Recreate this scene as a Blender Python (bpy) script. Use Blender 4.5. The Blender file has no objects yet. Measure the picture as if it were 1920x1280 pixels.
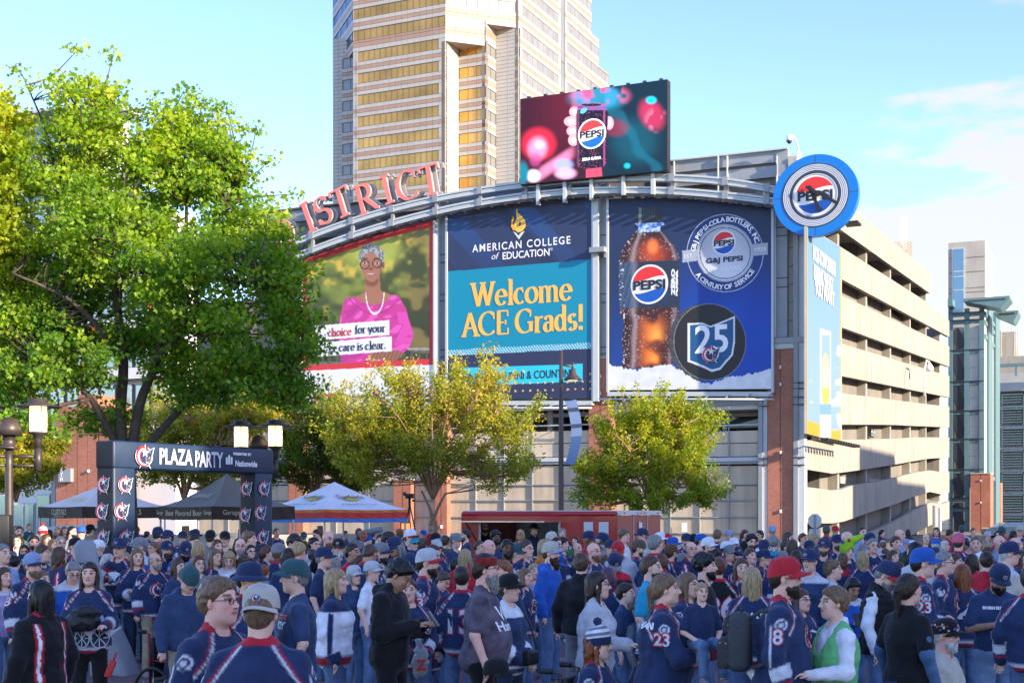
import bpy,bmesh,math,random
import numpy as np
from mathutils import Vector,Matrix
random.seed(7)
sc = bpy.context.scene
COL = sc.collection
# ------------------------------------------------------------------ camera
# 1920x1280 photograph: focal length 2550 px, horizon on row 962, eye 2.2 m up
F,CX,HY,H = 2550.0,960.0,962.0,2.2
cam_d = bpy.data.cameras.new('camera')
cam = bpy.data.objects.new('camera',cam_d); COL.objects.link(cam)
cam.location = (0,0,H); cam.rotation_euler = (math.pi/2,0,0)
cam_d.sensor_width = 36.0; cam_d.lens = 36.0*F/1920.0
cam_d.shift_y = (HY-640.0)/1920.0
cam_d.clip_start = 0.3; cam_d.clip_end = 6000
sc.camera = cam
# ------------------------------------------------------------------ light
SUN_DIR = Vector((0.78,-0.62,0.0)).normalized()       # horizontal direction towards the sun
SUN_EL = math.radians(17.0)
sd = Vector((SUN_DIR.x*math.cos(SUN_EL),SUN_DIR.y*math.cos(SUN_EL),math.sin(SUN_EL)))
sun_d = bpy.data.lights.new('sun','SUN'); sun = bpy.data.objects.new('sun',sun_d); COL.objects.link(sun)
sun_d.energy = 3.2; sun_d.angle = math.radians(0.53); sun_d.color = (1.0,0.84,0.63)
sun.rotation_euler = sd.to_track_quat('Z','Y').to_euler()
world = bpy.data.worlds.new('World'); sc.world = world; world.use_nodes = True
def build_world():
 nt = world.node_tree; N = nt.nodes; L = nt.links
 N.clear()
 out = N.new('ShaderNodeOutputWorld'); bg = N.new('ShaderNodeBackground')
 sky = N.new('ShaderNodeTexSky'); sky.sky_type = 'NISHITA'; sky.sun_disc = False
 sky.sun_elevation = SUN_EL; sky.sun_rotation = math.atan2(SUN_DIR.x,SUN_DIR.y)
 sky.air_density = 1.0; sky.dust_density = 0.35; sky.ozone_density = 2.2; sky.altitude = 200
 bg.inputs['Strength'].default_value = 0.15
 tc = N.new('ShaderNodeTexCoord')
 sep = N.new('ShaderNodeSeparateXYZ'); L.new(tc.outputs['Generated'],sep.inputs[0])
 # project the direction on a cloud layer: (x, y) / (z + .12)
 add = N.new('ShaderNodeMath'); add.operation = 'ADD'; add.inputs[1].default_value = 0.10; L.new(sep.outputs[2],add.inputs[0])
 mx = N.new('ShaderNodeMath'); mx.operation = 'MAXIMUM'; mx.inputs[1].default_value = 0.02; L.new(add.outputs[0],mx.inputs[0])
 dx = N.new('ShaderNodeMath'); dx.operation = 'DIVIDE'; L.new(sep.outputs[0],dx.inputs[0]); L.new(mx.outputs[0],dx.inputs[1])
 dy = N.new('ShaderNodeMath'); dy.operation = 'DIVIDE'; L.new(sep.outputs[1],dy.inputs[0]); L.new(mx.outputs[0],dy.inputs[1])
 cb = N.new('ShaderNodeCombineXYZ'); L.new(dx.outputs[0],cb.inputs[0]); L.new(dy.outputs[0],cb.inputs[1])
 nz = N.new('ShaderNodeTexNoise'); nz.inputs['Scale'].default_value = 1.9; nz.inputs['Detail'].default_value = 9; nz.inputs['Roughness'].default_value = 0.58
 mp = N.new('ShaderNodeMapping'); mp.inputs['Location'].default_value = (3.1,1.7,0.0)
 L.new(cb.outputs[0],mp.inputs[0]); L.new(mp.outputs[0],nz.inputs[0])
 # more cloud towards the right of the view (azimuth), less to the left
 az = N.new('ShaderNodeMapRange'); az.inputs[1].default_value = 0.06; az.inputs[2].default_value = 0.34
 az.inputs[3].default_value = -0.16; az.inputs[4].default_value = 0.11; az.interpolation_type = 'SMOOTHSTEP'
 L.new(sep.outputs[0],az.inputs[0])
 el = N.new('ShaderNodeMapRange'); el.inputs[1].default_value = 0.20; el.inputs[2].default_value = 0.31
 el.inputs[3].default_value = 0.06; el.inputs[4].default_value = -0.13; el.interpolation_type = 'SMOOTHSTEP'
 L.new(sep.outputs[2],el.inputs[0])
 s1 = N.new('ShaderNodeMath'); s1.operation = 'ADD'; L.new(nz.outputs[0],s1.inputs[0]); L.new(az.outputs[0],s1.inputs[1])
 s2 = N.new('ShaderNodeMath'); s2.operation = 'ADD'; L.new(s1.outputs[0],s2.inputs[0]); L.new(el.outputs[0],s2.inputs[1])
 cr = N.new('ShaderNodeMapRange'); cr.inputs[1].default_value = 0.50; cr.inputs[2].default_value = 0.60; cr.inputs[4].default_value = 0.92
 cr.interpolation_type = 'SMOOTHSTEP'; L.new(s2.outputs[0],cr.inputs[0])
 hsv = N.new('ShaderNodeHueSaturation'); hsv.inputs['Saturation'].default_value = SKY_SAT; hsv.inputs['Value'].default_value = SKY_VAL
 hsv.inputs['Hue'].default_value = 0.522
 L.new(sky.outputs[0],hsv.inputs['Color'])
 mix = N.new('ShaderNodeMix'); mix.data_type = 'RGBA'; mix.inputs[7].default_value = CLOUD_COL
 L.new(cr.outputs[0],mix.inputs[0]); L.new(hsv.outputs[0],mix.inputs[6])
 L.new(mix.outputs[2],bg.inputs[0]); L.new(bg.outputs[0],out.inputs[0])
SKY_SAT,SKY_VAL,CLOUD_COL = 1.14,0.90,(1.66,1.66,1.66,1)
build_world()
vs = sc.view_settings; vs.view_transform = 'Standard'; vs.look = 'None'; vs.gamma = 1.0; vs.use_curve_mapping = False
vs.exposure = 1.92
# ------------------------------------------------------------------ helpers
def tag(o,label=None,cat=None,group=None,kind=None):
 if label: o['label'] = label
 if cat: o['category'] = cat
 if group: o['group'] = group
 if kind: o['kind'] = kind
 return o
def empty(name,loc=(0,0,0),rz=0.0,label=None,cat=None,group=None,scale=1.0):
 o = bpy.data.objects.new(name,None); COL.objects.link(o)
 o.location = loc; o.rotation_euler = (0,0,rz); o.empty_display_size = 0.2
 if scale != 1.0: o.scale = (scale,)*3
 return tag(o,label,cat,group)
def link(name,me,parent=None,mat=None):
 o = bpy.data.objects.new(name,me)
 COL.objects.link(o)
 if parent is not None: o.parent = parent
 if mat is not None: o.matrix_local = mat
 return o
def gdist(px,d): return (px-CX)/F*d
def P3(px,py,d): return Vector(((px-CX)/F*d,d,H-(py-HY)/F*d))
class Frame:
 """x right along a facade, y into the building, z up; origin on the ground"""
 def __init__(s,ox,oy,phi):
  s.o = Vector((ox,oy,0)); s.phi = phi
  s.ex = Vector((math.cos(phi),math.sin(phi),0)); s.ey = Vector((-math.sin(phi),math.cos(phi),0))
 def hit(s,px,py,y=0.0):
  rx = (px-CX)/F; r = Vector((rx,1,0)); o = s.o + s.ey*y
  d = o.dot(s.ey)/r.dot(s.ey)
  p = r*d
  return (p-s.o).dot(s.ex),H-(py-HY)/F*d
 def X(s,px,y=0.0): return s.hit(px,HY,y)[0]
 def Z(s,px,py,y=0.0): return s.hit(px,py,y)[1]
 def world(s,x,y,z=0.0): return s.o + s.ex*x + s.ey*y + Vector((0,0,z))
 def root(s,name,label,cat,x=0.0,y=0.0,z=0.0,group=None):
  return empty(name,s.world(x,y,z),s.phi,label,cat,group)
# ------------------------------------------------------------------ materials
_m = {}
def rgb(h):
 if isinstance(h,str):
  v = [int(h[i:i+2],16)/255 for i in (0,2,4)]
  return tuple(((c+0.055)/1.055)**2.4 if c > 0.04045 else c/12.92 for c in v)+(1,)
 return tuple(h)+(1,) if len(h) == 3 else tuple(h)
def mat(name,col,rough=0.7,metal=0.0,var=0.0,scale=3.0,bump=0.0,bscale=20.0,emit=None,estr=0.0,streak=0.0,spec=None,trans=0.0,attr=None,objcol=False,coat=0.0):
 if name in _m: return _m[name]
 m = bpy.data.materials.new(name); m.use_nodes = True
 nt = m.node_tree; N = nt.nodes; L = nt.links
 b = N['Principled BSDF']
 col = rgb(col)
 b.inputs['Base Color'].default_value = col; b.inputs['Roughness'].default_value = rough; b.inputs['Metallic'].default_value = metal
 if spec is not None: b.inputs['Specular IOR Level'].default_value = spec
 if coat: b.inputs['Coat Weight'].default_value = coat
 src = None
 if attr:
  a = N.new('ShaderNodeVertexColor'); a.layer_name = 'Col'; src = a.outputs[0]
 if objcol:
  oi = N.new('ShaderNodeObjectInfo')
  if src is None: src = oi.outputs['Color']
  else:
   mm = N.new('ShaderNodeMix'); mm.data_type = 'RGBA'; mm.blend_type = 'MULTIPLY'; mm.inputs[0].default_value = 1
   L.new(src,mm.inputs[6]); L.new(oi.outputs['Color'],mm.inputs[7]); src = mm.outputs[2]
 if var > 0 or streak > 0:
  tc = N.new('ShaderNodeTexCoord')
  nz = N.new('ShaderNodeTexNoise'); nz.inputs['Scale'].default_value = scale; nz.inputs['Detail'].default_value = 6
  L.new(tc.outputs['Object'],nz.inputs[0])
  mr = N.new('ShaderNodeMapRange'); mr.inputs[1].default_value = 0.3; mr.inputs[2].default_value = 0.7
  mr.inputs[3].default_value = 1-var; mr.inputs[4].default_value = 1+var; L.new(nz.outputs[0],mr.inputs[0])
  val = mr.outputs[0]
  if streak > 0:
   mp = N.new('ShaderNodeMapping'); mp.inputs['Scale'].default_value = (2.2,2.2,0.12); L.new(tc.outputs['Object'],mp.inputs[0])
   n2 = N.new('ShaderNodeTexNoise'); n2.inputs['Scale'].default_value = 1.3; n2.inputs['Detail'].default_value = 5; L.new(mp.outputs[0],n2.inputs[0])
   m2 = N.new('ShaderNodeMapRange'); m2.inputs[1].default_value = 0.42; m2.inputs[2].default_value = 0.75; m2.inputs[3].default_value = 1.0; m2.inputs[4].default_value = 1-streak
   L.new(n2.outputs[0],m2.inputs[0])
   mu = N.new('ShaderNodeMath'); mu.operation = 'MULTIPLY'; L.new(val,mu.inputs[0]); L.new(m2.outputs[0],mu.inputs[1]); val = mu.outputs[0]
  vm = N.new('ShaderNodeVectorMath'); vm.operation = 'SCALE'
  if src is None: vm.inputs[0].default_value = col[:3]
  else: L.new(src,vm.inputs[0])
  L.new(val,vm.inputs['Scale']); src = vm.outputs[0]
 if src is not None: L.new(src,b.inputs['Base Color'])
 if bump > 0:
  tc = N.new('ShaderNodeTexCoord')
  nb = N.new('ShaderNodeTexNoise'); nb.inputs['Scale'].default_value = bscale; nb.inputs['Detail'].default_value = 4
  L.new(tc.outputs['Object'],nb.inputs[0])
  bp = N.new('ShaderNodeBump'); bp.inputs['Strength'].default_value = bump; bp.inputs['Distance'].default_value = 0.02
  L.new(nb.outputs[0],bp.inputs['Height']); L.new(bp.outputs[0],b.inputs['Normal'])
 if estr > 0:
  b.inputs['Emission Strength'].default_value = estr
  if emit == 'attr': L.new(src,b.inputs['Emission Color'])
  else: b.inputs['Emission Color'].default_value = rgb(emit)
 if trans > 0:
  tr = N.new('ShaderNodeBsdfTranslucent'); ms = N.new('ShaderNodeMixShader'); ms.inputs[0].default_value = trans
  if src is not None: L.new(src,tr.inputs[0])
  else: tr.inputs[0].default_value = col
  L.new(b.outputs[0],ms.inputs[1]); L.new(tr.outputs[0],ms.inputs[2]); L.new(ms.outputs[0],N['Material Output'].inputs[0])
 _m[name] = m
 return m
def brick_mat(name,c1,c2,mortar,bw=0.22,bh=0.075,mort=0.012,axis='xz',var=0.12):
 if name in _m: return _m[name]
 m = bpy.data.materials.new(name); m.use_nodes = True
 nt = m.node_tree; N = nt.nodes; L = nt.links; b = N['Principled BSDF']; b.inputs['Roughness'].default_value = 0.85
 tc = N.new('ShaderNodeTexCoord'); sp = N.new('ShaderNodeSeparateXYZ'); L.new(tc.outputs['Object'],sp.inputs[0])
 cb = N.new('ShaderNodeCombineXYZ')
 if axis == 'xz':
  ad = N.new('ShaderNodeMath'); ad.operation = 'ADD'; L.new(sp.outputs[0],ad.inputs[0]); L.new(sp.outputs[1],ad.inputs[1])
  L.new(ad.outputs[0],cb.inputs[0]); L.new(sp.outputs[2],cb.inputs[1])
 else: L.new(sp.outputs[0],cb.inputs[0]); L.new(sp.outputs[1],cb.inputs[1])
 br = N.new('ShaderNodeTexBrick'); br.inputs['Color1'].default_value = rgb(c1); br.inputs['Color2'].default_value = rgb(c2); br.inputs['Mortar'].default_value = rgb(mortar)
 br.inputs['Scale'].default_value = 1.0; br.inputs['Brick Width'].default_value = bw; br.inputs['Row Height'].default_value = bh
 br.inputs['Mortar Size'].default_value = mort; br.inputs['Bias'].default_value = -0.1
 L.new(cb.outputs[0],br.inputs[0])
 nz = N.new('ShaderNodeTexNoise'); nz.inputs['Scale'].default_value = 0.8; nz.inputs['Detail'].default_value = 7; L.new(tc.outputs['Object'],nz.inputs[0])
 mr = N.new('ShaderNodeMapRange'); mr.inputs[1].default_value = 0.3; mr.inputs[2].default_value = 0.7; mr.inputs[3].default_value = 1-var; mr.inputs[4].default_value = 1+var
 L.new(nz.outputs[0],mr.inputs[0])
 vm = N.new('ShaderNodeVectorMath'); vm.operation = 'SCALE'; L.new(br.outputs[0],vm.inputs[0]); L.new(mr.outputs[0],vm.inputs['Scale'])
 L.new(vm.outputs[0],b.inputs['Base Color'])
 bp = N.new('ShaderNodeBump'); bp.inputs['Strength'].default_value = 0.5; bp.inputs['Distance'].default_value = 0.01; bp.invert = True
 L.new(br.outputs['Fac'],bp.inputs['Height']); L.new(bp.outputs[0],b.inputs['Normal'])
 _m[name] = m
 return m
# ------------------------------------------------------------------ mesh builder
class MB:
 def __init__(s): s.v = []; s.f = []; s.mi = []; s.c = []; s.usec = False; s.sm = []
 def add(s,vs,fs,mi=0,col=None,smooth=False):
  b = len(s.v); s.v.extend([tuple(p) for p in vs])
  for f in fs:
   s.f.append([b+i for i in f]); s.mi.append(mi); s.c.append(col or (1,1,1,1)); s.sm.append(smooth)
  if col: s.usec = True
  return s
 def box(s,a,b,mi=0,col=None):
  x0,y0,z0 = [min(p,q) for p,q in zip(a,b)]; x1,y1,z1 = [max(p,q) for p,q in zip(a,b)]
  V = [(x0,y0,z0),(x1,y0,z0),(x1,y1,z0),(x0,y1,z0),(x0,y0,z1),(x1,y0,z1),(x1,y1,z1),(x0,y1,z1)]
  return s.add(V,[(0,3,2,1),(4,5,6,7),(0,1,5,4),(1,2,6,5),(2,3,7,6),(3,0,4,7)],mi,col)
 def beam(s,p,q,w,h,up=(0,0,1),mi=0,col=None):
  p = Vector(p); q = Vector(q); d = (q-p).normalized(); up = Vector(up)
  sx = d.cross(up)
  if sx.length < 1e-4: sx = d.cross(Vector((1,0,0)))
  sx.normalize(); uz = sx.cross(d)
  V = []
  for e in (p,q):
   for a,b in ((-1,-1),(1,-1),(1,1),(-1,1)): V.append(e+sx*(a*w/2)+uz*(b*h/2))
  return s.add(V,[(0,1,2,3),(7,6,5,4),(0,4,5,1),(1,5,6,2),(2,6,7,3),(3,7,4,0)],mi,col)
 def prism(s,pts,y0,y1,mi=0,col=None):
  """pts (x, z) outline extruded along y"""
  n = len(pts)
  V = [(x,y0,z) for x,z in pts]+[(x,y1,z) for x,z in pts]
  Fs = [tuple(range(n)),tuple(range(2*n-1,n-1,-1))]+[(i,n+i,n+(i+1) % n,(i+1) % n) for i in range(n)]
  return s.add(V,Fs,mi,col)
 def tube(s,pts,r,n=8,mi=0,col=None,cap=True,smooth=True):
  pts = [Vector(p) for p in pts]; rs = r if isinstance(r,(list,tuple)) else [r]*len(pts)
  V = []; ref = Vector((0,0,1))
  for i,p in enumerate(pts):
   d = (pts[min(i+1,len(pts)-1)]-pts[max(i-1,0)]).normalized()
   if abs(d.dot(ref)) > 0.95: ref = Vector((1,0,0)) if abs(d.x) < 0.9 else Vector((0,1,0))
   a = d.cross(ref).normalized(); b = d.cross(a).normalized(); ref = a.cross(d) if False else ref
   for k in range(n):
    t = 2*math.pi*k/n; V.append(p+a*(math.cos(t)*rs[i])+b*(math.sin(t)*rs[i]))
  Fs = [(i*n+k,i*n+(k+1) % n,(i+1)*n+(k+1) % n,(i+1)*n+k) for i in range(len(pts)-1) for k in range(n)]
  if cap: Fs += [tuple(range(n))[::-1],tuple((len(pts)-1)*n+k for k in range(n))]
  return s.add(V,Fs,mi,col,smooth)
 def lathe(s,prof,c=(0,0,0),n=16,mi=0,col=None,smooth=True,sx=1,sy=1):
  V = []
  for r,z in prof:
   for k in range(n):
    t = 2*math.pi*k/n; V.append((c[0]+r*math.cos(t)*sx,c[1]+r*math.sin(t)*sy,c[2]+z))
  Fs = [(i*n+k,i*n+(k+1) % n,(i+1)*n+(k+1) % n,(i+1)*n+k) for i in range(len(prof)-1) for k in range(n)]
  if prof[0][0] > 1e-5: Fs.append(tuple(range(n))[::-1])
  if prof[-1][0] > 1e-5: Fs.append(tuple((len(prof)-1)*n+k for k in range(n)))
  return s.add(V,Fs,mi,col,smooth)
 def mesh(s,name,mats):
  me = bpy.data.meshes.new(name); me.from_pydata(s.v,[],s.f)
  for m in (mats if isinstance(mats,(list,tuple)) else [mats]): me.materials.append(m)
  me.polygons.foreach_set('material_index',s.mi)
  me.polygons.foreach_set('use_smooth',[bool(q) for q in s.sm])
  if s.usec:
   ca = me.color_attributes.new('Col','FLOAT_COLOR','CORNER')
   arr = np.empty((len(me.loops),4),np.float32); k = 0
   ls = np.array([len(f) for f in s.f]); arr[:] = np.repeat(np.array([rgb(c) if not isinstance(c,str) else rgb(c) for c in s.c],np.float32),ls,axis=0)
   ca.data.foreach_set('color',arr.ravel())
  me.update()
  return me
 def build(s,name,mats,parent=None,label=None,kind=None):
  o = link(name,s.mesh(name,mats),parent)
  if label: o['label'] = label
  if kind: o['kind'] = kind
  return o
def text_mesh(body,size=1.0,sx=1.0,bold=0.0,depth=0.0,align='CENTER',space=1.0,shear=0.0):
 cu = bpy.data.curves.new('txt','FONT'); cu.body = body; cu.size = size; cu.align_x = align; cu.align_y = 'CENTER'
 cu.offset = bold; cu.extrude = depth; cu.space_character = space; cu.resolution_u = 3; cu.shear = shear
 o = bpy.data.objects.new('txt',cu); COL.objects.link(o)
 dg = bpy.context.evaluated_depsgraph_get()
 me = bpy.data.meshes.new_from_object(o.evaluated_get(dg))
 bpy.data.objects.remove(o); bpy.data.curves.remove(cu)
 # to x / z plane facing -y
 n = len(me.vertices); a = np.empty(n*3,np.float32); me.vertices.foreach_get('co',a); a = a.reshape(-1,3)
 b = np.stack([a[:,0]*sx,-a[:,2],a[:,1]],1)
 me.vertices.foreach_set('co',b.astype(np.float32).ravel()); me.update()
 return me
def put_text(name,body,parent,x,z,y,size,m,width=None,rot=0.0,**kw):
 me = text_mesh(body,size,**kw)
 me.materials.clear(); me.materials.append(m)
 n = len(me.vertices); a = np.empty(n*3,np.float32); me.vertices.foreach_get('co',a); a = a.reshape(-1,3)
 if n:
  a[:,2] -= (a[:,2].min()+a[:,2].max())/2
  a[:,0] -= (a[:,0].min()+a[:,0].max())/2
  if width: a[:,0] *= width/max(1e-6,a[:,0].max()-a[:,0].min())
  c,s_ = math.cos(rot),math.sin(rot); X = a[:,0]*c-a[:,2]*s_; Z = a[:,0]*s_+a[:,2]*c
  a[:,0] = X+x; a[:,2] = Z+z; a[:,1] += y
  me.vertices.foreach_set('co',a.astype(np.float32).ravel()); me.update()
 return link(name,me,parent)
def icosphere(r=1.0,sub=2):
 bm = bmesh.new(); bmesh.ops.create_icosphere(bm,subdivisions=sub,radius=r)
 v = [tuple(x.co) for x in bm.verts]; f = [[w.index for w in x.verts] for x in bm.faces]; bm.free()
 return v,f
M = {}
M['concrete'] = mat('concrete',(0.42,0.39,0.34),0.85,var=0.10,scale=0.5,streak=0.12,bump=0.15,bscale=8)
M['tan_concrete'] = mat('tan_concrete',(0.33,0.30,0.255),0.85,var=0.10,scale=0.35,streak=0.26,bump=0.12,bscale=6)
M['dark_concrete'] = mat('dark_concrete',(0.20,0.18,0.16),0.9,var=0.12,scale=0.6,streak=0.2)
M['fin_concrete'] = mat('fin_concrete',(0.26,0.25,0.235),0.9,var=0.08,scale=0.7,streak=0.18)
M['grey_steel'] = mat('grey_steel',(0.26,0.28,0.31),0.5,var=0.07,scale=1.5,streak=0.1)
M['light_steel'] = mat('light_steel',(0.46,0.50,0.52),0.45,var=0.05,scale=2)
M['dark_steel'] = mat('dark_steel',(0.04,0.04,0.045),0.5)
M['black'] = mat('black',(0.012,0.012,0.014),0.6)
M['white'] = mat('white',(0.75,0.75,0.76),0.6)
M['brick'] = brick_mat('brick',(0.42,0.135,0.075),(0.30,0.085,0.05),(0.32,0.2,0.15))
M['print'] = mat('print',(1,1,1),0.55,attr=True)
M['red'] = mat('red',(0.55,0.02,0.03),0.5)
M['glass_dark'] = mat('glass_dark',(0.03,0.035,0.04),0.06,spec=0.8)
M['teal'] = mat('teal_paint',(0.11,0.20,0.22),0.5,var=0.06,scale=1.2,streak=0.08)
M['chrome'] = mat('chrome',(0.6,0.6,0.6),0.25,1.0)
# ================================================================== SETTING
M['paver'] = brick_mat('paver',(0.20,0.12,0.12),(0.15,0.095,0.10),(0.10,0.07,0.07),0.22,0.11,0.006,'xy',0.25)
M['asphalt'] = mat('asphalt',(0.06,0.058,0.056),0.9,var=0.2,scale=0.5,bump=0.3,bscale=40)
M['ground'] = mat('ground',(0.14,0.125,0.11),0.95,var=0.2,scale=0.05)
M['paint_white'] = mat('paint_white',(0.55,0.54,0.54),0.8,var=0.12,scale=4)
g = MB(); g.add([(-3000,-500,0),(3000,-500,0),(3000,4500,0),(-3000,4500,0)],[(0,1,2,3)])
tag(g.build('ground',M['ground']),kind='structure')
g = MB(); g.add([(-60,-30,.004),(60,-30,.004),(60,52,.004),(-60,52,.004)],[(0,1,2,3)])
tag(g.build('plaza_paving',M['paver']),kind='structure')
g = MB(); g.box((-80,52,-0.1),(90,52.3,.13)); tag(g.build('kerb',M['concrete']),kind='structure')
g = MB(); g.add([(-90,52.3,.006),(120,52.3,.006),(120,64,.006),(-90,64,.006)],[(0,1,2,3)])
tag(g.build('road',M['asphalt']),kind='structure')
g = MB()
for y,w in ((16.5,.07),(16.75,.07),(20.4,.07),(20.65,.07),(12.7,.08),(12.95,.08),(24.5,.08),(24.8,.08)):
 a = -0.05
 g.add([(-30,y-30*a-w/2,.009),(30,y+30*a-w/2,.009),(30,y+30*a+w/2,.009),(-30,y-30*a+w/2,.009)],[(0,1,2,3)])
for x in (-14.3,-9.1,-4.0,1.2,6.4,11.5):
 g.add([(x,2,.0135),(x+.07,2,.0135),(x+.07-.6,44,.0135),(x-.6,44,.0135)],[(0,1,2,3)])
tag(g.build('white_paving_lines',M['paint_white']),kind='structure')
# ------------------------------------------------------------------ parking garage
PHI = math.radians(-24.88)
GA = Frame(19.34,90.0,PHI); GB = Frame(19.34,90.0,PHI+math.pi/2)
garage = GA.root('parking_garage','tan concrete multi-storey parking garage with brick piers and a curved steel arch carrying the billboards','parking garage')
gside = None
def A(px,py,y=0.0): return GA.hit(px,py,y)
def to_garage(mb_pts): return mb_pts
# side wall (B) is modelled in GB coordinates and rotated into the garage root
RB = Matrix.Rotation(math.pi/2,4,'Z')
def partB(mb,name,m,**kw):
 o = mb.build(name,m,garage,**kw); o.matrix_local = RB; return o
JPX = [1509,1579,1631,1675.5,1712,1741.5,1767,1778]
JX = [GB.X(p) for p in JPX]; JX[0] = 0.25
def Zb(px,py): return GB.hit(px,py)[1]
def c1(x,y): return 1500+x/4.267,400+y/4.267
def c2(x,y): return 1500+x/4.0,700+y/4.0
def poly(pts): return [GB.hit(px,py) for px,py in pts]
def ramp(p,q):
 (x0,z0),(x1,z1) = GB.hit(*p),GB.hit(*q)
 s = (z1-z0)/(x1-x0); return [(-1,z0+s*(-1-x0)),(80,z0+s*(80-x0))]
top = ramp((1600,393),(1743,513)); top2 = ramp((1743,575),(1776,600))
o_top = [ramp(c1(345,155),c1(1030,640)),ramp(c1(345,540),c1(1030,905)),ramp(c1(345,920),c1(1030,1170)),ramp(c2(318,22),c2(1065,170)),
 poly([c2(-40,383),c2(318,383),c2(520,383),c2(700,385),c2(850,393),c2(965,397),c2(1065,402),c2(1120,404)]),
 poly([c2(35,718),c2(232,750),c2(318,740),c2(528,710),c2(700,682),c2(850,655),c2(965,637),c2(1065,632),c2(1120,628)]),
 poly([c2(35,1120),c2(232,1122),c2(318,1108),c2(528,1035),c2(700,980),c2(850,920),c2(965,886),c2(1065,908),c2(1120,886)]),
 poly([c2(35,1500),c2(318,1400),c2(528,1320),c2(700,1265),c2(850,1200),c2(965,1138),c2(1120,1085)])]
o_bot = [ramp(c1(345,290),c1(1030,725)),ramp(c1(345,668),c1(1030,990)),ramp(c1(345,1050),c1(1030,1255)),ramp(c2(318,150),c2(1065,245)),
 poly([c2(-40,500),c2(318,498),c2(520,493),c2(700,487),c2(850,479),c2(965,478),c2(1065,480),c2(1120,478)]),
 poly([c2(35,850),c2(232,875),c2(300,868),c2(390,836),c2(528,815),c2(700,782),c2(850,742),c2(965,725),c2(1065,742),c2(1120,735)]),
 poly([c2(35,1260),c2(232,1260),c2(318,1240),c2(528,1185),c2(700,1110),c2(850,1022),c2(965,970),c2(1065,975),c2(1120,955)])]
def ev(pl,x):
 return float(np.interp(x,[p[0] for p in pl],[p[1] for p in pl]))
D = 0.35
def band(lo,hi,i):
 """a spandrel panel of one bay between two polylines"""
 x0,x1 = JX[i]+.03,JX[i+1]-.03
 xs = sorted([x0,x1]+[p[0] for p in lo+hi if x0 < p[0] < x1])
 pts = [(x,ev(lo,x)) for x in xs]+[(x,ev(hi,x)) for x in reversed(xs)]
 m = MB(); m.prism(pts,-0.12,D-.12); return m
nb = len(JX)-1
for i in range(nb):
 for k in range(8):
  if k == 0:
   hi = top if i < 5 else None; lo = o_top[0]
   if i >= 5: continue
  else:
   hi,lo = o_bot[k-1],o_top[k]
   if k == 1 and i >= 5: hi = top2
  partB(band(lo,hi,i),'spandrel_panel',M['tan_concrete'])
# columns between bays, fins behind the openings, decks
for i in range(1,nb):
 m = MB(); zt = ev(top,JX[i]) if i < 6 else ev(top2,JX[i])
 m.box((JX[i]-.32,.28,0),(JX[i]+.32,.95,zt-.6)); partB(m,'column',M['tan_concrete'])
for i in range(nb-1):
 m = MB(); zt = ev(top,JX[i]) if i < 5 else ev(top2,JX[i])
 m.box((JX[i+1]-.34,.96,0),(JX[i+1]-.04,6.5,zt-1.0)); partB(m,'shear_wall',M['fin_concrete'])
xs = [JX[0],JX[5]]; m = MB(); m.prism([(x,ev(top,x)-1.5) for x in xs]+[(x,ev(top,x)-1.25) for x in reversed(xs)],.27,24); partB(m,'roof_deck',M['concrete'])
for k in range(8):
 m = MB(); src = o_bot[k] if k < 7 else None
 if src is None: continue
 xs = sorted([JX[0],JX[5] if k == 0 else JX[-1]]+[p[0] for p in src if JX[0] < p[0] < JX[-1]])
 lo = [(x,ev(src,x)-1.35) for x in xs]; hi = [(x,ev(src,x)-1.1) for x in reversed(xs)]
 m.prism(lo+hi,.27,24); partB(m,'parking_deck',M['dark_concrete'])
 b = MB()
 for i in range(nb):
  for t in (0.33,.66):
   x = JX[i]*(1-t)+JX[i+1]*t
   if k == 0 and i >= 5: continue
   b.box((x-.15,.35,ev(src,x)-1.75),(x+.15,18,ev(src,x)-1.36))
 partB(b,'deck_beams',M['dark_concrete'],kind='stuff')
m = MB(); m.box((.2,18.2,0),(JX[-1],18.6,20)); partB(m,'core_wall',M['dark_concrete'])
m = MB()
zr = ev(top,JX[5])
m.box((JX[5]-.25,.3,ev(top2,JX[5])-.5),(JX[5]-.04,20,zr-.1)); partB(m,'parapet_end',M['tan_concrete'])
# red clearance bars hung in the openings
for (px,py) in ((1598,634),(1685,596),(1685,664),(1600,715),(1600,797),(1599,973)):
 x,z = GB.hit(px,py,1.6); m = MB(); m.box((x-1.4,1.55,z-.17),(x+1.4,1.65,z+.17)); partB(m,'clearance_bar',M['red'])
# ---------------------------------------------------- billboard facade (A)
AL = GA.X(-60)
def boxA(name,pxl,pyt,pxr,pyb,y0,y1,m,yref=None,parent=None,**kw):
 yr = y0 if yref is None else yref
 xl,xr = GA.X(pxl,yr),GA.X(pxr,yr); pm = (pxl+pxr)/2
 zt = GA.Z(pm,pyt,yr); zb = GA.Z(pm,pyb,yr) if pyb is not None else 0
 b = MB(); b.box((xl,y0,zb),(xr,y1,zt)); return b.build(name,m,garage if parent is None else parent,**kw)
GND = None
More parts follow.
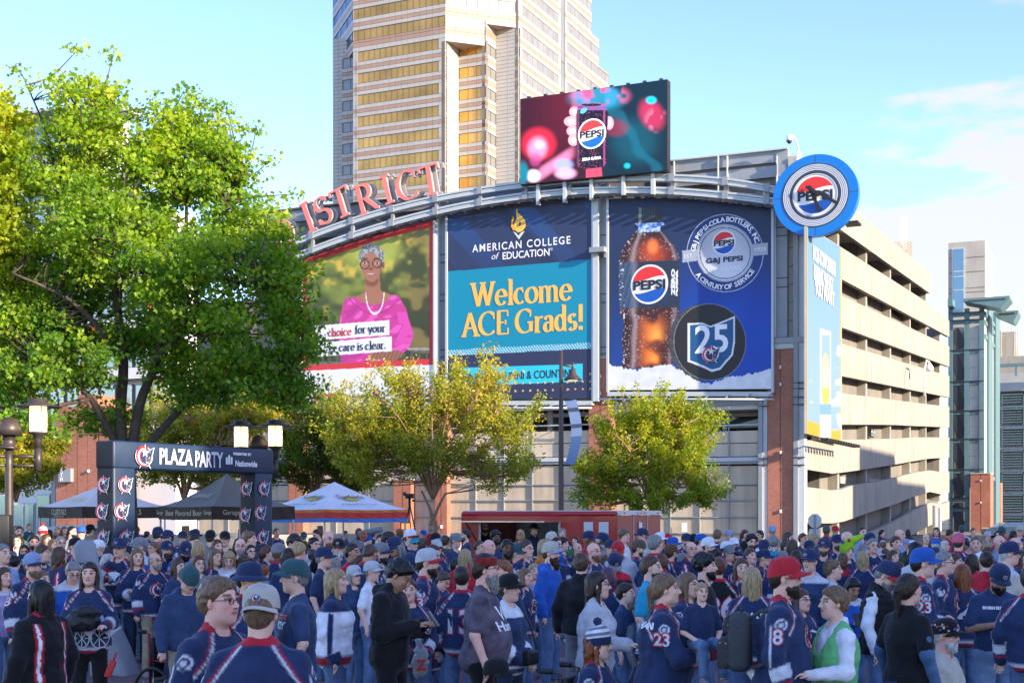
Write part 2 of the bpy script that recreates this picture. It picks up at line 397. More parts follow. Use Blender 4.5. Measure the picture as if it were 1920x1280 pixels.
# brick piers with a recessed joint down the middle
for (l,r,t) in ((1439,1487,655),(1104,1146,672),(1115,1141,640),(815,838,684),(738,770,900),(541,568,640)):
 if (l,r) == (1115,1141): continue
 mid = (l+r)/2
 for a,b_ in ((l,mid-.8),(mid+.8,r)): boxA('brick_pier',a,t,b_,GND,-.55,.6,M['brick'])
 boxA('pier_core',mid-1.2,t+.3,mid+1.2,GND,-.47,.5,M['dark_concrete'])
 boxA('pier_cap',l-1,t-3,r+1,t-.3,-.6,.65,M['concrete'])
 for yy in (t+30,t+62,t+190,t+300):
  if yy > 985 or l == 738: continue
  boxA('wall_light',mid-1.4,yy,mid+1.4,yy+6,-.68,-.551,M['white'])
# pier courses: dark joint lines
boxA('steel_column',1487.6,440,1496,GND,-.75,.3,M['grey_steel'])
boxA('steel_column',1496.2,440,1508,GND,-.6,.25,M['light_steel'])
for yy in (716,727,743,757,856,870): boxA('steel_stiffener',1487,yy,1509,yy+1.6,-.8,-.55,M['dark_steel'])
boxA('steel_column',1421.5,742,1429,GND,-.7,.2,M['grey_steel'])
boxA('steel_column',1429.2,742,1438.4,GND,-.5,.2,M['light_steel'])
for yy in (760,858,870): boxA('steel_stiffener',1421,yy,1438.6,yy+1.6,-.75,-.5,M['dark_steel'])
boxA('steel_beam',1452,632,1509,642,-.8,.3,M['grey_steel']); boxA('steel_beam',1452,642.5,1509,652,-.65,.3,M['light_steel'])
boxA('steel_column',1449.5,380,1455,632,-.7,.3,M['light_steel']); boxA('steel_column',1455.3,380,1476,632,-.5,.3,M['grey_steel'])
for yy in (425,441,520,537): boxA('steel_stiffener',1455,yy,1477,yy+1.6,-.55,-.45,M['dark_steel'])
# concrete block tower behind the clock
z = 295
while z < 628:
 boxA('concrete_block',1477.5,z,1499,z+33,-.05,1.5,M['concrete']); boxA('concrete_block',1499.4,z+3,1508.5,z+30,-.02,1.4,M['tan_concrete']); z += 34
for (c,yt) in ((1119.5,336),(1108,760),(822,372),(576,470)):
 pass
boxA('steel_column',1111.5,334,1121.5,752,-1.0,.2,M['light_steel']); boxA('steel_column',1121.7,345,1138,752,-.45,.2,M['grey_steel'])
boxA('steel_column',817.5,372,821.8,700,-.8,.2,M['light_steel']); boxA('steel_column',822,372,838,700,-.45,.2,M['grey_steel'])
for yy in (476,491,551,563,655,668): boxA('steel_stiffener',822,yy,838.5,yy+1.5,-.5,-.4,M['dark_steel'])
for yy in (440,480,550,566,650,662): boxA('steel_stiffener',1121,yy,1138.5,yy+1.5,-.5,-.4,M['dark_steel'])
boxA('steel_column',556,470,566,720,-.5,.2,M['grey_steel'])
# bracket on the middle column
x0,z0 = GA.hit(1112,466,-1.0); b = MB(); b.box((x0-.1,-1.5,z0-.35),(x0+1.0,-.2,z0)); b.beam((x0+.9,-.9,z0-.2),(x0+.9,-.9,z0-.7),.2,.2); b.build('bracket',M['grey_steel'],garage)
M['tan_deck'] = mat('tan_deck',(.56,.48,.37),.8,var=.08,scale=.5,streak=.15)
# bays below the boards
bays = [(1147,1421),(838,1104),(568,815),(200,541)]
for (l,r) in bays:
 boxA('steel_beam',l,748,r,762,-.3,.1,M['grey_steel']); boxA('steel_beam',l,762.5,r,771,-.1,.1,M['light_steel'])
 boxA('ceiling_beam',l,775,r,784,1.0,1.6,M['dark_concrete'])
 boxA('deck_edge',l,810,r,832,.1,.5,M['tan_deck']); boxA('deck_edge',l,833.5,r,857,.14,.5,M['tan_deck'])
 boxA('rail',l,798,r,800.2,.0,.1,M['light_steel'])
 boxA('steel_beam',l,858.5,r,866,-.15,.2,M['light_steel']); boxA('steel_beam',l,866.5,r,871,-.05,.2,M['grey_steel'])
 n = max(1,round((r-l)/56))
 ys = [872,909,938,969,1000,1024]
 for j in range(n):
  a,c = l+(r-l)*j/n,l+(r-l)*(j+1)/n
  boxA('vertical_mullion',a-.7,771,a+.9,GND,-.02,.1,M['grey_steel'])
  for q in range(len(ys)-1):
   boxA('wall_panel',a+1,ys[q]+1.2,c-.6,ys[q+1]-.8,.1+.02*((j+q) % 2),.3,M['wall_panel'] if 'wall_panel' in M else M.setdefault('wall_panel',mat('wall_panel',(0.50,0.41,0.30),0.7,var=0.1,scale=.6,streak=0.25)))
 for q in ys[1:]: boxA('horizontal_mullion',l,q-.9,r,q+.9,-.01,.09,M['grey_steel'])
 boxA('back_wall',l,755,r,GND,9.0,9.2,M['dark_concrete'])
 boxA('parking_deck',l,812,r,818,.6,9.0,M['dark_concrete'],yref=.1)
# wall behind the boards
b = MB(); xl,xr = GA.X(200),GA.X(1476)
# arch rails -----------------------------------------------------------------
up = [(470,492),(520,466),(590,436),(663,411),(740,388),(820,367.5),(905,351),(975,342),(1035,337),(1100,332.5),(1168,328.5),(1262,327.5),(1350,334),(1455,351)]
lw = [(470,515),(530,488),(590,463),(663,437),(740,413),(820,392),(903,374.5),(990,362),(1060,356),(1115,352.5),(1167,351),(1262,353),(1360,361),(1455,373)]
def smooth_pl(pts,n=40):
 px = np.array([p[0] for p in pts],float); py = np.array([p[1] for p in pts],float)
 c = np.polyfit(px,py,5); xs = np.linspace(px[0],px[-1],n); return list(zip(xs,np.polyval(c,xs)))
UP = [GA.hit(px,py,-1.0) for px,py in smooth_pl(up)]; LW = [GA.hit(px,py,-1.0) for px,py in smooth_pl(lw)]
def rail_box(pl,dz0,dz1,y0,y1,name,m,parent=garage,i0=0,i1=None):
 pl = pl[i0:i1]
 pts = [(x,z+dz0) for x,z in pl]+[(x,z+dz1) for x,z in reversed(pl)]
 V = []; n = len(pl); b = MB()
 for i in range(n-1):
  (xa,za),(xb,zb) = pl[i],pl[i+1]
  b.add([(xa,y0,za+dz0),(xb,y0,zb+dz0),(xb,y1,zb+dz0),(xa,y1,za+dz0),(xa,y0,za+dz1),(xb,y0,zb+dz1),(xb,y1,zb+dz1),(xa,y1,za+dz1)],
              [(0,3,2,1),(4,5,6,7),(0,1,5,4),(3,7,6,2)]+([(0,4,7,3)] if i == 0 else [])+([(1,2,6,5)] if i == n-2 else []))
 return b.build(name,m,parent)
for pl in (UP,LW):
 rail_box(pl,-.14,0,-1.35,-.75,'arch_rail',M['light_steel']); rail_box(pl,-.30,-.17,-1.28,-.85,'arch_rail',M['light_steel']); rail_box(pl,-.48,-.33,-1.35,-.75,'arch_rail',M['light_steel'])
 rail_box(pl,-.45,-.02,-1.15,-1.0,'arch_web',M['grey_steel'])
for px in (500,588,663,738,820,903,988,1070,1167,1262,1362,1440):
 x = GA.X(px,-1.0); xs = [p[0] for p in UP]; zu = float(np.interp(x,xs,[p[1] for p in UP])); zl = float(np.interp(x,[p[0] for p in LW],[p[1] for p in LW]))
 b = MB(); b.box((x-.12,-1.2,zl-.1),(x+.12,-1.0,zu-.4)); b.box((x-.2,-1.42,zu-.5),(x+.2,-1.36,zu+.05)); b.box((x-.2,-1.42,zl-.5),(x+.2,-1.36,zl+.05)); b.build('arch_post',M['grey_steel'],garage)
# lamp strip under the lower rail
rail_box(LW,-.72,-.60,-1.5,-1.3,'light_strip',M['dark_steel'])
for i in range(3,39):
 x,z_ = LW[i]; b = MB(); b.box((x-.22,-1.9,z_-.85),(x+.22,-1.5,z_-.72)); b.beam((x,-1.4,z_-.66),(x,-.9,z_-.4),.05,.05); b.build('spot_lamp',M['black'],garage)
# roof parapet behind the arch: dark back wall following the arch and stacked steel beams
b = MB(); pts = [(x,z_+1.0) for x,z_ in UP if x < GA.X(975)]
xl = UP[0][0]; xr = GA.X(1476,.3)
outline = [(xl,10.9),(xr,9.3),(xr,GA.Z(1476,296,.3)),(GA.X(1250,.3),GA.Z(1250,322,.3)),(GA.X(980,.3),GA.Z(980,351,.3)),(GA.X(590,.3),GA.Z(590,384,.3)),(GA.X(470,.3),GA.Z(470,400,.3))]
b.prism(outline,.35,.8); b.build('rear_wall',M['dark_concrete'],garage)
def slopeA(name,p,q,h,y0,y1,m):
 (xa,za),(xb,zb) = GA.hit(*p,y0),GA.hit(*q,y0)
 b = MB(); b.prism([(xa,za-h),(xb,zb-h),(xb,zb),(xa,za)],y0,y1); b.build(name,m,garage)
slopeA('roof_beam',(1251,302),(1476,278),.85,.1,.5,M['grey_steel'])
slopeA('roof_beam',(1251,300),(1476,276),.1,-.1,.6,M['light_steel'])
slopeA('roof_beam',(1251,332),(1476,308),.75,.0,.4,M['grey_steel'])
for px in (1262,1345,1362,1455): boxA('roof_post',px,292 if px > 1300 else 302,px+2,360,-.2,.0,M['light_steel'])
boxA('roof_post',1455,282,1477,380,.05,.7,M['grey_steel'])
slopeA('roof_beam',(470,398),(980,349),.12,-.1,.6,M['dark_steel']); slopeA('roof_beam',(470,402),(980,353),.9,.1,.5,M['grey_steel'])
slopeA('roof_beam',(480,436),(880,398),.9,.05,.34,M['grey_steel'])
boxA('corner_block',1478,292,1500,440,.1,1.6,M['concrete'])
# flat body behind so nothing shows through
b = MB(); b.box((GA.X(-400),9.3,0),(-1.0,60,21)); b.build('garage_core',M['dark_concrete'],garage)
# ------------------------------------------------------------------ office tower
TPH = PHI
to = P3(835,HY,250.0)
T = Frame(to.x,to.y,TPH)
M['granite_grey'] = mat('granite_grey',(0.43,0.405,0.38),0.55,var=0.06,scale=.3)
M['granite_pink'] = mat('granite_pink',(0.36,0.235,0.175),0.5,var=0.07,scale=.3)
M['joint'] = mat('joint',(0.20,0.17,0.15),0.9)
M['gold_reflection_glass'] = mat('gold_reflection_glass',(0.70,0.36,0.09),0.16,0.75,var=0.35,scale=.12)  # warm reflection of lit buildings put into the glass colour
M['grey_glass'] = mat('grey_glass',(0.26,0.26,0.25),0.2,0.3,var=0.1,scale=.3)
M['mullion'] = mat('mullion',(0.12,0.09,0.07),0.5); M['pale_mullion'] = mat('pale_mullion',(.30,.28,.26),.5); M['pale_band'] = mat('pale_band',(.24,.235,.23),.25,.1,var=.15,scale=.4)
tower = T.root('office_tower','tall tan and pink granite office tower with gold glass window bands behind the billboards','office tower')
def Tz(px,py,fr=T,y=0.0): return fr.Z(px,py,y)
ROW = [Tz(825,72.3-41.9*1),Tz(825,72.3),Tz(825,115),Tz(825,156.7),Tz(825,199),Tz(825,240),Tz(825,281.7),Tz(825,323)]
FH = (Tz(825,72.3)-Tz(825,323))/6; WT0 = Tz(825,72.3); WH = Tz(825,72.3)-Tz(825,92)
tops = [WT0+FH*2.02,WT0+FH*1.0]+[WT0-FH*i for i in range(0,12)]     # window head levels
tops = [WT0+FH*k for k in (5,4,3,2,1)]+[WT0-FH*i for i in range(0,10)]
ZTOP = WT0+FH*5+1.5
def wall(p,q,z0,z1,wz,wins=(0,1),glass='gold_reflection_glass',pane=1.28,out=1):
 """granite wall from p to q (tower coordinates) between z0 and z1; window bands at heads wz over the share `wins` of its length"""
 p = Vector((p[0],p[1],0)); q = Vector((q[0],q[1],0)); L_ = (q-p).length; u = (q-p)/L_; nrm = Vector((u.y,-u.x,0))
 ang = math.atan2(u.y,u.x); mt = Matrix.Translation(p) @ Matrix.Rotation(ang,4,'Z')
 np_ = max(1,round(L_/pane)); w0,w1 = wins[0]*L_,wins[1]*L_
 core = MB(); core.box((0,.12,z0),(L_,.8,z1)); o = core.build('wall_core',M['joint'],tower); o.matrix_local = mt
 hs = sorted([h for h in wz if h-WH > z0+.2 and h < z1-.1],reverse=True)
 stone_g,stone_p = MB(),MB()
 def strip(a,b_,za,zb,pink):
  n = max(1,round((b_-a)/pane)); t = stone_p if pink else stone_g
  for i in range(n):
   xa,xb = a+(b_-a)*i/n+.02,a+(b_-a)*(i+1)/n-.02
   t.box((xa,0,za+.03),(xb,.15,zb-.03))
 def stack(a,b_,za,zb):
  hgt = zb-za; n = max(1,round(hgt/.72))
  for j in range(n):
   strip(a,b_,za+hgt*j/n,za+hgt*(j+1)/n,j % n == n//2 or (n >= 3 and j == n//2-1 and n % 2 == 0))
 prev = z1
 for h in hs:
  stack(0,L_,h,prev)
  if w0 > .5: strip(0,w0,h-WH,h,False)
  if w1 < L_-.5: strip(w1,L_,h-WH,h,False)
  n = max(1,round((w1-w0)/pane))
  m = MB()
  gm = M[glass]
  frame = MB(); frame.box((w0,.03,h-WH),(w1,.12,h-WH+.07)); frame.box((w0,.03,h-.07),(w1,.12,h))
  for i in range(n+1):
   x = w0+(w1-w0)*i/n; frame.box((x-.035,.02,h-WH),(x+.035,.12,h))
  fo = frame.build('window',M['pale_mullion' if glass == 'pale_band' else 'mullion'],tower); fo.matrix_local = mt
  for i in range(n):
   a,c = w0+(w1-w0)*i/n,w0+(w1-w0)*(i+1)/n
   t_ = random.uniform(-.012,.012); t2 = random.uniform(-.006,.006)
   m.add([(a,.10+t_,h-WH),(c,.10-t_,h-WH),(c,.10-t_+t2,h),(a,.10+t_+t2,h)],[(0,1,2,3)])
  m.build('panes',gm,fo,kind='stuff')
  prev = h-WH
 stack(0,L_,z0,prev)
 for t,mn in ((stone_g,'granite_grey'),(stone_p,'granite_pink')):
  if t.v: o = t.build('granite_cladding',M[mn],tower,kind='stuff'); o.matrix_local = mt
def ctx(px,fr,y): return fr.X(px,y)
# plan corners in tower coordinates (x right, y in)
xA = T.X(662)                                    # left end of the A face (x<0)
def on_dir(px,p,d):
 """where the ray of pixel column px meets the line p + t d (tower coordinates)"""
 r = Vector(((px-CX)/F,1,0)); o = T.world(p[0],p[1]); dw = T.ex*d[0]+T.ey*d[1]
 # o + t dw = s r
 det = dw.x*(-r.y)+r.x*dw.y
 t = (-o.x*(-r.y)-r.x*o.y)/det if abs(det) > 1e-9 else 0
 t = (o.x*r.y-r.x*o.y)/(-dw.x*r.y+r.x*dw.y)
 return (p[0]+d[0]*t,p[1]+d[1]*t)
s2 = math.sqrt(.5)
C1 = (0,0); C2 = on_dir(975,C1,(s2,s2))
L1 = (xA,0); L2 = on_dir(624,L1,(-s2,s2)); L2m = on_dir(641,L1,(-s2,s2))
BK = on_dir(1109,C2,(0,1)); S1 = on_dir(1051,C2,(0,1)); S2 = on_dir(1060,C2,(0,1))
a1 = on_dir(860,C1,(0,1)); a2 = on_dir(911,a1,(1,0)); a3 = on_dir(930,a2,(0,1)); a4 = on_dir(975,a3,(1,0)); a4 = (C2[0],a3[1])
z_s1 = Tz(835,71); P_a2z = None
zs_mid = T.Z(835,71); zs_hi = Tz(835,71)+FH*1.0
zs_lo = zs_mid
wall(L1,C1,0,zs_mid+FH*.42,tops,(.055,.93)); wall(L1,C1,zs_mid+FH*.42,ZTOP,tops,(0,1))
wall(C1,C2,zs_mid+FH*1.0-.6,ZTOP,tops,(0,1),'grey_glass',2.2)
pm = on_dir(911,C1,(s2,s2)); wall(C1,pm,zs_mid-.6,zs_mid+FH*1.0-.6,tops,(0,1),'grey_glass',2.2)
wall(C1,a1,0,zs_mid-.6,[],(0,1))
wall(a1,a2,0,zs_mid+.5,tops,(0.02,1),'gold_reflection_glass',2.2); wall(a2,a3,0,zs_mid+FH,tops,(0,1),'grey_glass',2.2)
wall(a3,a4,0,zs_mid+FH-.6,[],(0,1),'grey_glass',2.2); wall(a4,C2,0,1,[])
wall(a4,S1,0,ZTOP,tops,(.08,.95),'pale_band',2.4)
sl = MB(); sl.box((C2[0]-.6,S1[1],0),(C2[0]-.2,S2[1],ZTOP)); sl.build('glass_slot',M['grey_glass'],tower)
wall(S2,BK,0,ZTOP,tops,(.06,1),'pale_band',2.4)
# stepped wings beyond
wB = on_dir(1123,C2,(0,1)); wC = on_dir(1142,C2,(0,1))
zw1 = T.Z(1109,63,0);
def zat(px,py,p):
 wp = T.world(p[0],p[1]); return H-(py-HY)/F*wp.y
wall(BK,wB,0,zat(1109,63,BK),tops,(0,1),'pale_band',2.4); wall(wB,wC,0,zat(1123,124,wB),tops,(0,1),'pale_band',2.4)
# left chamfer with the recessed bays
wall(L2,L1,zs_mid+.3,ZTOP,tops,(0,1),'sky_glass' if 'sky_glass' in M else M.setdefault('sky_glass',mat('sky_glass',(0.30,0.42,0.55),0.05,0.9)) and 'sky_glass',1.0)
l1 = on_dir(641,(xA,2.2),(-1,0)); wall((l1[0],2.2),(xA,2.2),0,zs_mid+.3,tops,(.05,.95),'grey_glass',1.4)
wall((on_dir(624,(xA,4.2),(-1,0))[0],4.2),(l1[0]+.5,4.2),0,zs_mid+FH*1.2,[],(0,1)); wall((xA,2.2),(xA,0),0,zs_mid+.3,[])
b = MB(); b.prism([(L2[0],0),(L2[0],0)],0,0) if False else None
sf = MB(); z_ = zs_mid+.1; sf.add([(L1[0],0.1,z_),(L2[0],L2[1],z_),(L2[0],40,z_),(L1[0],40,z_)],[(0,1,2,3)])
z_ = zs_mid-.62; sf.add([(0,.1,z_),(pm[0],pm[1],z_),(pm[0],45,z_),(0,45,z_)],[(0,1,2,3)])
z_ = zs_mid+FH-.63; sf.add([(pm[0]-.1,pm[1],z_),(C2[0]-.1,C2[1],z_),(C2[0]-.1,45,z_),(pm[0]-.1,45,z_)],[(0,1,2,3)])
sf.build('soffit',M['granite_pink'],tower)
ym = max(a3[1]+1,L2[1]+1)
for a_,c_ in (((L2[0]+.3,ym,0),(C2[0]-1.2,BK[1]-.5,ZTOP-1)),((L1[0]+.3,5.0,0),(a1[0]-.3,ym,ZTOP-1)),((0,BK[1]-.4,0),(C2[0]-1.2,wB[1]-.5,zat(1109,63,BK)-.6)),((0,wB[1]-.4,0),(C2[0]-1.2,wC[1]-.2,zat(1123,124,wB)-.6))):
 b = MB(); b.box(a_,c_); b.build('tower_core',M['granite_grey'],tower)
# ------------------------------------------------------------------ concrete lift tower and teal stair tower on the right
lt = P3(1778,HY,176); LT = Frame(lt.x,lt.y,PHI)
lift = LT.root('lift_tower','plain beige concrete tower with a tall window strip rising above the teal stair tower','tower')
def X_(fr,px,y=0): return fr.X(px,y)
b = MB(); x1 = LT.X(1847); zt = LT.Z(1812,453); yb = on = 0
r_ = Vector(((1862-CX)/F,1,0)); o_ = LT.world(x1,0); t_ = (o_.x*r_.y-r_.x*o_.y)/(-LT.ey.x*r_.y+r_.x*LT.ey.y)
b.box((0,0,0),(x1,t_,zt)); b.build('wall',M['concrete'],lift)
for py in (540,548,560,483,510): b = MB(); b.box((0,-.03,LT.Z(1812,py)-.05),(x1,-.005,LT.Z(1812,py)+.05)); b.build('joint',M['dark_concrete'],lift)
xa,xb = LT.X(1788),LT.X(1807); b = MB(); b.box((xa-.2,-.12,LT.Z(1797,590)),(xb+.2,-.06,LT.Z(1797,465))); wf = b.build('window',M['light_steel'],lift)
b = MB(); b.box((xa,-.16,LT.Z(1797,590)),(xb,-.121,LT.Z(1797,467))); b.build('pane',M.setdefault('blue_glass',mat('blue_glass',(0.16,0.27,0.36),0.08,0.5)),wf)
for py in (510,520,545): b = MB(); b.box((xa,-.2,LT.Z(1797,py)),(xb,-.165,LT.Z(1797,py)+.12)); b.build('glazing_bar',M['light_steel'],wf)
st = P3(1778,HY,165); ST = Frame(st.x,st.y,PHI)
stair = ST.root('stair_tower','teal steel framed glass stair tower with a brick base and winged roofs beside the garage','stair tower')
def sb(name,l,t,r,bt,y0,y1,m,par=stair,yr=None,**kw):
 yr = y0 if yr is None else yr
 xl,xr = ST.X(l,yr),ST.X(r,yr); pm_ = (l+r)/2
 b = MB(); b.box((xl,y0,ST.Z(pm_,bt,yr) if bt else 0),(xr,y1,ST.Z(pm_,t,yr))); return b.build(name,m,par,**kw)
M['block'] = mat('light_block',(0.50,0.47,0.43),0.85,var=0.06,scale=1)
M['stair_glass'] = mat('stair_glass',(0.20,0.17,0.12),0.1,0.2,var=.3,scale=.35)
sb('steel_column',1778,570,1786,None,0,.6,M['teal']); sb('steel_column',1808,578,1817,None,0,.6,M['teal']); sb('steel_column',1836,572,1845,890,0,.6,M['teal'])
for yy in (586,600,656,715,770,823,880,934,952,1005):
 r = 1845 if yy < 900 else 1817
 for (l,rr) in ((1778,r),): sb('steel_beam',l,yy,rr,yy+6.5,.12,.5,M['teal']); sb('beam_flange',l,yy-1.2,rr,yy+.2,-.08,.11,M['dark_steel']);
zz = [607,656,715,770,823,880,934,1005]
for i in range(len(zz)-1):
 t0 = zz[i]+7; b0 = zz[i+1]-1
 w = sb('window',1788,t0,1807,b0,.3,.4,M['mullion']); n = 3
 for j in range(n):
  sb('pane',1788.6,t0+(b0-t0)*j/n+.8,1806.6,t0+(b0-t0)*(j+1)/n-.4,.24,.29,M['stair_glass'],w)
 if t0 < 880:
  for j in range(2): sb('wall_panel',1818.5,t0+(b0-t0)*j/2+.5,1835,t0+(b0-t0)*(j+1)/2-.3,.3,.6,M['block'])
  # sloping stair stringer seen through the glass
 xa,za = ST.hit(1789,t0+4,.2); xb,zb = ST.hit(1806,b0-4,.2)
 b = MB(); b.beam((xa,.22,za),(xb,.22,zb),.03,1.1); b.build('stair_flight',M['dark_steel'],stair)
sb('brick_pier',1820,888,1838,None,-.6,3,M['brick']); sb('brick_pier',1839,888,1857,None,-.6,3,M['brick']); sb('pier_cap',1819.5,886,1857.5,888,-.7,3,M['concrete'])
for yy in (899,940,1008): sb('wall_light',1837.4,yy,1839.8,yy+3,-.75,-.62,M['white'])
# right hand return side
x_r = ST.X(1845); RBm = Matrix.Rotation(math.pi/2,4,'Z'); SB = Frame(*ST.world(x_r,0).xy,PHI+math.pi/2)
def ss(name,l,t,r,bt,y0,y1,m):
 xl,xr = SB.X(l),SB.X(r); pm_ = (l+r)/2; b = MB(); b.box((xl,y0,SB.Z(pm_,bt) if bt else 0),(xr,y1,SB.Z(pm_,t)))
 o = b.build(name,m,stair); o.matrix_local = Matrix.Translation((x_r,0,0)) @ RBm; return o
ss('white_panel',1846,574,1851,886,.1,.5,M['white']); ss('steel_column',1851.3,565,1858.8,905,-.2,.4,M['teal']); ss('white_panel',1859,600,1864,895,.1,.5,M['white'])
ss('steel_column',1864.5,590,1872,None,-.2,.4,M['teal'])
for yy in (600,615,640,893): ss('steel_beam',1846,yy,1872,yy+7,-.1,.1,M['teal'])
ss('brick_pier',1873,905,1877,None,-.2,.4,M['brick'])
# winged roofs
for (l,r,py,y0) in ((1806,1893,557,-3.0),(1864,1909,583,3.0)):
 xl,xr = ST.X(l,y0),ST.X(r,y0); z_ = ST.Z((l+r)/2,py,y0)
 b = MB(); b.prism([(xl,z_-.3),(xl+(xr-xl)*.8,z_-1.4),(xr,z_-.3),(xr,z_),(xl,z_+.0)],y0,y0+4.2); b.build('winged_roof',M['teal'],stair)
 b = MB()
 for j in range(22):
  x = xl+.6+(xr-xl-1)*j/22; b.box((x,y0-.06,z_-.42),(x+.1,y0,z_-.25))
 b.build('roof_brackets',M['dark_steel'],stair,kind='stuff')
sb('roof_bracket',1777,560,1786,575,-1.4,1,M['teal'])
# ------------------------------------------------------------------ far louvred garage on the right edge
fg = P3(1872,HY,205); FG = Frame(fg.x,fg.y,PHI)
far = FG.root('louvred_garage','far grey parking garage with teal louvre screens at the right edge','parking garage')
def fb(name,l,t,r,bt,y0,y1,m,par=far,**kw):
 xl,xr = FG.X(l,y0),FG.X(r,y0); pm_ = (l+r)/2
 b = MB(); b.box((xl,y0,FG.Z(pm_,bt,y0) if bt else 0),(xr,y1,FG.Z(pm_,t,y0))); return b.build(name,m,par,**kw)
M['pale'] = mat('pale_concrete',(0.40,0.40,0.40),.85,var=.06,scale=.3)
fb('parapet',1868,696,2060,730,-.4,2,M['pale']); fb('back_wall',1868,700,2060,None,2.5,3,M['dark_concrete'])
fb('roof_beam',1868,678,2060,684,-3,-2.4,M['teal']); fb('roof_post',1903,684,1907,704,-3,-2.6,M['teal'])
fb('column',1870,730,1874,None,-.3,.5,M['dark_concrete'])
for k,yy in enumerate((739,762,803,845,887,928,970)):
 hgt = 20 if k == 0 else 34
 fb('deck_edge',1874,yy+hgt-1,2060,yy+hgt+5,.2,2.4,M['pale'])
 for (l,r) in ((1878,1917),(1918.5,2056)):
  s_ = fb('louvre_frame',l,yy-1,r,yy+.8,-.5,-.2,M['teal']); fb('louvre_frame',l,yy,l+1.2,yy+hgt,-.5,-.2,M['teal']); n = 4 if k == 0 else 7
  for j in range(1,n): fb('louvre',l+1.2,yy+hgt*j/n-.7,r,yy+hgt*j/n+.7,-.45,-.25,M['teal'])
rf = P3(1872,HY,260); RF = Frame(rf.x,rf.y,PHI)
blk = RF.root('rooftop_building','pale tan stepped building with an aerial far behind the teal stair tower','building')
for (l,t,r,y0) in ((1862,665,2060,0),(1878,622,1902,3),(1868,620,1877,2)):
 xl,xr = RF.X(l,y0),RF.X(r,y0); b = MB(); b.box((xl,y0,0),(xr,y0+12,RF.Z((l+r)/2,t,y0))); b.build('wall',M['tan_concrete'],blk)
for px,t in ((1898,605),(1905,620),(1909,622)):
 x = RF.X(px,4); b = MB(); b.tube([(x,4,RF.Z(px,668,4)),(x,4,RF.Z(px,t,4))],.12,5); b.build('aerial',M['light_steel'],blk)
# aerials over the tan garage
for (px,t,bt) in ((1690,408,452),(1696,405,462)):
 d = 150; p = P3(px,bt+8,d); q = P3(px,t,d); b = MB()
 for dx in (-.22,.22):
  b.tube([(dx,0,0),(dx,0,q.z-p.z)],.035,4)
 n = 12
 for j in range(n): z0 = (q.z-p.z)*j/n; z1 = (q.z-p.z)*(j+1)/n; b.tube([(-.22,0,z0),(.22,0,z1)],.03,4)
 o = b.build('radio_mast',M['white']); o.location = p
 tag(o,'thin white lattice radio mast, the %s of the two above the garage roofline' % ('left' if px == 1690 else 'right'),'mast','lattice masts behind the garage')
b = MB(); o_ = P3(1690,470,150); b.box((-1.2,0,-3),(1.2,3,1.0)); o = b.build('rooftop_hut',M['tan_concrete']); o.location = o_; tag(o,'small beige hut on the roof behind the garage parapet','hut')
# ------------------------------------------------------------------ brick and glass building on the left, behind the big tree
lb = P3(-80,HY,80); LB = Frame(lb.x,lb.y,PHI)
M['pale_glass'] = mat('pale_glass',(0.30,0.38,0.38),0.12,0.35,var=.1,scale=.3)
M['white_wall'] = mat('white_wall',(0.62,0.62,0.62),.7,var=.05,scale=.3)
left = LB.root('brick_and_glass_building','brick and pale glass office building mostly hidden behind the large tree on the left','building')
def lbx(name,l,t,r,bt,y0,y1,m,par=left,**kw):
 xl,xr = LB.X(l,y0),LB.X(r,y0); pm_ = (l+r)/2
 b = MB(); b.box((xl,y0,LB.Z(pm_,bt,y0) if bt else 0),(xr,y1,LB.Z(pm_,t,y0))); return b.build(name,m,par,**kw)
lbx('wall',-80,420,330,None,1.2,3,M['white_wall']); lbx('wall',-80,216,190,420,1.6,4,M['white_wall']); lbx('roof_edge',-80,208,195,213,-.3,3,M['light_steel'])
for i in range(9):
 l = -60+i*30
 if l > 170: break
 w = lbx('window',l,214,l+29,322,.6,.9,M['light_steel']); lbx('pane',l+2,217,l+27,318,.5,.59,M['pale_glass'],w)
for k,yy in enumerate((360,450,540,630,720)):
 lbx('floor_band',-80,yy-24,330,yy-4,.4,1.1,M['white_wall'])
 for i in range(12):
  l = -70+i*32
  w = lbx('window',l+3,yy,l+29,yy+60,.7,1.1,M['grey_steel']); lbx('pane',l+5,yy+2,l+27,yy+58,.62,.69,M['pale_glass'],w)
for (l,r,t) in ((105,123,762),(124,143,762),(145,163,740),(164,183,740),(186,214,760)):
 lbx('brick_pier',l,t,r,None,-.7,1,M['brick'])
lbx('steel_column',183.5,762,192,None,-.5,.6,M['blue_glass']); lbx('steel_column',96,800,104,None,-.5,.6,M['grey_steel'])
lbx('wall_light',163,880,165,885,-.85,-.72,M['white'])
lbx('shop_front',-80,905,96,None,.2,.5,M['white_wall'])
for (l,r) in ((-40,-12),(-10,20),(26,44),(46,64),(68,94)):
 w = lbx('shop_window',l,925 if l < 26 or l > 60 else 942,r,None,.0,.15,M['light_steel']); lbx('pane',l+1.5,929 if l < 26 or l > 60 else 946,r-1.5,1010,-.06,-.01,M['blue_glass'],w)
# low planter wall and bare wall base behind the tents
lw_ = P3(180,HY,62); b = MB(); b.box((-30,61.0,0),(4.5,61.5,1.25)); o = b.build('planter_wall',M['concrete']); tag(o,'long low concrete planter wall behind the tents at the foot of the garage','wall')
# ------------------------------------------------------------------ arena behind the camera's right shoulder (unseen; shaped to shade the plaza, paled for bounce)
b = MB(); b.box((34,-4,0),(110,11.5,23.5)); b.box((33.6,-4,22.9),(34,11.9,23.8)); b.box((34.01,-70,0),(110,-4.01,18.3)); arena = tag(b.build('arena_building',M['white_wall']),'large brick arena building standing to the right of the plaza','arena')
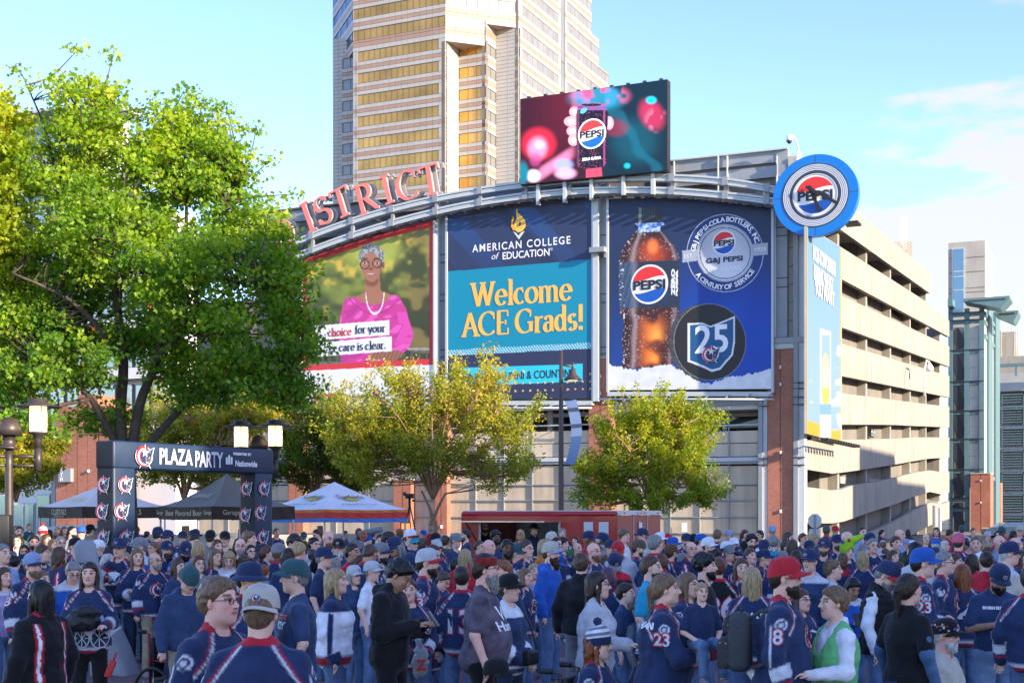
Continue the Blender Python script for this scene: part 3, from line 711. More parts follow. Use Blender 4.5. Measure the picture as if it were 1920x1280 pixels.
# ---- unseen block added off to the right, shaped to shadow the garage wall
ob = GB.root('unseen_shadow_block','stepped brick office block standing right of the plaza, opposite the garage side wall','building')
run = 62.0; sh = SUN_DIR*run; lx,ly = sh.dot(GB.ex),sh.dot(GB.ey)
for (a,c_,pp) in ((1609,1674,(1611,838)),(1596,1732,(1674,903))):
 z_ = GB.Z(*pp)+run*math.tan(SUN_EL); b = MB(); x0,x1 = GB.X(a),GB.X(c_); b.box((x0+lx,ly-9,0),(x1+lx,ly,z_)); b.build('shadow_step',M['brick'],ob)
# ================================================================== SIGNS
def ribbon(b,pts,thick,thin,y,nib=0.26,mi=0,y1=None,closed=False):
 n = len(pts); L_,R_ = [],[]
 for i,(x,z) in enumerate(pts):
  p = pts[i-1] if (i > 0 or closed) else pts[i]; q = pts[(i+1) % n] if (i < n-1 or closed) else pts[i]
  dx,dz = q[0]-p[0],q[1]-p[1]; l = math.hypot(dx,dz) or 1; dx /= l; dz /= l
  th = math.atan2(dz,dx); w = thin+(thick-thin)*abs(math.sin(th-nib))**1.25; w /= 2
  L_.append((x-dz*w,z+dx*w)); R_.append((x+dz*w,z-dx*w))
 m = n if closed else n-1
 y1 = y if y1 is None else y1
 V = [(a,y,c) for a,c in L_]+[(a,y,c) for a,c in R_]+([(a,y1,c) for a,c in L_]+[(a,y1,c) for a,c in R_] if y1 != y else [])
 Fs = []
 for i in range(m):
  j = (i+1) % n; Fs.append((i,n+i,n+j,j))
  if y1 != y: Fs += [(i,j,2*n+j,2*n+i),(n+i,3*n+i,3*n+j,n+j)]
 if y1 != y and not closed: Fs += [(0,2*n,3*n,n),(n-1,2*n-1,4*n-1,3*n-1)]
 b.add(V,Fs,mi)
def arc(cx,cy,rx,ry,a0,a1,n=14): return [(cx+rx*math.cos(math.radians(a0+(a1-a0)*i/n)),cy+ry*math.sin(math.radians(a0+(a1-a0)*i/n))) for i in range(n+1)]
def ln(*p): return list(p)
SR = lambda x,y,w=.26: ('s',x,y,w)
GL = {
 'D': (.85,[ln((.15,0),(.15,1)),ln((.1,.99),(.2,.99))+arc(.25,.5,.52,.49,90,-90)+ln((.1,.01))],[SR(.1,1),SR(.1,0)]),
 'I': (.40,[ln((.2,0),(.2,1))],[SR(.2,1,.36),SR(.2,0,.36)]),
 'S': (.68,[arc(.33,.74,.23,.245,25,180,10)+arc(.33,.74,.23,.245,180,262,5)+arc(.34,.26,.25,.245,82,0,6)+arc(.34,.26,.25,.245,0,-155,10)],[('v',.56,.86,.2),('v',.08,.14,.2)]),
 'T': (.80,[ln((.4,0),(.4,1)),ln((.04,.98),(.76,.98))],[SR(.4,0,.36),('v',.05,.9,.18),('v',.75,.9,.18)]),
 'R': (.82,[ln((.15,0),(.15,1)),ln((.12,.99))+arc(.3,.745,.26,.245,90,-90)+ln((.12,.5)),ln((.34,.5),(.7,.03),(.8,.0))],[SR(.12,1),SR(.15,0,.34)]),
 'C': (.86,[arc(.47,.5,.42,.49,48,318,22)],[('v',.76,.8,.24)]),
 'W': (1.2,[ln((.12,1),(.38,0.02)),ln((.38,.02),(.6,.95)),ln((.6,.95),(.84,.02)),ln((.84,.02),(1.08,1))],[SR(.12,1,.3),SR(.6,1,.3),SR(1.08,1,.26)]),
 'A': (.90,[ln((.12,0),(.44,.99)),ln((.43,.99),(.78,0)),ln((.22,.34),(.66,.34))],[SR(.12,0,.26),SR(.78,0,.34)]),
 'E': (.70,[ln((.15,0),(.15,1)),ln((.1,.99),(.6,.99)),ln((.1,.5),(.5,.5)),ln((.1,.01),(.62,.01))],[('v',.6,.88,.24),('v',.62,.12,.26),('v',.5,.5,.2)]),
 'G': (.92,[arc(.46,.5,.41,.49,50,300,22)+ln((.74,.12)),ln((.76,.05),(.76,.42))],[('v',.74,.8,.24),SR(.74,.43,.3)]),
 'e': (.58,[arc(.29,.33,.22,.32,2,325,20),ln((.1,.36),(.49,.36))],[]),
 'l': (.32,[ln((.16,0),(.16,1.06))],[SR(.1,1.05,.14),SR(.16,0,.28)]),
 'c': (.52,[arc(.28,.33,.22,.32,55,315,16)],[('v',.42,.52,.1)]),
 'o': (.62,[arc(.31,.33,.24,.32,0,358,22)],[]),
 'm': (1.0,[ln((.14,0),(.14,.64)),ln((.14,.5))+arc(.3,.46,.17,.18,140,0)+ln((.48,0)),ln((.48,.46))+arc(.65,.46,.17,.18,140,0)+ln((.83,0))],[SR(.09,.63,.14),SR(.14,0,.25),SR(.48,0,.22),SR(.84,0,.25)]),
 'a': (.56,[ln((.1,.5))+arc(.26,.46,.16,.18,130,0)+ln((.42,.02)),arc(.25,.19,.16,.19,70,320,12),ln((.42,.05),(.52,.03))],[]),
 'r': (.44,[ln((.14,0),(.14,.64)),ln((.14,.42))+arc(.33,.42,.17,.2,160,60)],[SR(.09,.63,.14),SR(.16,0,.28)]),
 'd': (.64,[ln((.47,0),(.47,1.06)),arc(.28,.33,.2,.32,35,325,16)],[SR(.42,1.05,.14),SR(.52,.01,.14)]),
 's': (.46,[arc(.23,.48,.14,.17,30,255,10)+arc(.23,.17,.15,.17,75,-150,10)],[]),
 'h': (.66,[ln((.14,0),(.14,1.06)),ln((.14,.44))+arc(.32,.46,.18,.18,140,0)+ln((.5,0))],[SR(.09,1.05,.14),SR(.14,0,.25),SR(.5,0,.25)]),
 'i': (.32,[ln((.16,0),(.16,.64)),ln((.16,.8),(.16,.95))],[SR(.1,.63,.14),SR(.16,0,.28)]),
 'f': (.38,[ln((.16,0),(.16,.8))+arc(.3,.84,.14,.2,180,60,8),ln((.02,.62),(.34,.62))],[SR(.16,0,.28)]),
 'u': (.64,[ln((.14,.64),(.14,.2))+arc(.29,.2,.15,.19,180,330,10),ln((.48,0),(.48,.64))],[SR(.1,.63,.14),SR(.44,.63,.14)]),
 'y': (.58,[ln((.08,.64),(.3,.05)),ln((.5,.64),(.24,-.2),(.1,-.26))],[SR(.08,.63,.22),SR(.5,.63,.2)]),
 '.': (.26,[ln((.13,-.02),(.13,.13))],[]),'!': (.34,[ln((.17,.32),(.17,1.05)),ln((.17,-.02),(.17,.14))],[]),' ': (.3,[],[])}
def serif_text(b,body,x,z,size,tilt=0.0,y=0.0,y1=None,thick=.17,thin=.045,width=None,mi=0,eps=.002):
 tot = sum(GL[c][0] for c in body); sx = (width/tot/size) if width else 1.0
 cx = -tot/2; ct,st_ = math.cos(tilt),math.sin(tilt); k = 0
 for c in body:
  w,strokes,serifs = GL[c]
  def tr(p): X = (cx+p[0])*size*sx; Z = (p[1]-.5)*size; return (x+X*ct-Z*st_,z+X*st_+Z*ct)
  for s_ in strokes:
   k += 1; closed = c == 'o' and len(s_) > 10
   ribbon(b,[tr(p) for p in (s_[:-1] if closed else s_)],thick*size,thin*size,y-eps*(k % 5),.2+tilt,mi,y1,closed)
  for q in serifs:
   k += 1
   if q[0] == 's': P = [(q[1]-q[3]/2,q[2]),(q[1]+q[3]/2,q[2])]
   else: P = [(q[1],q[2]-q[3]/2),(q[1],q[2]+q[3]/2)]
   ribbon(b,[tr(p) for p in P],thin*size*1.5,thin*size*1.5,y-eps*(k % 5)-eps*.5,0,mi,y1)
  cx += w
# ---- DISTRICT sign standing on the arch
M['letter_red'] = mat('letter_red',(0.75,0.20,0.17),.45,var=.08,scale=1.5); M['letter_side'] = mat('letter_side',(.34,.30,.29),.4)
M['letter_grey'] = mat('letter_faded',(0.36,0.28,0.31),.5)
dist = GA.root('district_sign','large pink-red serif letters spelling DISTRICT standing along the curved steel arch','sign')
for ch,px,py,hp,til in (('D',533,440,62,25),('I',580,410,62,22),('S',608,397,58,21),('T',642,382,60,19),('R',690,373,60,16),('I',728,358,58,15),('C',766,350,60,13),('T',808,340,62,10)):
 x,z_ = GA.hit(px,py-1.5,-1.1); sz = hp/F*GA.world(x,-1.1).y*.9
 b = MB(); serif_text(b,ch,x,z_,sz,math.radians(til),-1.35,-1.05,thick=.165,thin=.055,mi=0,eps=.004)
 b.mi = [0]*len(b.f)
 for k,f in enumerate(b.f):
  ys = [b.v[i][1] for i in f]
  if max(ys)-min(ys) > .1: b.mi[k] = 1
 o = b.build('letter_'+ch.lower(),[M['letter_red'],M['letter_side']],dist)
 b = MB(); serif_text(b,ch,x+.28,z_+.05,sz,math.radians(til),-.95,-.8,thick=.17,thin=.06,eps=.004); b.build('letter_back',M['letter_side'],o)
# ---- painting helpers: artwork evaluated on a fine grid of a flat board
def inpoly(P,X,Y):
 r = np.zeros(X.shape,bool); n = len(P)
 for i in range(n):
  x0,y0 = P[i]; x1,y1 = P[(i+1) % n]
  if y0 == y1: continue
  c = ((y0 > Y) != (y1 > Y)) & (X < (x1-x0)*(Y-y0)/(y1-y0)+x0); r ^= c
 return r
def ell(X,Y,cx,cy,rx,ry,rot=0.0):
 c,s_ = math.cos(rot),math.sin(rot); u = (X-cx)*c+(Y-cy)*s_; v = -(X-cx)*s_+(Y-cy)*c
 return np.sqrt((u/rx)**2+(v/ry)**2)
def sm(x,a,b): t = np.clip((x-a)/(b-a),0,1); return t*t*(3-2*t)
def lerp(C,m,col):
 col = np.array(rgb(col)[:3] if not isinstance(col,np.ndarray) else col); m = np.asarray(m,float)[...,None]; return C*(1-m)+col*m
def vnoise(X,Y,sc,seed=0):
 rs = np.random.RandomState(seed); G = rs.rand(256,256)
 x = X/sc+50; y = Y/sc+50; xi = np.floor(x).astype(int); yi = np.floor(y).astype(int); fx = x-xi; fy = y-yi; fx = fx*fx*(3-2*fx); fy = fy*fy*(3-2*fy)
 g = lambda a,b: G[a % 256,b % 256]
 return (g(xi,yi)*(1-fx)+g(xi+1,yi)*fx)*(1-fy)+(g(xi,yi+1)*(1-fx)+g(xi+1,yi+1)*fx)*fy
def board(name,fr,pl,pr,topf,botf,y,art,parent,m,res=1.1,nx=None):
 """grid panel between photo columns; art(PX, PY) gives linear colours"""
 nx = int((pr-pl)/res); x0,x1 = fr.X(pl,y),fr.X(pr,y)
 xs = np.linspace(x0,x1,nx); ptop = []
 pxs = np.array([proj(fr.world(x,y))[0] for x in xs])
 zt = np.array([fr.hit(p,topf(p),y)[1] for p in pxs]); zb = np.array([fr.hit(p,botf(p),y)[1] for p in pxs])
 hpx = (botf(pl)-topf(pl)+botf(pr)-topf(pr))/2; ny = int(hpx/res)
 t = np.linspace(0,1,ny)[:,None]; Z = zb[None]*(1-t)+zt[None]*t; X = np.repeat(xs[None],ny,0)
 W = np.array([fr.o.x,fr.o.y])[:,None,None]+np.array([fr.ex.x,fr.ex.y])[:,None,None]*X+np.array([fr.ey.x,fr.ey.y])[:,None,None]*y
 PX = CX+F*W[0]/W[1]; PY = HY+F*(H-Z)/W[1]
 C = art(PX,PY).reshape(-1,3)
 me = bpy.data.meshes.new(name); V = np.stack([X,np.full_like(X,y),Z],-1).reshape(-1,3)
 i = np.arange(ny-1)[:,None]*nx+np.arange(nx-1)[None]; Q = np.stack([i,i+1,i+1+nx,i+nx],-1).reshape(-1,4)
 me.vertices.add(len(V)); me.vertices.foreach_set('co',V.astype(np.float32).ravel()); me.loops.add(Q.size); me.loops.foreach_set('vertex_index',Q.ravel().astype(np.int32))
 me.polygons.add(len(Q)); me.polygons.foreach_set('loop_start',np.arange(0,Q.size,4,dtype=np.int32)); me.update(calc_edges=True)
 ca = me.color_attributes.new('Col','FLOAT_COLOR','POINT'); ca.data.foreach_set('color',np.concatenate([np.clip(C,0,4),np.ones((len(C),1))],1).astype(np.float32).ravel())
 me.materials.append(m); return link(name,me,parent)
def proj(p): return CX+F*p.x/p.y,HY+F*(H-p.z)/p.y
# ---- emblems
def globe_mesh(name='soda_globe'):
 b = MB(); n = 40
 circ = lambda r: [(r*math.cos(2*math.pi*i/n),r*math.sin(2*math.pi*i/n)) for i in range(n)]
 def flat(P,y,c): b.add([(x,y,z) for x,z in P],[tuple(range(len(P)))],0,c)
 flat(circ(1.0),0,(.78,.78,.8,1));
 def cap(sign,y,c,base,amp,r=.9):
  xs = [r*math.cos(math.pi*i/24) for i in range(25)]
  curve = [(x,base+amp*math.sin(x*2.6)) for x in xs]
  arcp = [(r*math.cos(math.pi*i/24),sign*r*math.sin(math.pi*i/24)) for i in range(25)]
  # strips between arc and curve
  for i in range(24):
   a0,a1 = arcp[i],arcp[i+1]; c0,c1_ = curve[i],curve[i+1]
   if sign*(a0[1]-c0[1]) < 0 and sign*(a1[1]-c1_[1]) < 0: continue
   za0 = a0[1] if sign*(a0[1]-c0[1]) > 0 else c0[1]; za1 = a1[1] if sign*(a1[1]-c1_[1]) > 0 else c1_[1]
   P = [(a0[0],y,za0),(a1[0],y,za1),(c1_[0],y,c1_[1]),(c0[0],y,c0[1])]
   if sign > 0: P = P[::-1]
   b.add(P,[(0,1,2,3)],0,c)
 cap(1,-.015,(.68,.03,.03,1),.30,.10); cap(-1,-.015,(.005,.09,.42,1),-.34,.10)
 return b.mesh(name,M['print'])
GLOBE = globe_mesh()
M['ink'] = mat('ink',(.015,.018,.03),.5); M['ink_white'] = mat('ink_white',(.8,.8,.82),.5); M['ink_navy'] = mat('ink_navy',(.012,.022,.06),.5)
M['ink_gold'] = mat('ink_gold',(.85,.48,.09),.5); M['ink_silver'] = mat('ink_silver',(.55,.57,.6),.5)
def globe(parent,x,z,y,r,emis=None):
 o = link('globe_logo',GLOBE if emis is None else emis,parent,Matrix.Translation((x,y,z)) @ Matrix.Diagonal((r,.4,r,1)))
 t = put_text('lettering','PEPSI',parent,x,z-.02*r,y-.03,r*.62,M['ink'],width=r*1.72,bold=.025*r)
 return o
def emblem_mesh():
 b = MB(); k = [0]
 def flat(P,c): k[0] += 1; b.add([(x,-.016*k[0],z) for x,z in P],[tuple(range(len(P)))[::-1]],0,c)
 W = (.62,.66,.72,1); N_ = (.012,.03,.085,1); R_ = (.42,.015,.04,1); B_ = (.015,.05,.14,1)
 def ring(cx,cz,ro,ri,a0,a1,c,n=26):
  k[0] += 1; y = -.016*k[0]
  for i in range(n):
   t0,t1 = [math.radians(a0+(a1-a0)*(i+j)/n) for j in (0,1)]
   f0,f1 = i/n,(i+1)/n; w0 = math.sin(math.pi*min(1,f0*1.0+.12))**.5; w1 = math.sin(math.pi*min(1,f1*1.0+.12))**.5
   r0,r1 = ro-(ro-ri)*w0,ro-(ro-ri)*w1
   b.add([(cx+ro*math.cos(t0),y,cz+ro*math.sin(t0)),(cx+ro*math.cos(t1),y,cz+ro*math.sin(t1)),(cx+r1*math.cos(t1),y,cz+r1*math.sin(t1)),(cx+r0*math.cos(t0),y,cz+r0*math.sin(t0))],[(3,2,1,0)] if a1 > a0 else [(0,1,2,3)],0,c)
 def star(cx,cz,r,c,ph=90,inner=.40,sy=1.0):
  P = []
  for i in range(10):
   rr = r if i % 2 == 0 else r*inner; t = math.radians(ph-36*i); P.append((cx+rr*math.cos(t),cz+rr*math.sin(t)*sy))
  flat(P[::-1],c)
 # lower legs of the star
 flat([(-.62,-1.0),(-.36,-.5),(-.18,-.55)][::-1],W); flat([(.66,-1.02),(.18,-.55),(.36,-.48)][::-1],W)
 flat([(math.cos(math.radians(a))*.92-.1,math.sin(math.radians(a))*.80-.02) for a in range(360,0,-12)],W)
 flat([(math.cos(math.radians(a))*.86-.1,math.sin(math.radians(a))*.74-.02) for a in range(360,0,-12)],N_)
 flat([(.1,.35),(1.0,.74),(.62,-.56),(.1,-.5)],W); flat([(.14,.32),(.9,.66),(.56,-.50),(.12,-.44)],N_)
 flat([(.2,.2),(.74,.54),(.3,.3)][::-1],W)
 ring(-.14,.0,.82,.34,58,335,R_); ring(-.12,-.03,.66,.50,95,325,W)
 flat([(-.09,.45),(.09,.45),(0,1.0)],W); star(.0,.30,.50,N_); star(.0,.30,.42,W)
 star(.44,-.12,.17,R_); star(.44,-.12,.08,W)
 for (x,z) in ((.62,.25),(.5,.3),(.66,.08),(.3,-.36),(.42,-.38),(.28,-.2),(.58,-.28)):
  flat([(x-.03,z),(x,z+.03),(x+.03,z),(x,z-.03)],W)
 return b.mesh('team_emblem',M['print'])
EMB = emblem_mesh()
def emblem(parent,x,z,y,r,flat=.35,name='emblem'):
 return link(name,EMB,parent,Matrix.Translation((x,y,z)) @ Matrix.Diagonal((r,r*flat,r,1)))
def frame_board(root,pl,pt,pr,pb,y,topf,m,w=.16,fr=GA):
 xl,xr = fr.X(pl,y),fr.X(pr,y); zb = fr.Z((pl+pr)/2,pb,y)
 for x,p in ((xl,pl),(xr,pr)):
  b = MB(); b.box((x-w/2,y-.12,fr.Z(p,pb,y)-.1),(x+w/2,y+.3,fr.Z(p,topf(p),y))); b.build('frame_side',m,root)
 zl,zr = fr.Z(pl,pb,y),fr.Z(pr,pb,y)
 b = MB(); b.prism([(xl,zl-.35),(xr,zr-.35),(xr,zr-.05),(xl,zl-.05)],y-.14,y+.3); b.build('frame_bottom',m,root)
 b = MB(); b.tube([(xl-.3,y-1.0,zl-.62),(xr+.3,y-1.0,zr-.62)],.07,6); b.build('lamp_rail',M['light_steel'],root)
 n = int((xr-xl)/1.3); b = MB()
 for i in range(n+1):
  x = xl+(xr-xl)*i/n; b.beam((x,y-1.0,zb-.62),(x,y+.1,zb-.3),.05,.05)
 b.build('rail_bracket',M['grey_steel'],root)
def back_panel(root,pl,pr,topf,botf,y,m,fr=GA):
 n = 14; ps = [pl+(pr-pl)*i/n for i in range(n+1)]
 pts = [(fr.X(p,y),fr.Z(p,botf(p),y)) for p in ps]+[(fr.X(p,y),fr.Z(p,topf(p),y)-.02) for p in reversed(ps)]
 b = MB(); b.prism(pts,y,y+.12); b.build('panel',m,root)
YB = -.85
# ---- board 1: hospital portrait
def jt(p): return 413.5+np.maximum(813-p,0)**1.18*.112
def jb(p): return 757+(813-p)*.012
def art_james(X,Y):
 C = np.zeros(X.shape+(3,)); C = lerp(C,np.ones(X.shape),(.06,.075,.02))
 n1 = vnoise(X,Y,26,1); n2 = vnoise(X,Y,12,2); n3 = vnoise(X,Y,60,3)
 C = lerp(C,sm(n1*.5+n2*.5+sm(X,740,640)*.25-sm(Y,470,600)*.35,.28,.72),(.20,.25,.04)); C = lerp(C,sm(n2*.6+vnoise(X,Y,7,9)*.4+sm(X,700,600)*.1-sm(Y,480,560)*.3,.45,.85),(.60,.42,.06))
 C = lerp(C,sm(ell(X,Y,700,465,60,45),1.15,.6)*.8,(.42,.47,.08)); C = lerp(C,sm(X,735,790)*.55,(.05,.055,.02)); C = lerp(C,sm(Y,540,640)*.75,(.035,.04,.022))
 C = lerp(C,sm(n1,.6,.8)*sm(X,740,780)*.5,(.35,.26,.08))
 # railing
 C = lerp(C,(Y > 652) & (Y < 656),(.3,.32,.33)); C = lerp(C,(Y > 656) & (np.mod(X,14) < 4),(.09,.09,.09)); C = lerp(C,(Y > 678),(.12,.14,.11))
 # neck and chest
 sk,sd_ = (.36,.155,.095),(.20,.075,.045)
 neck = inpoly([(684,520),(712,520),(714,545),(742,556),(738,572),(700,582),(662,572),(660,560),(684,548)],X,Y); C = lerp(C,neck,sk); C = lerp(C,neck*sm(ell(X,Y,697,526,15,13),1.1,.6),sd_)
 # jumper
 sw = inpoly([(652,560),(664,556),(682,568),(702,572),(722,566),(738,552),(748,556),(762,580),(768,606),(775,628),(768,650),(746,672),(700,680),(640,680),(634,620),(642,575),(648,556)],X,Y)
 mag = np.array([.54,.045,.27]); C = lerp(C,sw,mag); fold = vnoise(X*.6+Y*.4,Y,9,5)
 C = lerp(C,sw & (fold > .62),(.44,.035,.25)); C = lerp(C,sw & (fold < .25),(.72,.10,.45));
 C = lerp(C,sw & (np.abs(Y-(588-((X-702)/42)**2*22)) < 1.6),(.40,.03,.22))
 arm = inpoly([(744,585),(762,585),(776,628),(768,650),(744,668),(740,640),(750,622)],X,Y); C = lerp(C,arm & (fold > .35),(.66,.07,.40))
 hd = inpoly([(692,664),(716,658),(746,656),(757,662),(752,670),(738,677),(716,675),(696,673)],X,Y); C = lerp(C,hd,(.30,.13,.08)); C = lerp(C,hd & (np.mod(X+Y*.4,7) < 1.6),(.16,.06,.04))
 # necklace
 d = np.abs(ell(X,Y,703,548,17,40)-1); C = lerp(C,(d < .05) & (Y > 548),(.75,.72,.7))
 # head
 head = (ell(X,Y,696,492,21,28) < 1) | inpoly([(677,495),(716,495),(712,518),(700,529),(690,527),(680,514)],X,Y); C = lerp(C,head,sk)
 C = lerp(C,head*sm(X,708,718),sd_); C = lerp(C,head & (ell(X,Y,694,478,12,6) < 1),(.36,.17,.11))
 hair = (ell(X,Y,696,480,24,23) < 1) & ~((ell(X,Y,695,499,18.5,25) < 1)); C = lerp(C,hair,(.16,.17,.19)); C = lerp(C,hair & (vnoise(X,Y,2.2,8) > .55),(.38,.4,.42))
 C = lerp(C,ell(X,Y,719,497,2.5,6) < 1,sd_)
 for cx in (684,707):
  e = ell(X,Y,cx,495-(cx-695)*.1,9.5,9); C = lerp(C,(e < 1) & (e > .8),(.03,.025,.02)); C = lerp(C,ell(X,Y,cx,494,4,2) < 1,(.5,.45,.42)); C = lerp(C,ell(X,Y,cx,494,1.8,2) < 1,(.02,.01,.01))
  C = lerp(C,ell(X,Y,cx,485,6.5,1.4) < 1,(.05,.03,.02))
 C = lerp(C,ell(X,Y,695.5,504,4.2,3) < 1,(.19,.07,.04)); C = lerp(C,ell(X,Y,695,514,7,2.6) < 1,(.38,.09,.10)); C = lerp(C,ell(X,Y,695,513.4,6,.8) < 1,(.7,.6,.58))
 # caption strips
 r = 14.2
 for (a,b_,c_,d_) in (((560,613),(730,600),(730,628),(560,640)),((560,646),(735,630),(735,658),(560,671))): C = lerp(C,inpoly([a,b_,c_,d_],X,Y),(.74,.76,.8))
 # red border
 red = np.array([.60,.035,.045]); bd = (X < 577) | (X > 806) | (Y < jt(X)+11) | (Y > 695-(X-576)*.05-11); C = lerp(C,bd,red)
 wh = Y > 695-(X-576)*.05; C = lerp(C,wh,(.72,.74,.80)); C = lerp(C,wh & (Y > 738) & (Y < 752) & (X > 588) & (X < 640),red)
 return C
def tface(root,body,px,py,sz,m,y,width=None,rot=0,fr=GA,**kw):
 x,z_ = fr.hit(px,py,y); s_ = sz/F*fr.world(x,y).y
 return put_text('lettering',body,root,x,z_,y,s_,m,width=None if width is None else width/F*fr.world(x,y).y*1.075,rot=rot,**kw)
b1 = GA.root('hospital_billboard','billboard of a woman in a magenta sweater and round glasses with a red border','billboard')
back_panel(b1,566,815,jt,jb,YB+.02,M['light_steel']); board('printed_sheet',GA,568,813,jt,jb,YB-.03,lambda X,Y: art_james(X,Y),b1,M['print'])
frame_board(b1,566,487,815,757,YB,jt,M['light_steel'])
def st_line(root,body,px,py,hp,wpx,m,y,fr=GA,**kw):
 x,z_ = fr.hit(px,py,y); k = fr.world(x,y).y/F; b = MB(); serif_text(b,body,x,z_,hp*k,0,y,width=wpx*k*1.07,eps=.004,**kw); return b.build('lettering',m,root)
M['ink_red'] = mat('ink_red',(.55,.03,.03),.5)
st_line(b1,'choice',637,622,14.5,48,M['ink_red'],YB-.045,thick=.2,thin=.08); st_line(b1,'for your',694,616,14.5,62,M['ink'],YB-.045,thick=.2,thin=.08)
st_line(b1,'er care is clear.',670,649,14.5,116,M['ink'],YB-.045,thick=.2,thin=.08)
tface(b1,'The James',750,709,18,M['ink'],YB-.045,width=70); tface(b1,'THE OHIO STATE UNIVERSITY',757,731,7,M['ink'],YB-.045,width=80); tface(b1,'COMPREHENSIVE CANCER CENTER',757,740,5,M['ink'],YB-.045,width=80)
tface(b1,'#',582,745,12,M['ink'],YB-.045); tface(b1,'Choose',613,744,12,M['ink_white'],YB-.045,width=44); tface(b1,'The James',663,743,12,M['ink'],YB-.045,width=42)
x,z_ = GA.hit(707,737,YB-.04); b = MB(); k = GA.world(x,0).y/F; ribbon(b,[(x+5*k*math.cos(t*math.pi/8),z_+7*k*math.sin(t*math.pi/8)) for t in range(16)],3*k,3*k,YB-.04,closed=True); b.build('letter_o_logo',M['ink_red'],b1)
# ---- board 2: college
def at_(p): return 405-(p-839)*.115+((p-975)/136)**2*1.5
def ab(p): return 749-(p-839)*.012
def art_ace(X,Y):
 C = np.zeros(X.shape+(3,))+np.array([.022,.035,.095])
 t = X-Y*.9; C = lerp(C,(np.mod(t,150) < 50)*sm(Y,560,380)*.8,(.018,.07,.22)); C = lerp(C,(np.mod(t+60,210) < 40)*.35,(.01,.012,.03))
 u = (X-839)/271.
 t1 = 509-u*23; t2 = 656-u*14; t3 = 667-u*14
 C = lerp(C,(Y > t1) & (Y < t3),(.001,.24,.37)); C = lerp(C,(Y > t2) & (Y < t3) & (np.mod(X*1.0-(Y)*.8,5.6) < 2.6),(.42,.68,.78))
 C = lerp(C,Y > t3,(.024,.032,.085))
 bx = (X > 860) & (X < 1092) & (Y > 690-(X-860)*.035) & (Y < 724-(X-860)*.04); C = lerp(C,bx,(.03,.52,.66))
 # gold triangles
 for r_,y0 in enumerate((705,719,733)):
  yy = y0-(X-960)*.03; on = (X > (1096 if r_ == 0 else 965)) & (np.mod(X-965,14) < 4) & (np.abs(Y-yy) < 2.2-np.mod(X-965,14)*.45); C = lerp(C,on,(.75,.5,.12))
 return C
b2 = GA.root('college_billboard','navy and teal billboard reading Welcome ACE Grads! in gold letters','billboard')
back_panel(b2,837,1112,at_,ab,YB+.02,M['light_steel']); board('printed_sheet',GA,839,1110.5,at_,ab,YB-.03,art_ace,b2,M['print']); frame_board(b2,838,405,1112,750,YB,at_,M['light_steel'])
st_line(b2,'Welcome',976,547,44,196,M['ink_gold'],YB-.045,thick=.19,thin=.05); st_line(b2,'ACE Grads!',978,602,44,236,M['ink_gold'],YB-.045,thick=.19,thin=.05)
tface(b2,'AMERICAN COLLEGE',976,458,20,M['ink_white'],YB-.045,width=188,space=1.25,bold=.012); tface(b2,'EDUCATION',986,476,19,M['ink_white'],YB-.045,width=90,bold=.012); tface(b2,'of',929,480,17,M['ink_white'],YB-.045,shear=.3); tface(b2,'\u00ae',1034,467,7,M['ink_white'],YB-.045)
tface(b2,'10,000',897,709,20,M['ink_navy'],YB-.045,width=56,bold=.01)
tface(b2,'ALUMNI & COUNTING',1004,702,21,M['ink_navy'],YB-.045,width=152,bold=.01)
b = MB()
def fl(P,c,yy): b.add([(GA.hit(px,py,yy)[0],yy,GA.hit(px,py,yy)[1]) for px,py in P],[tuple(range(len(P)))],0,c)
fl([(968,393),(971,391),(970,398),(978,405),(985,414),(986,424),(980,433),(972,436),(966,432),(963,424),(965,417),(969,410),(968,402)],(.85,.5,.08,1),YB-.04)
fl([(962,404),(964,410),(962,418),(964,426),(968,431),(962,432),(958,424),(959,413)],(.8,.38,.03,1),YB-.073)
fl([(975,414),(977,420),(974,426),(972,420)],(.022,.035,.095,1),YB-.09)
fl([(962,434),(968,437),(972,442),(977,436),(984,433),(973,449)],(.6,.68,.72,1),YB-.04); b.build('flame_logo',M['print'],b2)
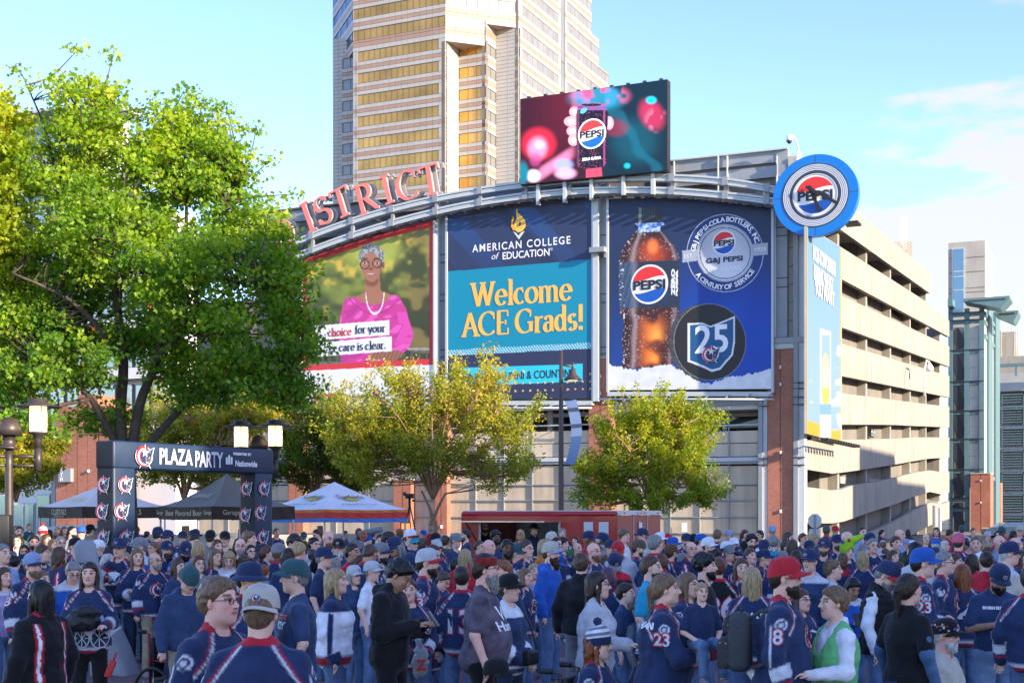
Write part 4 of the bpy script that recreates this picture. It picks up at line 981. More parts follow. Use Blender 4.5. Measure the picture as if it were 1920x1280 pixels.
# ---- board 3: soda bottle
def pt_(p): return 371+((p-1230)/215)**2*10+(p-1142)*.006
def pb_(p): return 731-(p-1142)*.008
def puck_c(X,Y): return ell(X,Y,1331,641,68,72,-.1)
def art_pepsi(X,Y):
 C = np.zeros(X.shape+(3,)); C = lerp(C,np.ones(X.shape),(.012,.028,.085)); C = lerp(C,sm(Y,430,640)*sm(X,1180,1330),(.0,.055,.42)); C = lerp(C,sm(Y,500,700)*.6,(.004,.06,.36))
 C = lerp(C,sm(ell(X,Y,1360,600,40,90,.6),1,0)*.25,(.02,.12,.6)); C = lerp(C,sm(X,1150,1142)*.6,(.003,.02,.12))
 # bottle silhouette
 L_ = [(1203,420),(1197,430),(1181,446),(1168,464),(1161,486),(1161,560),(1163,588),(1170,603),(1166,640),(1168,668),(1165,690)]
 R_ = [(1236,428),(1252,446),(1266,462),(1274,482),(1275,560),(1273,590),(1268,604),(1268,640),(1262,668),(1262,690)]
 bt = inpoly(L_+R_[::-1]+[],X,Y)
 xl = np.interp(Y,[p[1] for p in L_],[p[0] for p in L_]); xr = np.interp(Y,[p[1] for p in R_],[p[0] for p in R_]); u = (X-xl)/np.maximum(xr-xl,1)
 C = lerp(C,bt,(.055,.012,.01)); gl = np.exp(-((u-.55)/.22)**2)
 C = lerp(C,bt*gl*sm(Y,440,470)*sm(Y,520,470),(.55,.07,.015)); C = lerp(C,bt*sm(ell(X,Y,1224,462,15,20),1,.2),(.95,.22,.04))
 nb_ = vnoise(X,Y,24,61)*1.7+vnoise(X,Y,11,62)*.3; C = lerp(C,bt*np.exp(-((X-1222)/20)**2)*sm(Y,580,610)*sm(nb_,.55,1.3),(.80,.17,.02)); C = lerp(C,bt*np.exp(-((X-1230)/11)**2)*sm(Y,600,630)*sm(nb_,.95,1.5),(.95,.40,.05))
 C = lerp(C,bt*np.exp(-((u-.22)/.045)**2)*.5,(.5,.42,.45)); C = lerp(C,bt*np.exp(-((u-.93)/.03)**2)*.5,(.35,.3,.35)); C = lerp(C,bt*np.exp(-((u-.06)/.04)**2)*.7,(.02,.01,.02))
 lab = bt & (Y > 492-(X-1161)*.04) & (Y < 578-(X-1161)*.02); C = lerp(C,lab,(.018,.03,.055)); C = lerp(C,lab & (u < .25) & (np.mod(X+Y,4) < 1.4),(.09,.16,.3)); C = lerp(C,lab*np.exp(-((u-.25)/.05)**2)*.4,(.3,.32,.35))
 C = lerp(C,lab*sm(np.abs(Y-548),30,0)*sm(np.abs(u-.5),.5,.2)*.25,(.02,.06,.25))
 drops = (vnoise(X,Y,2.4,12) > .87) & bt & ~lab & ((u < .42) | (u > .85)); C = lerp(C,drops*.75,(.5,.45,.47)); C = lerp(C,(vnoise(X,Y,3.0,13) > .8) & (np.abs(u-.02) < .06) & bt,(.6,.6,.65)); C = lerp(C,(vnoise(X,Y,2.0,14) > .86) & bt & ~lab,(.3,.22,.22))
 neck = inpoly([(1190,419),(1244,417),(1246,421),(1238,424),(1238,434),(1197,436),(1197,425)],X,Y); C = lerp(C,neck,(.12,.25,.62)); C = lerp(C,neck & (vnoise(X,Y,3,4) > .5),(.45,.6,.9))
 cap_ = inpoly([(1193,392),(1197,390),(1238,390),(1241,393),(1242,416),(1190,419)],X,Y); C = lerp(C,cap_,(.02,.028,.035)); C = lerp(C,cap_ & (X > 1197) & (X < 1203),(.16,.19,.2)); C = lerp(C,cap_ & (X > 1203) & (X < 1228) & (Y < 408) & (np.mod(X,3) < 1),(.06,.08,.09))
 # seal
 cx,cy = 1359.5,474.5; r = ell(X,Y,cx,cy,72,73)
 C = lerp(C,r < 1,(.55,.6,.7)); C = lerp(C,r < .985,(.008,.035,.17)); sg = .22+.5*np.clip((.4+.35*np.cos((X-cx)/38)+.2*np.sin((Y-cy)/30)),0,1)
 C = lerp(C,r < .74,(.35,.38,.44)); mm = (r < .70)[...,None]; C = np.where(mm,np.stack([sg*.92,sg*.95,sg*1.05],-1),C); C = lerp(C,np.abs(r-.655) < .012,(.03,.06,.16))
 for P in ([(1279,470),(1306,467),(1307,489),(1280,492)],[(1411,458),(1439,455),(1440,477),(1412,480)]): C = lerp(C,inpoly(P,X,Y),(.36,.40,.47))
 # puck
 side = (ell(X,Y,1318,642,64,72,-.1) < 1); C = lerp(C,side,(.035,.04,.045)); C = lerp(C,side & (vnoise(X,Y,1.6,20) > .6),(.09,.09,.1)); pc = puck_c(X,Y); C = lerp(C,pc < 1,(.25,.26,.28)); C = lerp(C,pc < .985,(.018,.017,.018))
 oh = [(1292,608),(1318,607),(1332,613),(1345,608),(1360,602),(1376,595),(1376,640),(1372,665),(1360,678),(1350,690),(1335,694),(1318,686),(1303,680),(1292,676)]
 def scale(P,k): mx = sum(p[0] for p in P)/len(P); my = sum(p[1] for p in P)/len(P); return [(mx+(p[0]-mx)*k,my+(p[1]-my)*k) for p in P]
 C = lerp(C,inpoly(scale(oh,1.06),X,Y),(.68,.72,.75)); C = lerp(C,inpoly(scale(oh,.97),X,Y),(.008,.09,.23))
 # snow
 jag = vnoise(X,Y*0,5,30)*5+vnoise(X,Y*0,2,31)*3; sy = np.interp(X,[1142,1160,1190,1230,1255,1275,1300,1330,1370,1400,1447],[679,683,690,683,678,690,708,716,700,698,688])+jag
 sh = .62+.14*vnoise(X,Y,9,33); m_ = (Y > sy)[...,None]; C = np.where(m_,np.stack([sh*.97,sh,sh*1.04],-1),C)
 return C
b3 = GA.root('soda_billboard','blue billboard with a soda bottle, a hockey puck and a round silver seal','billboard')
back_panel(b3,1140,1449,pt_,pb_,YB+.02,M['light_steel']); board('printed_sheet',GA,1142,1447,pt_,pb_,YB-.03,art_pepsi,b3,M['print'],res=.95); frame_board(b3,1140,371,1449,733,YB,pt_,M['light_steel'])
def gl(root,px,py,rp,y,fr=GA,**kw): x,z_ = fr.hit(px,py,y); return globe(root,x,z_,y,rp/F*fr.world(x,y).y*1.03,**kw)
gl(b3,1217.5,533,36,YB-.04); gl(b3,1357.5,455,22,YB-.04)
tface(b3,'G&J PEPSI',1358,488,13,M['ink_navy'],YB-.045,width=66,bold=.02); tface(b3,'100 YEARS',1358,503,11,M['ink_white'],YB-.045,width=58); tface(b3,'EST.',1291,480,10,M['ink_white'],YB-.045,width=17); tface(b3,'1925',1426,467,10,M['ink_white'],YB-.045,width=19)
tface(b3,'25',1334,635,72,M['ink_white'],YB-.045,width=60,bold=.05)
x,z_ = GA.hit(1334,664,YB-.1); emblem(b3,x,z_,YB-.10,17/F*96)
tface(b3,'ZERO',1264,532,20,M['ink_white'],YB-.045,rot=math.pi/2,width=14);
def vtext(root,body,px,py,hp,lp,m,y,fr=GA):
 x,z_ = fr.hit(px,py,y); k = fr.world(x,y).y/F; me = text_mesh(body,hp*k*1.3,bold=.02); me.materials.clear(); me.materials.append(m)
 n = len(me.vertices); a = np.empty(n*3,np.float32); me.vertices.foreach_get('co',a); a = a.reshape(-1,3); a[:,0] -= (a[:,0].max()+a[:,0].min())/2; a[:,2] -= (a[:,2].max()+a[:,2].min())/2; a[:,0] *= lp*k/(a[:,0].max()-a[:,0].min())
 b_ = a.copy(); b_[:,0] = x-a[:,2]; b_[:,2] = z_+a[:,0]; b_[:,1] += y; me.vertices.foreach_set('co',b_.ravel()); me.update(); return link('lettering',me,root)
vtext(b3,'ZERO',1262,529,7,50,M['ink_white'],YB-.045); vtext(b3,'SUGAR',1269,530,4,50,M['ink_white'],YB-.045)
def arc_text(root,body,px,py,rp,a0,a1,sz,m,y,fr=GA,flip=False):
 x,z_ = fr.hit(px,py,y); k = fr.world(x,y).y/F*1.03; n = len(body)
 wd = {'I': .45,'J': .75,' ': .5,'C': 1.05,'O': 1.15,'G': 1.1,',': .4,'.': .4,'-': .6}; ws = [wd.get(c,.95) for c in body]; tot = sum(ws); acc = 0; V,Fc = [],[]
 for c,w in zip(body,ws):
  t = (acc+w/2)/tot; acc += w
  if c == ' ': continue
  a = math.radians(a0+(a1-a0)*t); me = text_mesh(c,sz*k,bold=.012); nv = len(me.vertices); q = np.empty(nv*3,np.float32); me.vertices.foreach_get('co',q); q = q.reshape(-1,3)
  r_ = a-math.pi/2 if not flip else a+math.pi/2; base = sz*k*.0
  zz_ = q[:,2]; xx = q[:,0]-(q[:,0].max()+q[:,0].min())/2; X = xx*math.cos(r_)-zz_*math.sin(r_)+x+rp*k*math.cos(a); Z = xx*math.sin(r_)+zz_*math.cos(r_)+z_+rp*k*math.sin(a)
  off = len(V); V += [(float(X[i]),y,float(Z[i])) for i in range(nv)]; Fc += [[off+i for i in p.vertices] for p in me.polygons]; bpy.data.meshes.remove(me)
 me = bpy.data.meshes.new('ring_lettering'); me.from_pydata(V,[],Fc); me.materials.append(m); return link('ring_lettering',me,root)
arc_text(b3,'G&J PEPSI-COLA BOTTLERS, INC.',1359.5,474.5,61,172,12,12.5,M['ink_white'],YB-.045); arc_text(b3,'A CENTURY OF SERVICE',1359.5,474.5,62,213,327,12.5,M['ink_white'],YB-.045,flip=True)
# ---- LED screen
def art_led(X,Y):
 C = np.zeros(X.shape+(3,)); C = lerp(C,np.ones(X.shape),(.045,.006,.02)); C = lerp(C,sm(X,1075,1150),(.003,.022,.045))
 C = lerp(C,sm(X,985,1060)*sm(X,1100,1060)*sm(Y,330,200)*.5,(.16,.008,.03)); C = lerp(C,sm(np.abs(X-1078),9,2)*sm(Y,260,200),(.6,.01,.05))
 n = vnoise(X,Y,22,40); n2 = vnoise(X,Y,10,41)
 C = lerp(C,sm(ell(X,Y,1120,185,60,28),1.1,.5)*.8,(.02,.30,.5)); C = lerp(C,sm(n2,.5,.75)*sm(ell(X,Y,1125,180,60,26),1.1,.6),(.75,.10,.28)); C = lerp(C,sm(n,.55,.75)*sm(ell(X,Y,1120,180,50,24),1.1,.6)*.8,(.04,.3,.7))
 C = lerp(C,sm(ell(X,Y,1190,265,50,50),1.2,.4)*.6,(.005,.10,.16)); C = lerp(C,sm(np.abs((X-1190)-(Y-250)*.7+n*20),16,4)*sm(Y,190,215)*.5,(.006,.16,.26))
 C = lerp(C,sm(ell(X,Y,1222,215,26,36,-.5),1.1,.5)*.85,(.55,.03,.11)); C = lerp(C,sm(n2,.55,.7)*sm(ell(X,Y,1230,225,24,26),1.1,.5)*.7,(.6,.2,.35)); C = lerp(C,sm(ell(X,Y,1221,188,11,8),1.2,.5),(.01,.65,.95)); C = lerp(C,sm(ell(X,Y,1176,311,7,6),1.2,.4),(.0,.55,.8)); C = lerp(C,sm(ell(X,Y,1155,240,25,18),1.2,.5)*.6,(.30,.02,.06))
 C = lerp(C,sm(ell(X,Y,1010,270,36,34),1.1,.65)*.9,(.75,.02,.06)); C = lerp(C,sm(ell(X,Y,1008,278,22,26,.2),1.1,.5),(.62,.28,.5)); C = lerp(C,sm(ell(X,Y,1012,272,12,10),1.2,.3)*.7,(.85,.7,.85)); C = lerp(C,sm(ell(X,Y,1004,300,14,16),1.1,.4)*.7,(.5,.06,.25))
 C = lerp(C,sm(np.abs((Y-315)+(X-1030)*.65),18,4)*sm(X,1000,1020)*sm(X,1085,1060),(.85,.22,.42)); C = lerp(C,sm(ell(X,Y,1000,330,16,14),1.1,.5),(.9,.85,.95)); C = lerp(C,sm(ell(X,Y,1056,309,20,13),1.2,.5),(.35,.4,.95)); C = lerp(C,sm(ell(X,Y,1060,325,22,12),1.2,.5),(.9,.45,.75)); C = lerp(C,sm(ell(X,Y,980,325,12,24),1.2,.5),(.0,.2,.3))
 # wrist, fingers, can
 C = lerp(C,inpoly([(1098,316),(1128,313),(1129,331),(1098,333)],X,Y),(.72,.07,.14))
 can = inpoly([(1083,203),(1088,196),(1130,193),(1135,200),(1140,212),(1137,305),(1131,314),(1088,318),(1082,312),(1080,218)],X,Y)
 for (cx,cy,rx,ry) in ((1071,228,14,10),(1077,210,10,10),(1074,246,12,10),(1075,263,10,11),(1142,231,9,13)):
  e = ell(X,Y,cx,cy,rx,ry); C = lerp(C,sm(e,1.05,.9),(.72,.40,.46)); C = lerp(C,sm(e,.6,.2),(.92,.8,.85))
 C = lerp(C,can,(.012,.01,.03)); C = lerp(C,can & (X < 1086),(.12,.04,.10)); C = lerp(C,can & (X > 1131) & (X < 1135),(.3,.06,.2)); C = lerp(C,can & (Y < 207) & (Y > 202-(X-1085)*.06),(.25,.1,.35)); C = lerp(C,can & (ell(X,Y,1094,208,7,4,-.6) < 1),(.1,.7,.7))
 C = lerp(C,can & (vnoise(X,Y,1.5,44) > .86),(.35,.1,.18)); C = lerp(C,(np.abs(ell(X,Y,1109,197,24,3.5)-1) < .22),(.30,.14,.35))
 return C
M['screen'] = mat('led_screen',(1,1,1),.4,attr=True,emit='attr',estr=.5); M['screen'].node_tree.nodes['Principled BSDF'].inputs['Base Color'].default_value = (.01,.01,.01,1); M['screen'].node_tree.nodes['Principled BSDF'].inputs['Specular IOR Level'].default_value = .1
for l in list(M['screen'].node_tree.links):
 if l.to_socket.name == 'Base Color': M['screen'].node_tree.links.remove(l)
led = GA.root('led_screen','bright LED video screen above the arch showing a hand holding a soda can','video screen')
YL = -1.9
def lt_(p): return 186-(p-976)*37/274
def lbm(p): return 346-(p-976)*27/274
board('screen',GA,976,1250.5,lt_,lbm,YL,art_led,led,M['screen'],res=.95)
b = MB(); b.prism([(GA.X(975.4,YL),GA.hit(975.4,346.6,YL)[1]),(GA.X(1251,YL),GA.hit(1251,320,YL)[1]),(GA.X(1251,YL),GA.hit(1251,148.6,YL)[1]),(GA.X(975.4,YL),GA.hit(975.4,185.6,YL)[1])],YL+.02,YL+.7); b.build('cabinet',M['black'],led)
for i in range(9):
 p = 990+i*31; x,z_ = GA.hit(p,lt_(p)-.5,YL); b = MB(); b.box((x-.12,YL+.1,z_-.05),(x+.12,YL+.3,z_+.14)); b.build('lifting_lug',M['dark_steel'],led)
for p in (1010,1060,1110,1170,1225): x,z_ = GA.hit(p,lbm(p),YL+.5); b = MB(); b.box((x-.12,YL+.3,z_-1.6),(x+.12,YL+.6,z_)); b.build('support_leg',M['light_steel'],led)
M['print_glow'] = mat('print_glow',(1,1,1),.4,attr=True,emit='attr',estr=.36)
GLOBE_E = GLOBE.copy(); GLOBE_E.materials.clear(); GLOBE_E.materials.append(M['print_glow'])
gl(led,1110,251,27.5,YL-.03,emis=GLOBE_E); tface(led,'ZERO SUGAR',1109,297.5,7,M.setdefault('glow_white',mat('glow_white',(.8,.8,.8),.5,emit=(.8,.8,.85),estr=.35)),YL-.04,width=36,bold=.01)
# ---- clock sign
clk = GA.root('clock_sign','round blue clock sign with a soda globe and black hands at the garage corner','clock')
YC = -2.2; cx_,cz_ = GA.hit(1528.5,366,YC); k = GA.world(cx_,YC).y/F; ck = 1/math.cos(0)*1.0
R0 = 76.5*k
M['clock_blue'] = mat('clock_blue',(.0,.17,.58),.4,var=.03,scale=.6)
def disc(r,y0,y1,m,name,n=64,ri=0):
 b = MB(); P = [(cx_+r*1.045*math.cos(2*math.pi*i/n),cz_+r*math.sin(2*math.pi*i/n)) for i in range(n)]
 if ri == 0: b.prism(P,y0,y1)
 else:
  Q = [(cx_+ri*1.045*math.cos(2*math.pi*i/n),cz_+ri*math.sin(2*math.pi*i/n)) for i in range(n)]
  V = [(x,y0,z) for x,z in P]+[(x,y0,z) for x,z in Q]+[(x,y1,z) for x,z in P]+[(x,y1,z) for x,z in Q]; Fs = []
  for i in range(n): j = (i+1) % n; Fs += [(i,j,n+j,n+i),(i,2*n+i,2*n+j,j),(n+i,n+j,3*n+j,3*n+i)]
  b.add(V,Fs)
 return b.build(name,m,clk)
disc(R0,YC,YC+.6,M['clock_blue'],'rim_panel'); disc(R0*.785,YC-.03,YC-.005,M['dark_steel'],'ring',ri=R0*.765)
for i,r in enumerate((.755,.715,.675,.635,.595)): disc(R0*r,YC-.05,YC-.005,M['ink_silver'] if i < 4 else M['dark_steel'],'ring',ri=R0*(r-.026 if i < 4 else r-.05))
disc(R0*.53,YC-.06,YC-.005,M['ink_silver'],'ring',ri=R0*.505)
for (dx,dz,w,h_) in ((0,1,.012,2.0),(0,0,2.0,.012)):
 pass
b = MB(); b.box((cx_-.02,YC-.004,cz_-R0),(cx_+.02,YC-.002,cz_-R0*.79)); b.box((cx_-.02,YC-.004,cz_+R0*.79),(cx_+.02,YC-.002,cz_+R0)); b.box((cx_-R0*1.04,YC-.004,cz_-.02),(cx_-R0*.83,YC-.002,cz_+.02)); b.box((cx_+R0*.83,YC-.004,cz_-.02),(cx_+R0*1.04,YC-.002,cz_+.02)); b.build('panel_joint',M['dark_steel'],clk)
gx,gz = cx_,cz_+R0*.0
g_ = globe(clk,gx,gz,YC-.03,R0*.50); g_.matrix_local = Matrix.Translation((gx,YC-.03,gz)) @ Matrix.Diagonal((R0*.52,.6,R0*.50,1))
hub = (cx_-R0*.10,cz_+R0*.14)
def hand(ang,ln_,w,name,y,back=.16):
 dx,dz = math.sin(ang),math.cos(ang); px_,pz_ = dz,-dx; b = MB(); P = []
 for t,ww in ((-back,.7),(0,1.1),(.55,.8),(.92,1.0),(1,.25)): P.append((hub[0]+dx*ln_*t+px_*w*ww/2,hub[1]+dz*ln_*t+pz_*w*ww/2))
 for t,ww in ((1,.25),(.92,1.0),(.55,.8),(0,1.1),(-back,.7)): P.append((hub[0]+dx*ln_*t-px_*w*ww/2,hub[1]+dz*ln_*t-pz_*w*ww/2))
 b.prism(P,y,y+.08); b.build(name,M['black'],clk)
hand(math.radians(122),R0*.78,.2,'minute_hand',YC-.35); hand(math.radians(158),R0*.62,.24,'hour_hand',YC-.24)
b = MB(); b.box((cx_-.7,YC+.6,cz_-1.6),(cx_+.7,YC+2.0,cz_+1.6)); b.build('mounting',M['grey_steel'],clk)
# ---- side banner on the sunlit wall
M['banner_y'] = None
def art_side(X,Y):
 C = np.zeros(X.shape+(3,)); C = lerp(C,np.ones(X.shape),(.22,.45,.66)); C = lerp(C,sm(Y,450,760)*.45,(.42,.58,.78))
 sh = sm(Y-(X-1545)*1.2,395,440);
 bo = 800+(X-1511)*.5; yb = Y > 786+(X-1511)*.35; C = lerp(C,yb,(.72,.46,.02)); C = lerp(C,(X > 1575.3) | (X < 1513.5),(.65,.5,.2)); C = C*1.0
 cl = sm(vnoise(X,Y,13,50)+sm(X,1545,1572)*.35-np.abs(Y-735)/190,.62,.85); C = lerp(C,cl*(Y < 810),(.72,.72,.74))
 can = (X > 1537.5) & (X < 1558) & (Y > 615+(X-1537)*.3); C = lerp(C,can,(.66,.70,.74)); C = lerp(C,can & (Y > 628) & (Y < 690) & (X > 1541) & (X < 1556),(.30,.50,.66)); C = lerp(C,ell(X,Y,1548,707,7.5,46) < 1,(.66,.62,.45)); C = lerp(C,(ell(X,Y,1548,735,7,24) < 1) & (Y > 728),(.75,.58,.12)); C = lerp(C,can & (Y > 757) & (Y < 777),(.22,.45,.65)); C = lerp(C,can & (Y >= 777),(.74,.74,.74)); C *= .46
 C = lerp(C,(vnoise(X,Y,1.8,55) > .6) & (ell(X,Y,1548,705,5,22) < 1),(.2,.35,.5))
 return C
bn = GB.root('side_banner','tall pale blue banner with a beer can on the sunlit garage wall','banner')
def st1(p): return 424+(p-1511)*.60 if p > 1545 else 424+(p-1511)*.60
def sb1(p): return 812+(p-1511)*.26
board('printed_sheet',GB,1512.5,1577.5,st1,sb1,-.75,art_side,bn,M['print'],res=.8)
back_panel(bn,1511,1578.3,lambda p: st1(p)-.6,lambda p: sb1(p)+.6,-.72,M['concrete'],GB)
for (bd,px,py,rot) in (('NON-CONFORMISTS',1546.5,490,0),('DRINK WHAT',1545,523,0),('YOU WANT',1546.5,550,0)):
 x,z_ = GB.hit(px,py,-.8); put_text('lettering',bd,bn,x,z_,-.8,1.35,M['ink_silver'],width=GB.X(1568,-.8)-GB.X(1527 if py < 500 else 1532,-.8),bold=.05)
b = MB(); xa,za = GB.hit(1512,818,-.75); xb,zb_ = GB.hit(1578,832,-.75); b.tube([(xa,-1.5,za-.1),(xb,-1.5,zb_-.1)],.06,6); b.build('lamp_rail',M['dark_steel'],bn)
for i in range(13):
 x = xa+(xb-xa)*(i+.5)/13; z_ = za-.1+(zb_-za)*(i+.5)/13; b = MB(); b.box((x-.22,-2.1,z_-.2),(x+.22,-1.6,z_)); b.beam((x,-1.6,z_),(x,-.6,z_+.2),.05,.05); b.build('spot_lamp',M['black'],bn)
x,z_ = GB.hit(1581,418,-1.3); b = MB(); b.box((x-.5,-2.4,z_-.15),(x+.9,-1.4,z_)); b.beam((x,-1.4,z_),(x,-.1,z_),.1,.1); fl_ = GB.root('wall_floodlight','small black flood lamp on the tan garage wall beside the round clock','lamp'); b.build('lamp_head',M['black'],fl_)
# ---- cctv camera above the clock
d = 90; cc = P3(1497,292,89.5); cam_o = empty('security_camera',cc,0,'white dome security camera on a curved bracket above the round clock','security camera')
b = MB(); K = d/F; b.tube([(0,0,0),(0,0,10*K),(-1*K,0,18*K),(-5*K,0,30*K),(-10*K,0,38*K),(-15*K,0,39*K),(-17*K,0,34*K)],.06,8); b.build('bracket',M['white'],cam_o)
b = MB(); b.lathe([(.05,.35),(.16,.3),(.2,.1),(.22,-.05)],(-17*K,0,29*K)); b.lathe([(.0,-.26),(.12,-.2),(.19,-.05)],(-17*K,0,29*K),mi=1); b.build('camera_dome',[M['white'],M['black']],cam_o); b = MB(); b.box((-.12,-.12,-.5),(.15,.12,.25)); b.build('junction_box',M['white'],cam_o)
# ================================================================== TREES
def leaf_mat(name,tr=.5):
 m = bpy.data.materials.new(name); m.use_nodes = True; nt = m.node_tree; N = nt.nodes; L = nt.links; b = N['Principled BSDF']
 a = N.new('ShaderNodeVertexColor'); a.layer_name = 'Col'; L.new(a.outputs[0],b.inputs['Base Color']); b.inputs['Roughness'].default_value = .5; b.inputs['Specular IOR Level'].default_value = .35
 tr_ = N.new('ShaderNodeBsdfTranslucent'); hs = N.new('ShaderNodeHueSaturation'); hs.inputs['Hue'].default_value = .503; hs.inputs['Value'].default_value = 1.7; hs.inputs['Saturation'].default_value = 1.1
 L.new(a.outputs[0],hs.inputs['Color']); L.new(hs.outputs[0],tr_.inputs[0]); ms = N.new('ShaderNodeMixShader'); ms.inputs[0].default_value = tr
 L.new(b.outputs[0],ms.inputs[1]); L.new(tr_.outputs[0],ms.inputs[2]); L.new(ms.outputs[0],N['Material Output'].inputs[0]); return m
M['leaf'] = leaf_mat('leaf'); M['bark'] = mat('bark',(.075,.055,.042),.9,var=.3,scale=6,bump=.6,bscale=30); M['pale_bark'] = mat('pale_bark',(.26,.15,.09),.85,var=.25,scale=8,bump=.4,bscale=40)
LEAF = np.array([[0,0,0],[.35,.18,.06],[.52,.62,-.02],[.2,.55,.05],[0,1.05,-.06],[-.2,.55,.05],[-.52,.62,-.02],[-.35,.18,.06]])
LEAF_S = np.array([[0,0,0],[.3,.45,.05],[0,1.1,0],[-.3,.45,.05]])
def leaves(pos,size,rs,cols,shape,droop=.3,up=.5):
 n = len(pos); k = len(shape)
 nrm = rs.normal(size=(n,3)); nrm[:,2] += up; nrm /= np.linalg.norm(nrm,axis=1)[:,None]
 d = rs.normal(size=(n,3)); d[:,2] -= droop; d -= (d*nrm).sum(1)[:,None]*nrm; d /= np.linalg.norm(d,axis=1)[:,None]+1e-9
 r = np.cross(d,nrm); s_ = size*rs.uniform(.65,1.3,n)
 V = pos[:,None]+s_[:,None,None]*(shape[None,:,0:1]*r[:,None]+shape[None,:,1:2]*d[:,None]+shape[None,:,2:3]*nrm[:,None])
 return V.reshape(-1,3)
def crown_mesh(name,V,cols,k,parent):
 n = len(V)//k; me = bpy.data.meshes.new(name); me.vertices.add(len(V)); me.vertices.foreach_set('co',V.astype(np.float32).ravel())
 me.loops.add(len(V)); me.loops.foreach_set('vertex_index',np.arange(len(V),dtype=np.int32)); me.polygons.add(n); me.polygons.foreach_set('loop_start',np.arange(0,len(V),k,dtype=np.int32)); me.update(calc_edges=True)
 ca = me.color_attributes.new('Col','FLOAT_COLOR','POINT'); ca.data.foreach_set('color',np.repeat(np.concatenate([cols,np.ones((n,1))],1),k,0).astype(np.float32).ravel())
 me.materials.append(M['leaf']); o = link('crown',me,parent); o['kind'] = 'stuff'; return o
def tree(name,label,d,blobs,limbs,trunk,count,lsize,pal,seed,shape=LEAF,crad=.5,elong=0.0,bark='bark',spikes=(),group=None,dz=.0,ccount=None):
 rs = np.random.RandomState(seed); s_ = F/d
 base = P3(trunk[0],HY,d); root = empty(name,(base.x,d,0),0,label,'tree',group)
 W = lambda px,py,dd=0.0: np.array([(px-CX)/F*d-base.x,dd,H-(py-HY)/F*d])
 L_pts = []; tb = MB();
 def add_limb(pts,r0,r1,b):
  P = [np.array(p,float) for p in pts]; out = []
  for i in range(len(P)-1):
   for t in np.linspace(0,1,5)[:-1]:
    p0 = P[max(i-1,0)]; p1 = P[i]; p2 = P[i+1]; p3 = P[min(i+2,len(P)-1)]
    out.append(.5*((2*p1)+(-p0+p2)*t+(2*p0-5*p1+4*p2-p3)*t*t+(-p0+3*p1-3*p2+p3)*t**3))
  out.append(P[-1]); n = len(out); b.tube([Vector(p) for p in out],[r0+(r1-r0)*i/(n-1) for i in range(n)],7); return out
 top = W(trunk[0],trunk[1]); add_limb([(0,0,-.05),(0.03,0,top[2]*.5),tuple(top)],trunk[2]*1.25,trunk[2]*.9,tb)
 tb.build('trunk',M[bark],root)
 lb = MB()
 for li,lm in enumerate(limbs):
  r0,r1,pts = lm[0],lm[1],lm[2:]; pp = [W(p[0],p[1],p[2] if len(p) > 2 else 0) for p in pts]; o = add_limb(pp,r0*.8,r1*.7,lb); L_pts += o[2:]
 # cluster centres spread through the blobs, mostly near the outside
 cen,rad,out_ = [],[],[]
 area = np.array([b[2]*b[3] for b in blobs],float); area /= area.sum(); nc = ccount or max(60,count//110)
 for b_,a in zip(blobs,area):
  cx,cy,rx,ry = b_[:4]; dd = b_[4] if len(b_) > 4 else 0
  for _ in range(max(2,int(nc*a))):
   v = rs.normal(size=3); v /= np.linalg.norm(v); v *= rs.uniform(.25,1.0)**.6*rs.choice([.8,.9,.95,1.08])
   c = W(cx+v[0]*rx*.9,cy-v[2]*ry*.93,dd+v[1]*max(rx,ry)*d/F*.95); cen.append(c); rad.append(crad*rs.uniform(.6,1.25)); o = np.array([v[0],v[1],abs(v[2])*.6+.45]); out_.append(o/np.linalg.norm(o))
 for (px,py,dd,r_) in spikes: cen.append(W(px,py,dd)); rad.append(r_); out_.append(np.array([.1,0,1.0]))
 cen = np.array(cen); rad = np.array(rad); out_ = np.array(out_); LP = np.array(L_pts)
 # twigs
 for c in cen[::1]:
  dist = np.linalg.norm(LP-c,axis=1)+np.maximum(0,LP[:,2]-c[2])*1.5; p = LP[np.argmin(dist)]
  if np.linalg.norm(p-c) > 4.2*d/30: continue
  mid = (p+c)/2+np.array([0,0,-.12*np.linalg.norm(p-c)])*.4+rs.normal(size=3)*.08
  add_limb([p,mid,c],max(.012,r_t(np.linalg.norm(p-c))),.008,lb)
 lb.build('branches',M[bark],root,kind='stuff')
 w = rad**2; w /= w.sum(); idx = rs.choice(len(cen),count,p=w);
 # leaves live in small bunches inside each cluster
 q = rs.normal(size=(count,3)); q /= np.linalg.norm(q,axis=1)[:,None]; q *= (rs.uniform(0,1,count)**.42)[:,None]
 q[:,2] *= .62
 if elong > 0:
  t = rs.uniform(-.6,1.0,count); q = q*.42+out_[idx]*(t*elong)[:,None]
 pos = cen[idx]+q*rad[idx][:,None]
 bun = rs.normal(size=(count//6+1,3))*.5*lsize
 pos += rs.normal(size=(count,3))*lsize*.35
 pal = np.array(pal); hz = (pos[:,2]-pos[:,2].min())/(np.ptp(pos[:,2])+.01); ct = np.clip(rs.uniform(0,1,len(cen))[idx]*.5+rs.uniform(0,1,count)*.4+(hz-.5)*.5,0,.999)  # leaves yellower towards the crown top, sunlight put into their colour
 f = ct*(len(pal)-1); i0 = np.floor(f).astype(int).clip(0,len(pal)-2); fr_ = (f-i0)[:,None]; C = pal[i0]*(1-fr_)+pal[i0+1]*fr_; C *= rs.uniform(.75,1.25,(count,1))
 odd = rs.uniform(0,1,count) > .992; C[odd] = (.30,.08,.01)
 V = leaves(pos,lsize,rs,C,shape); crown_mesh('crown',V,C,len(shape),root); return root
def r_t(l): return .012+.008*l
G1 = [(.09,.20,.03),(.17,.30,.03),(.32,.42,.035),(.46,.50,.04)]
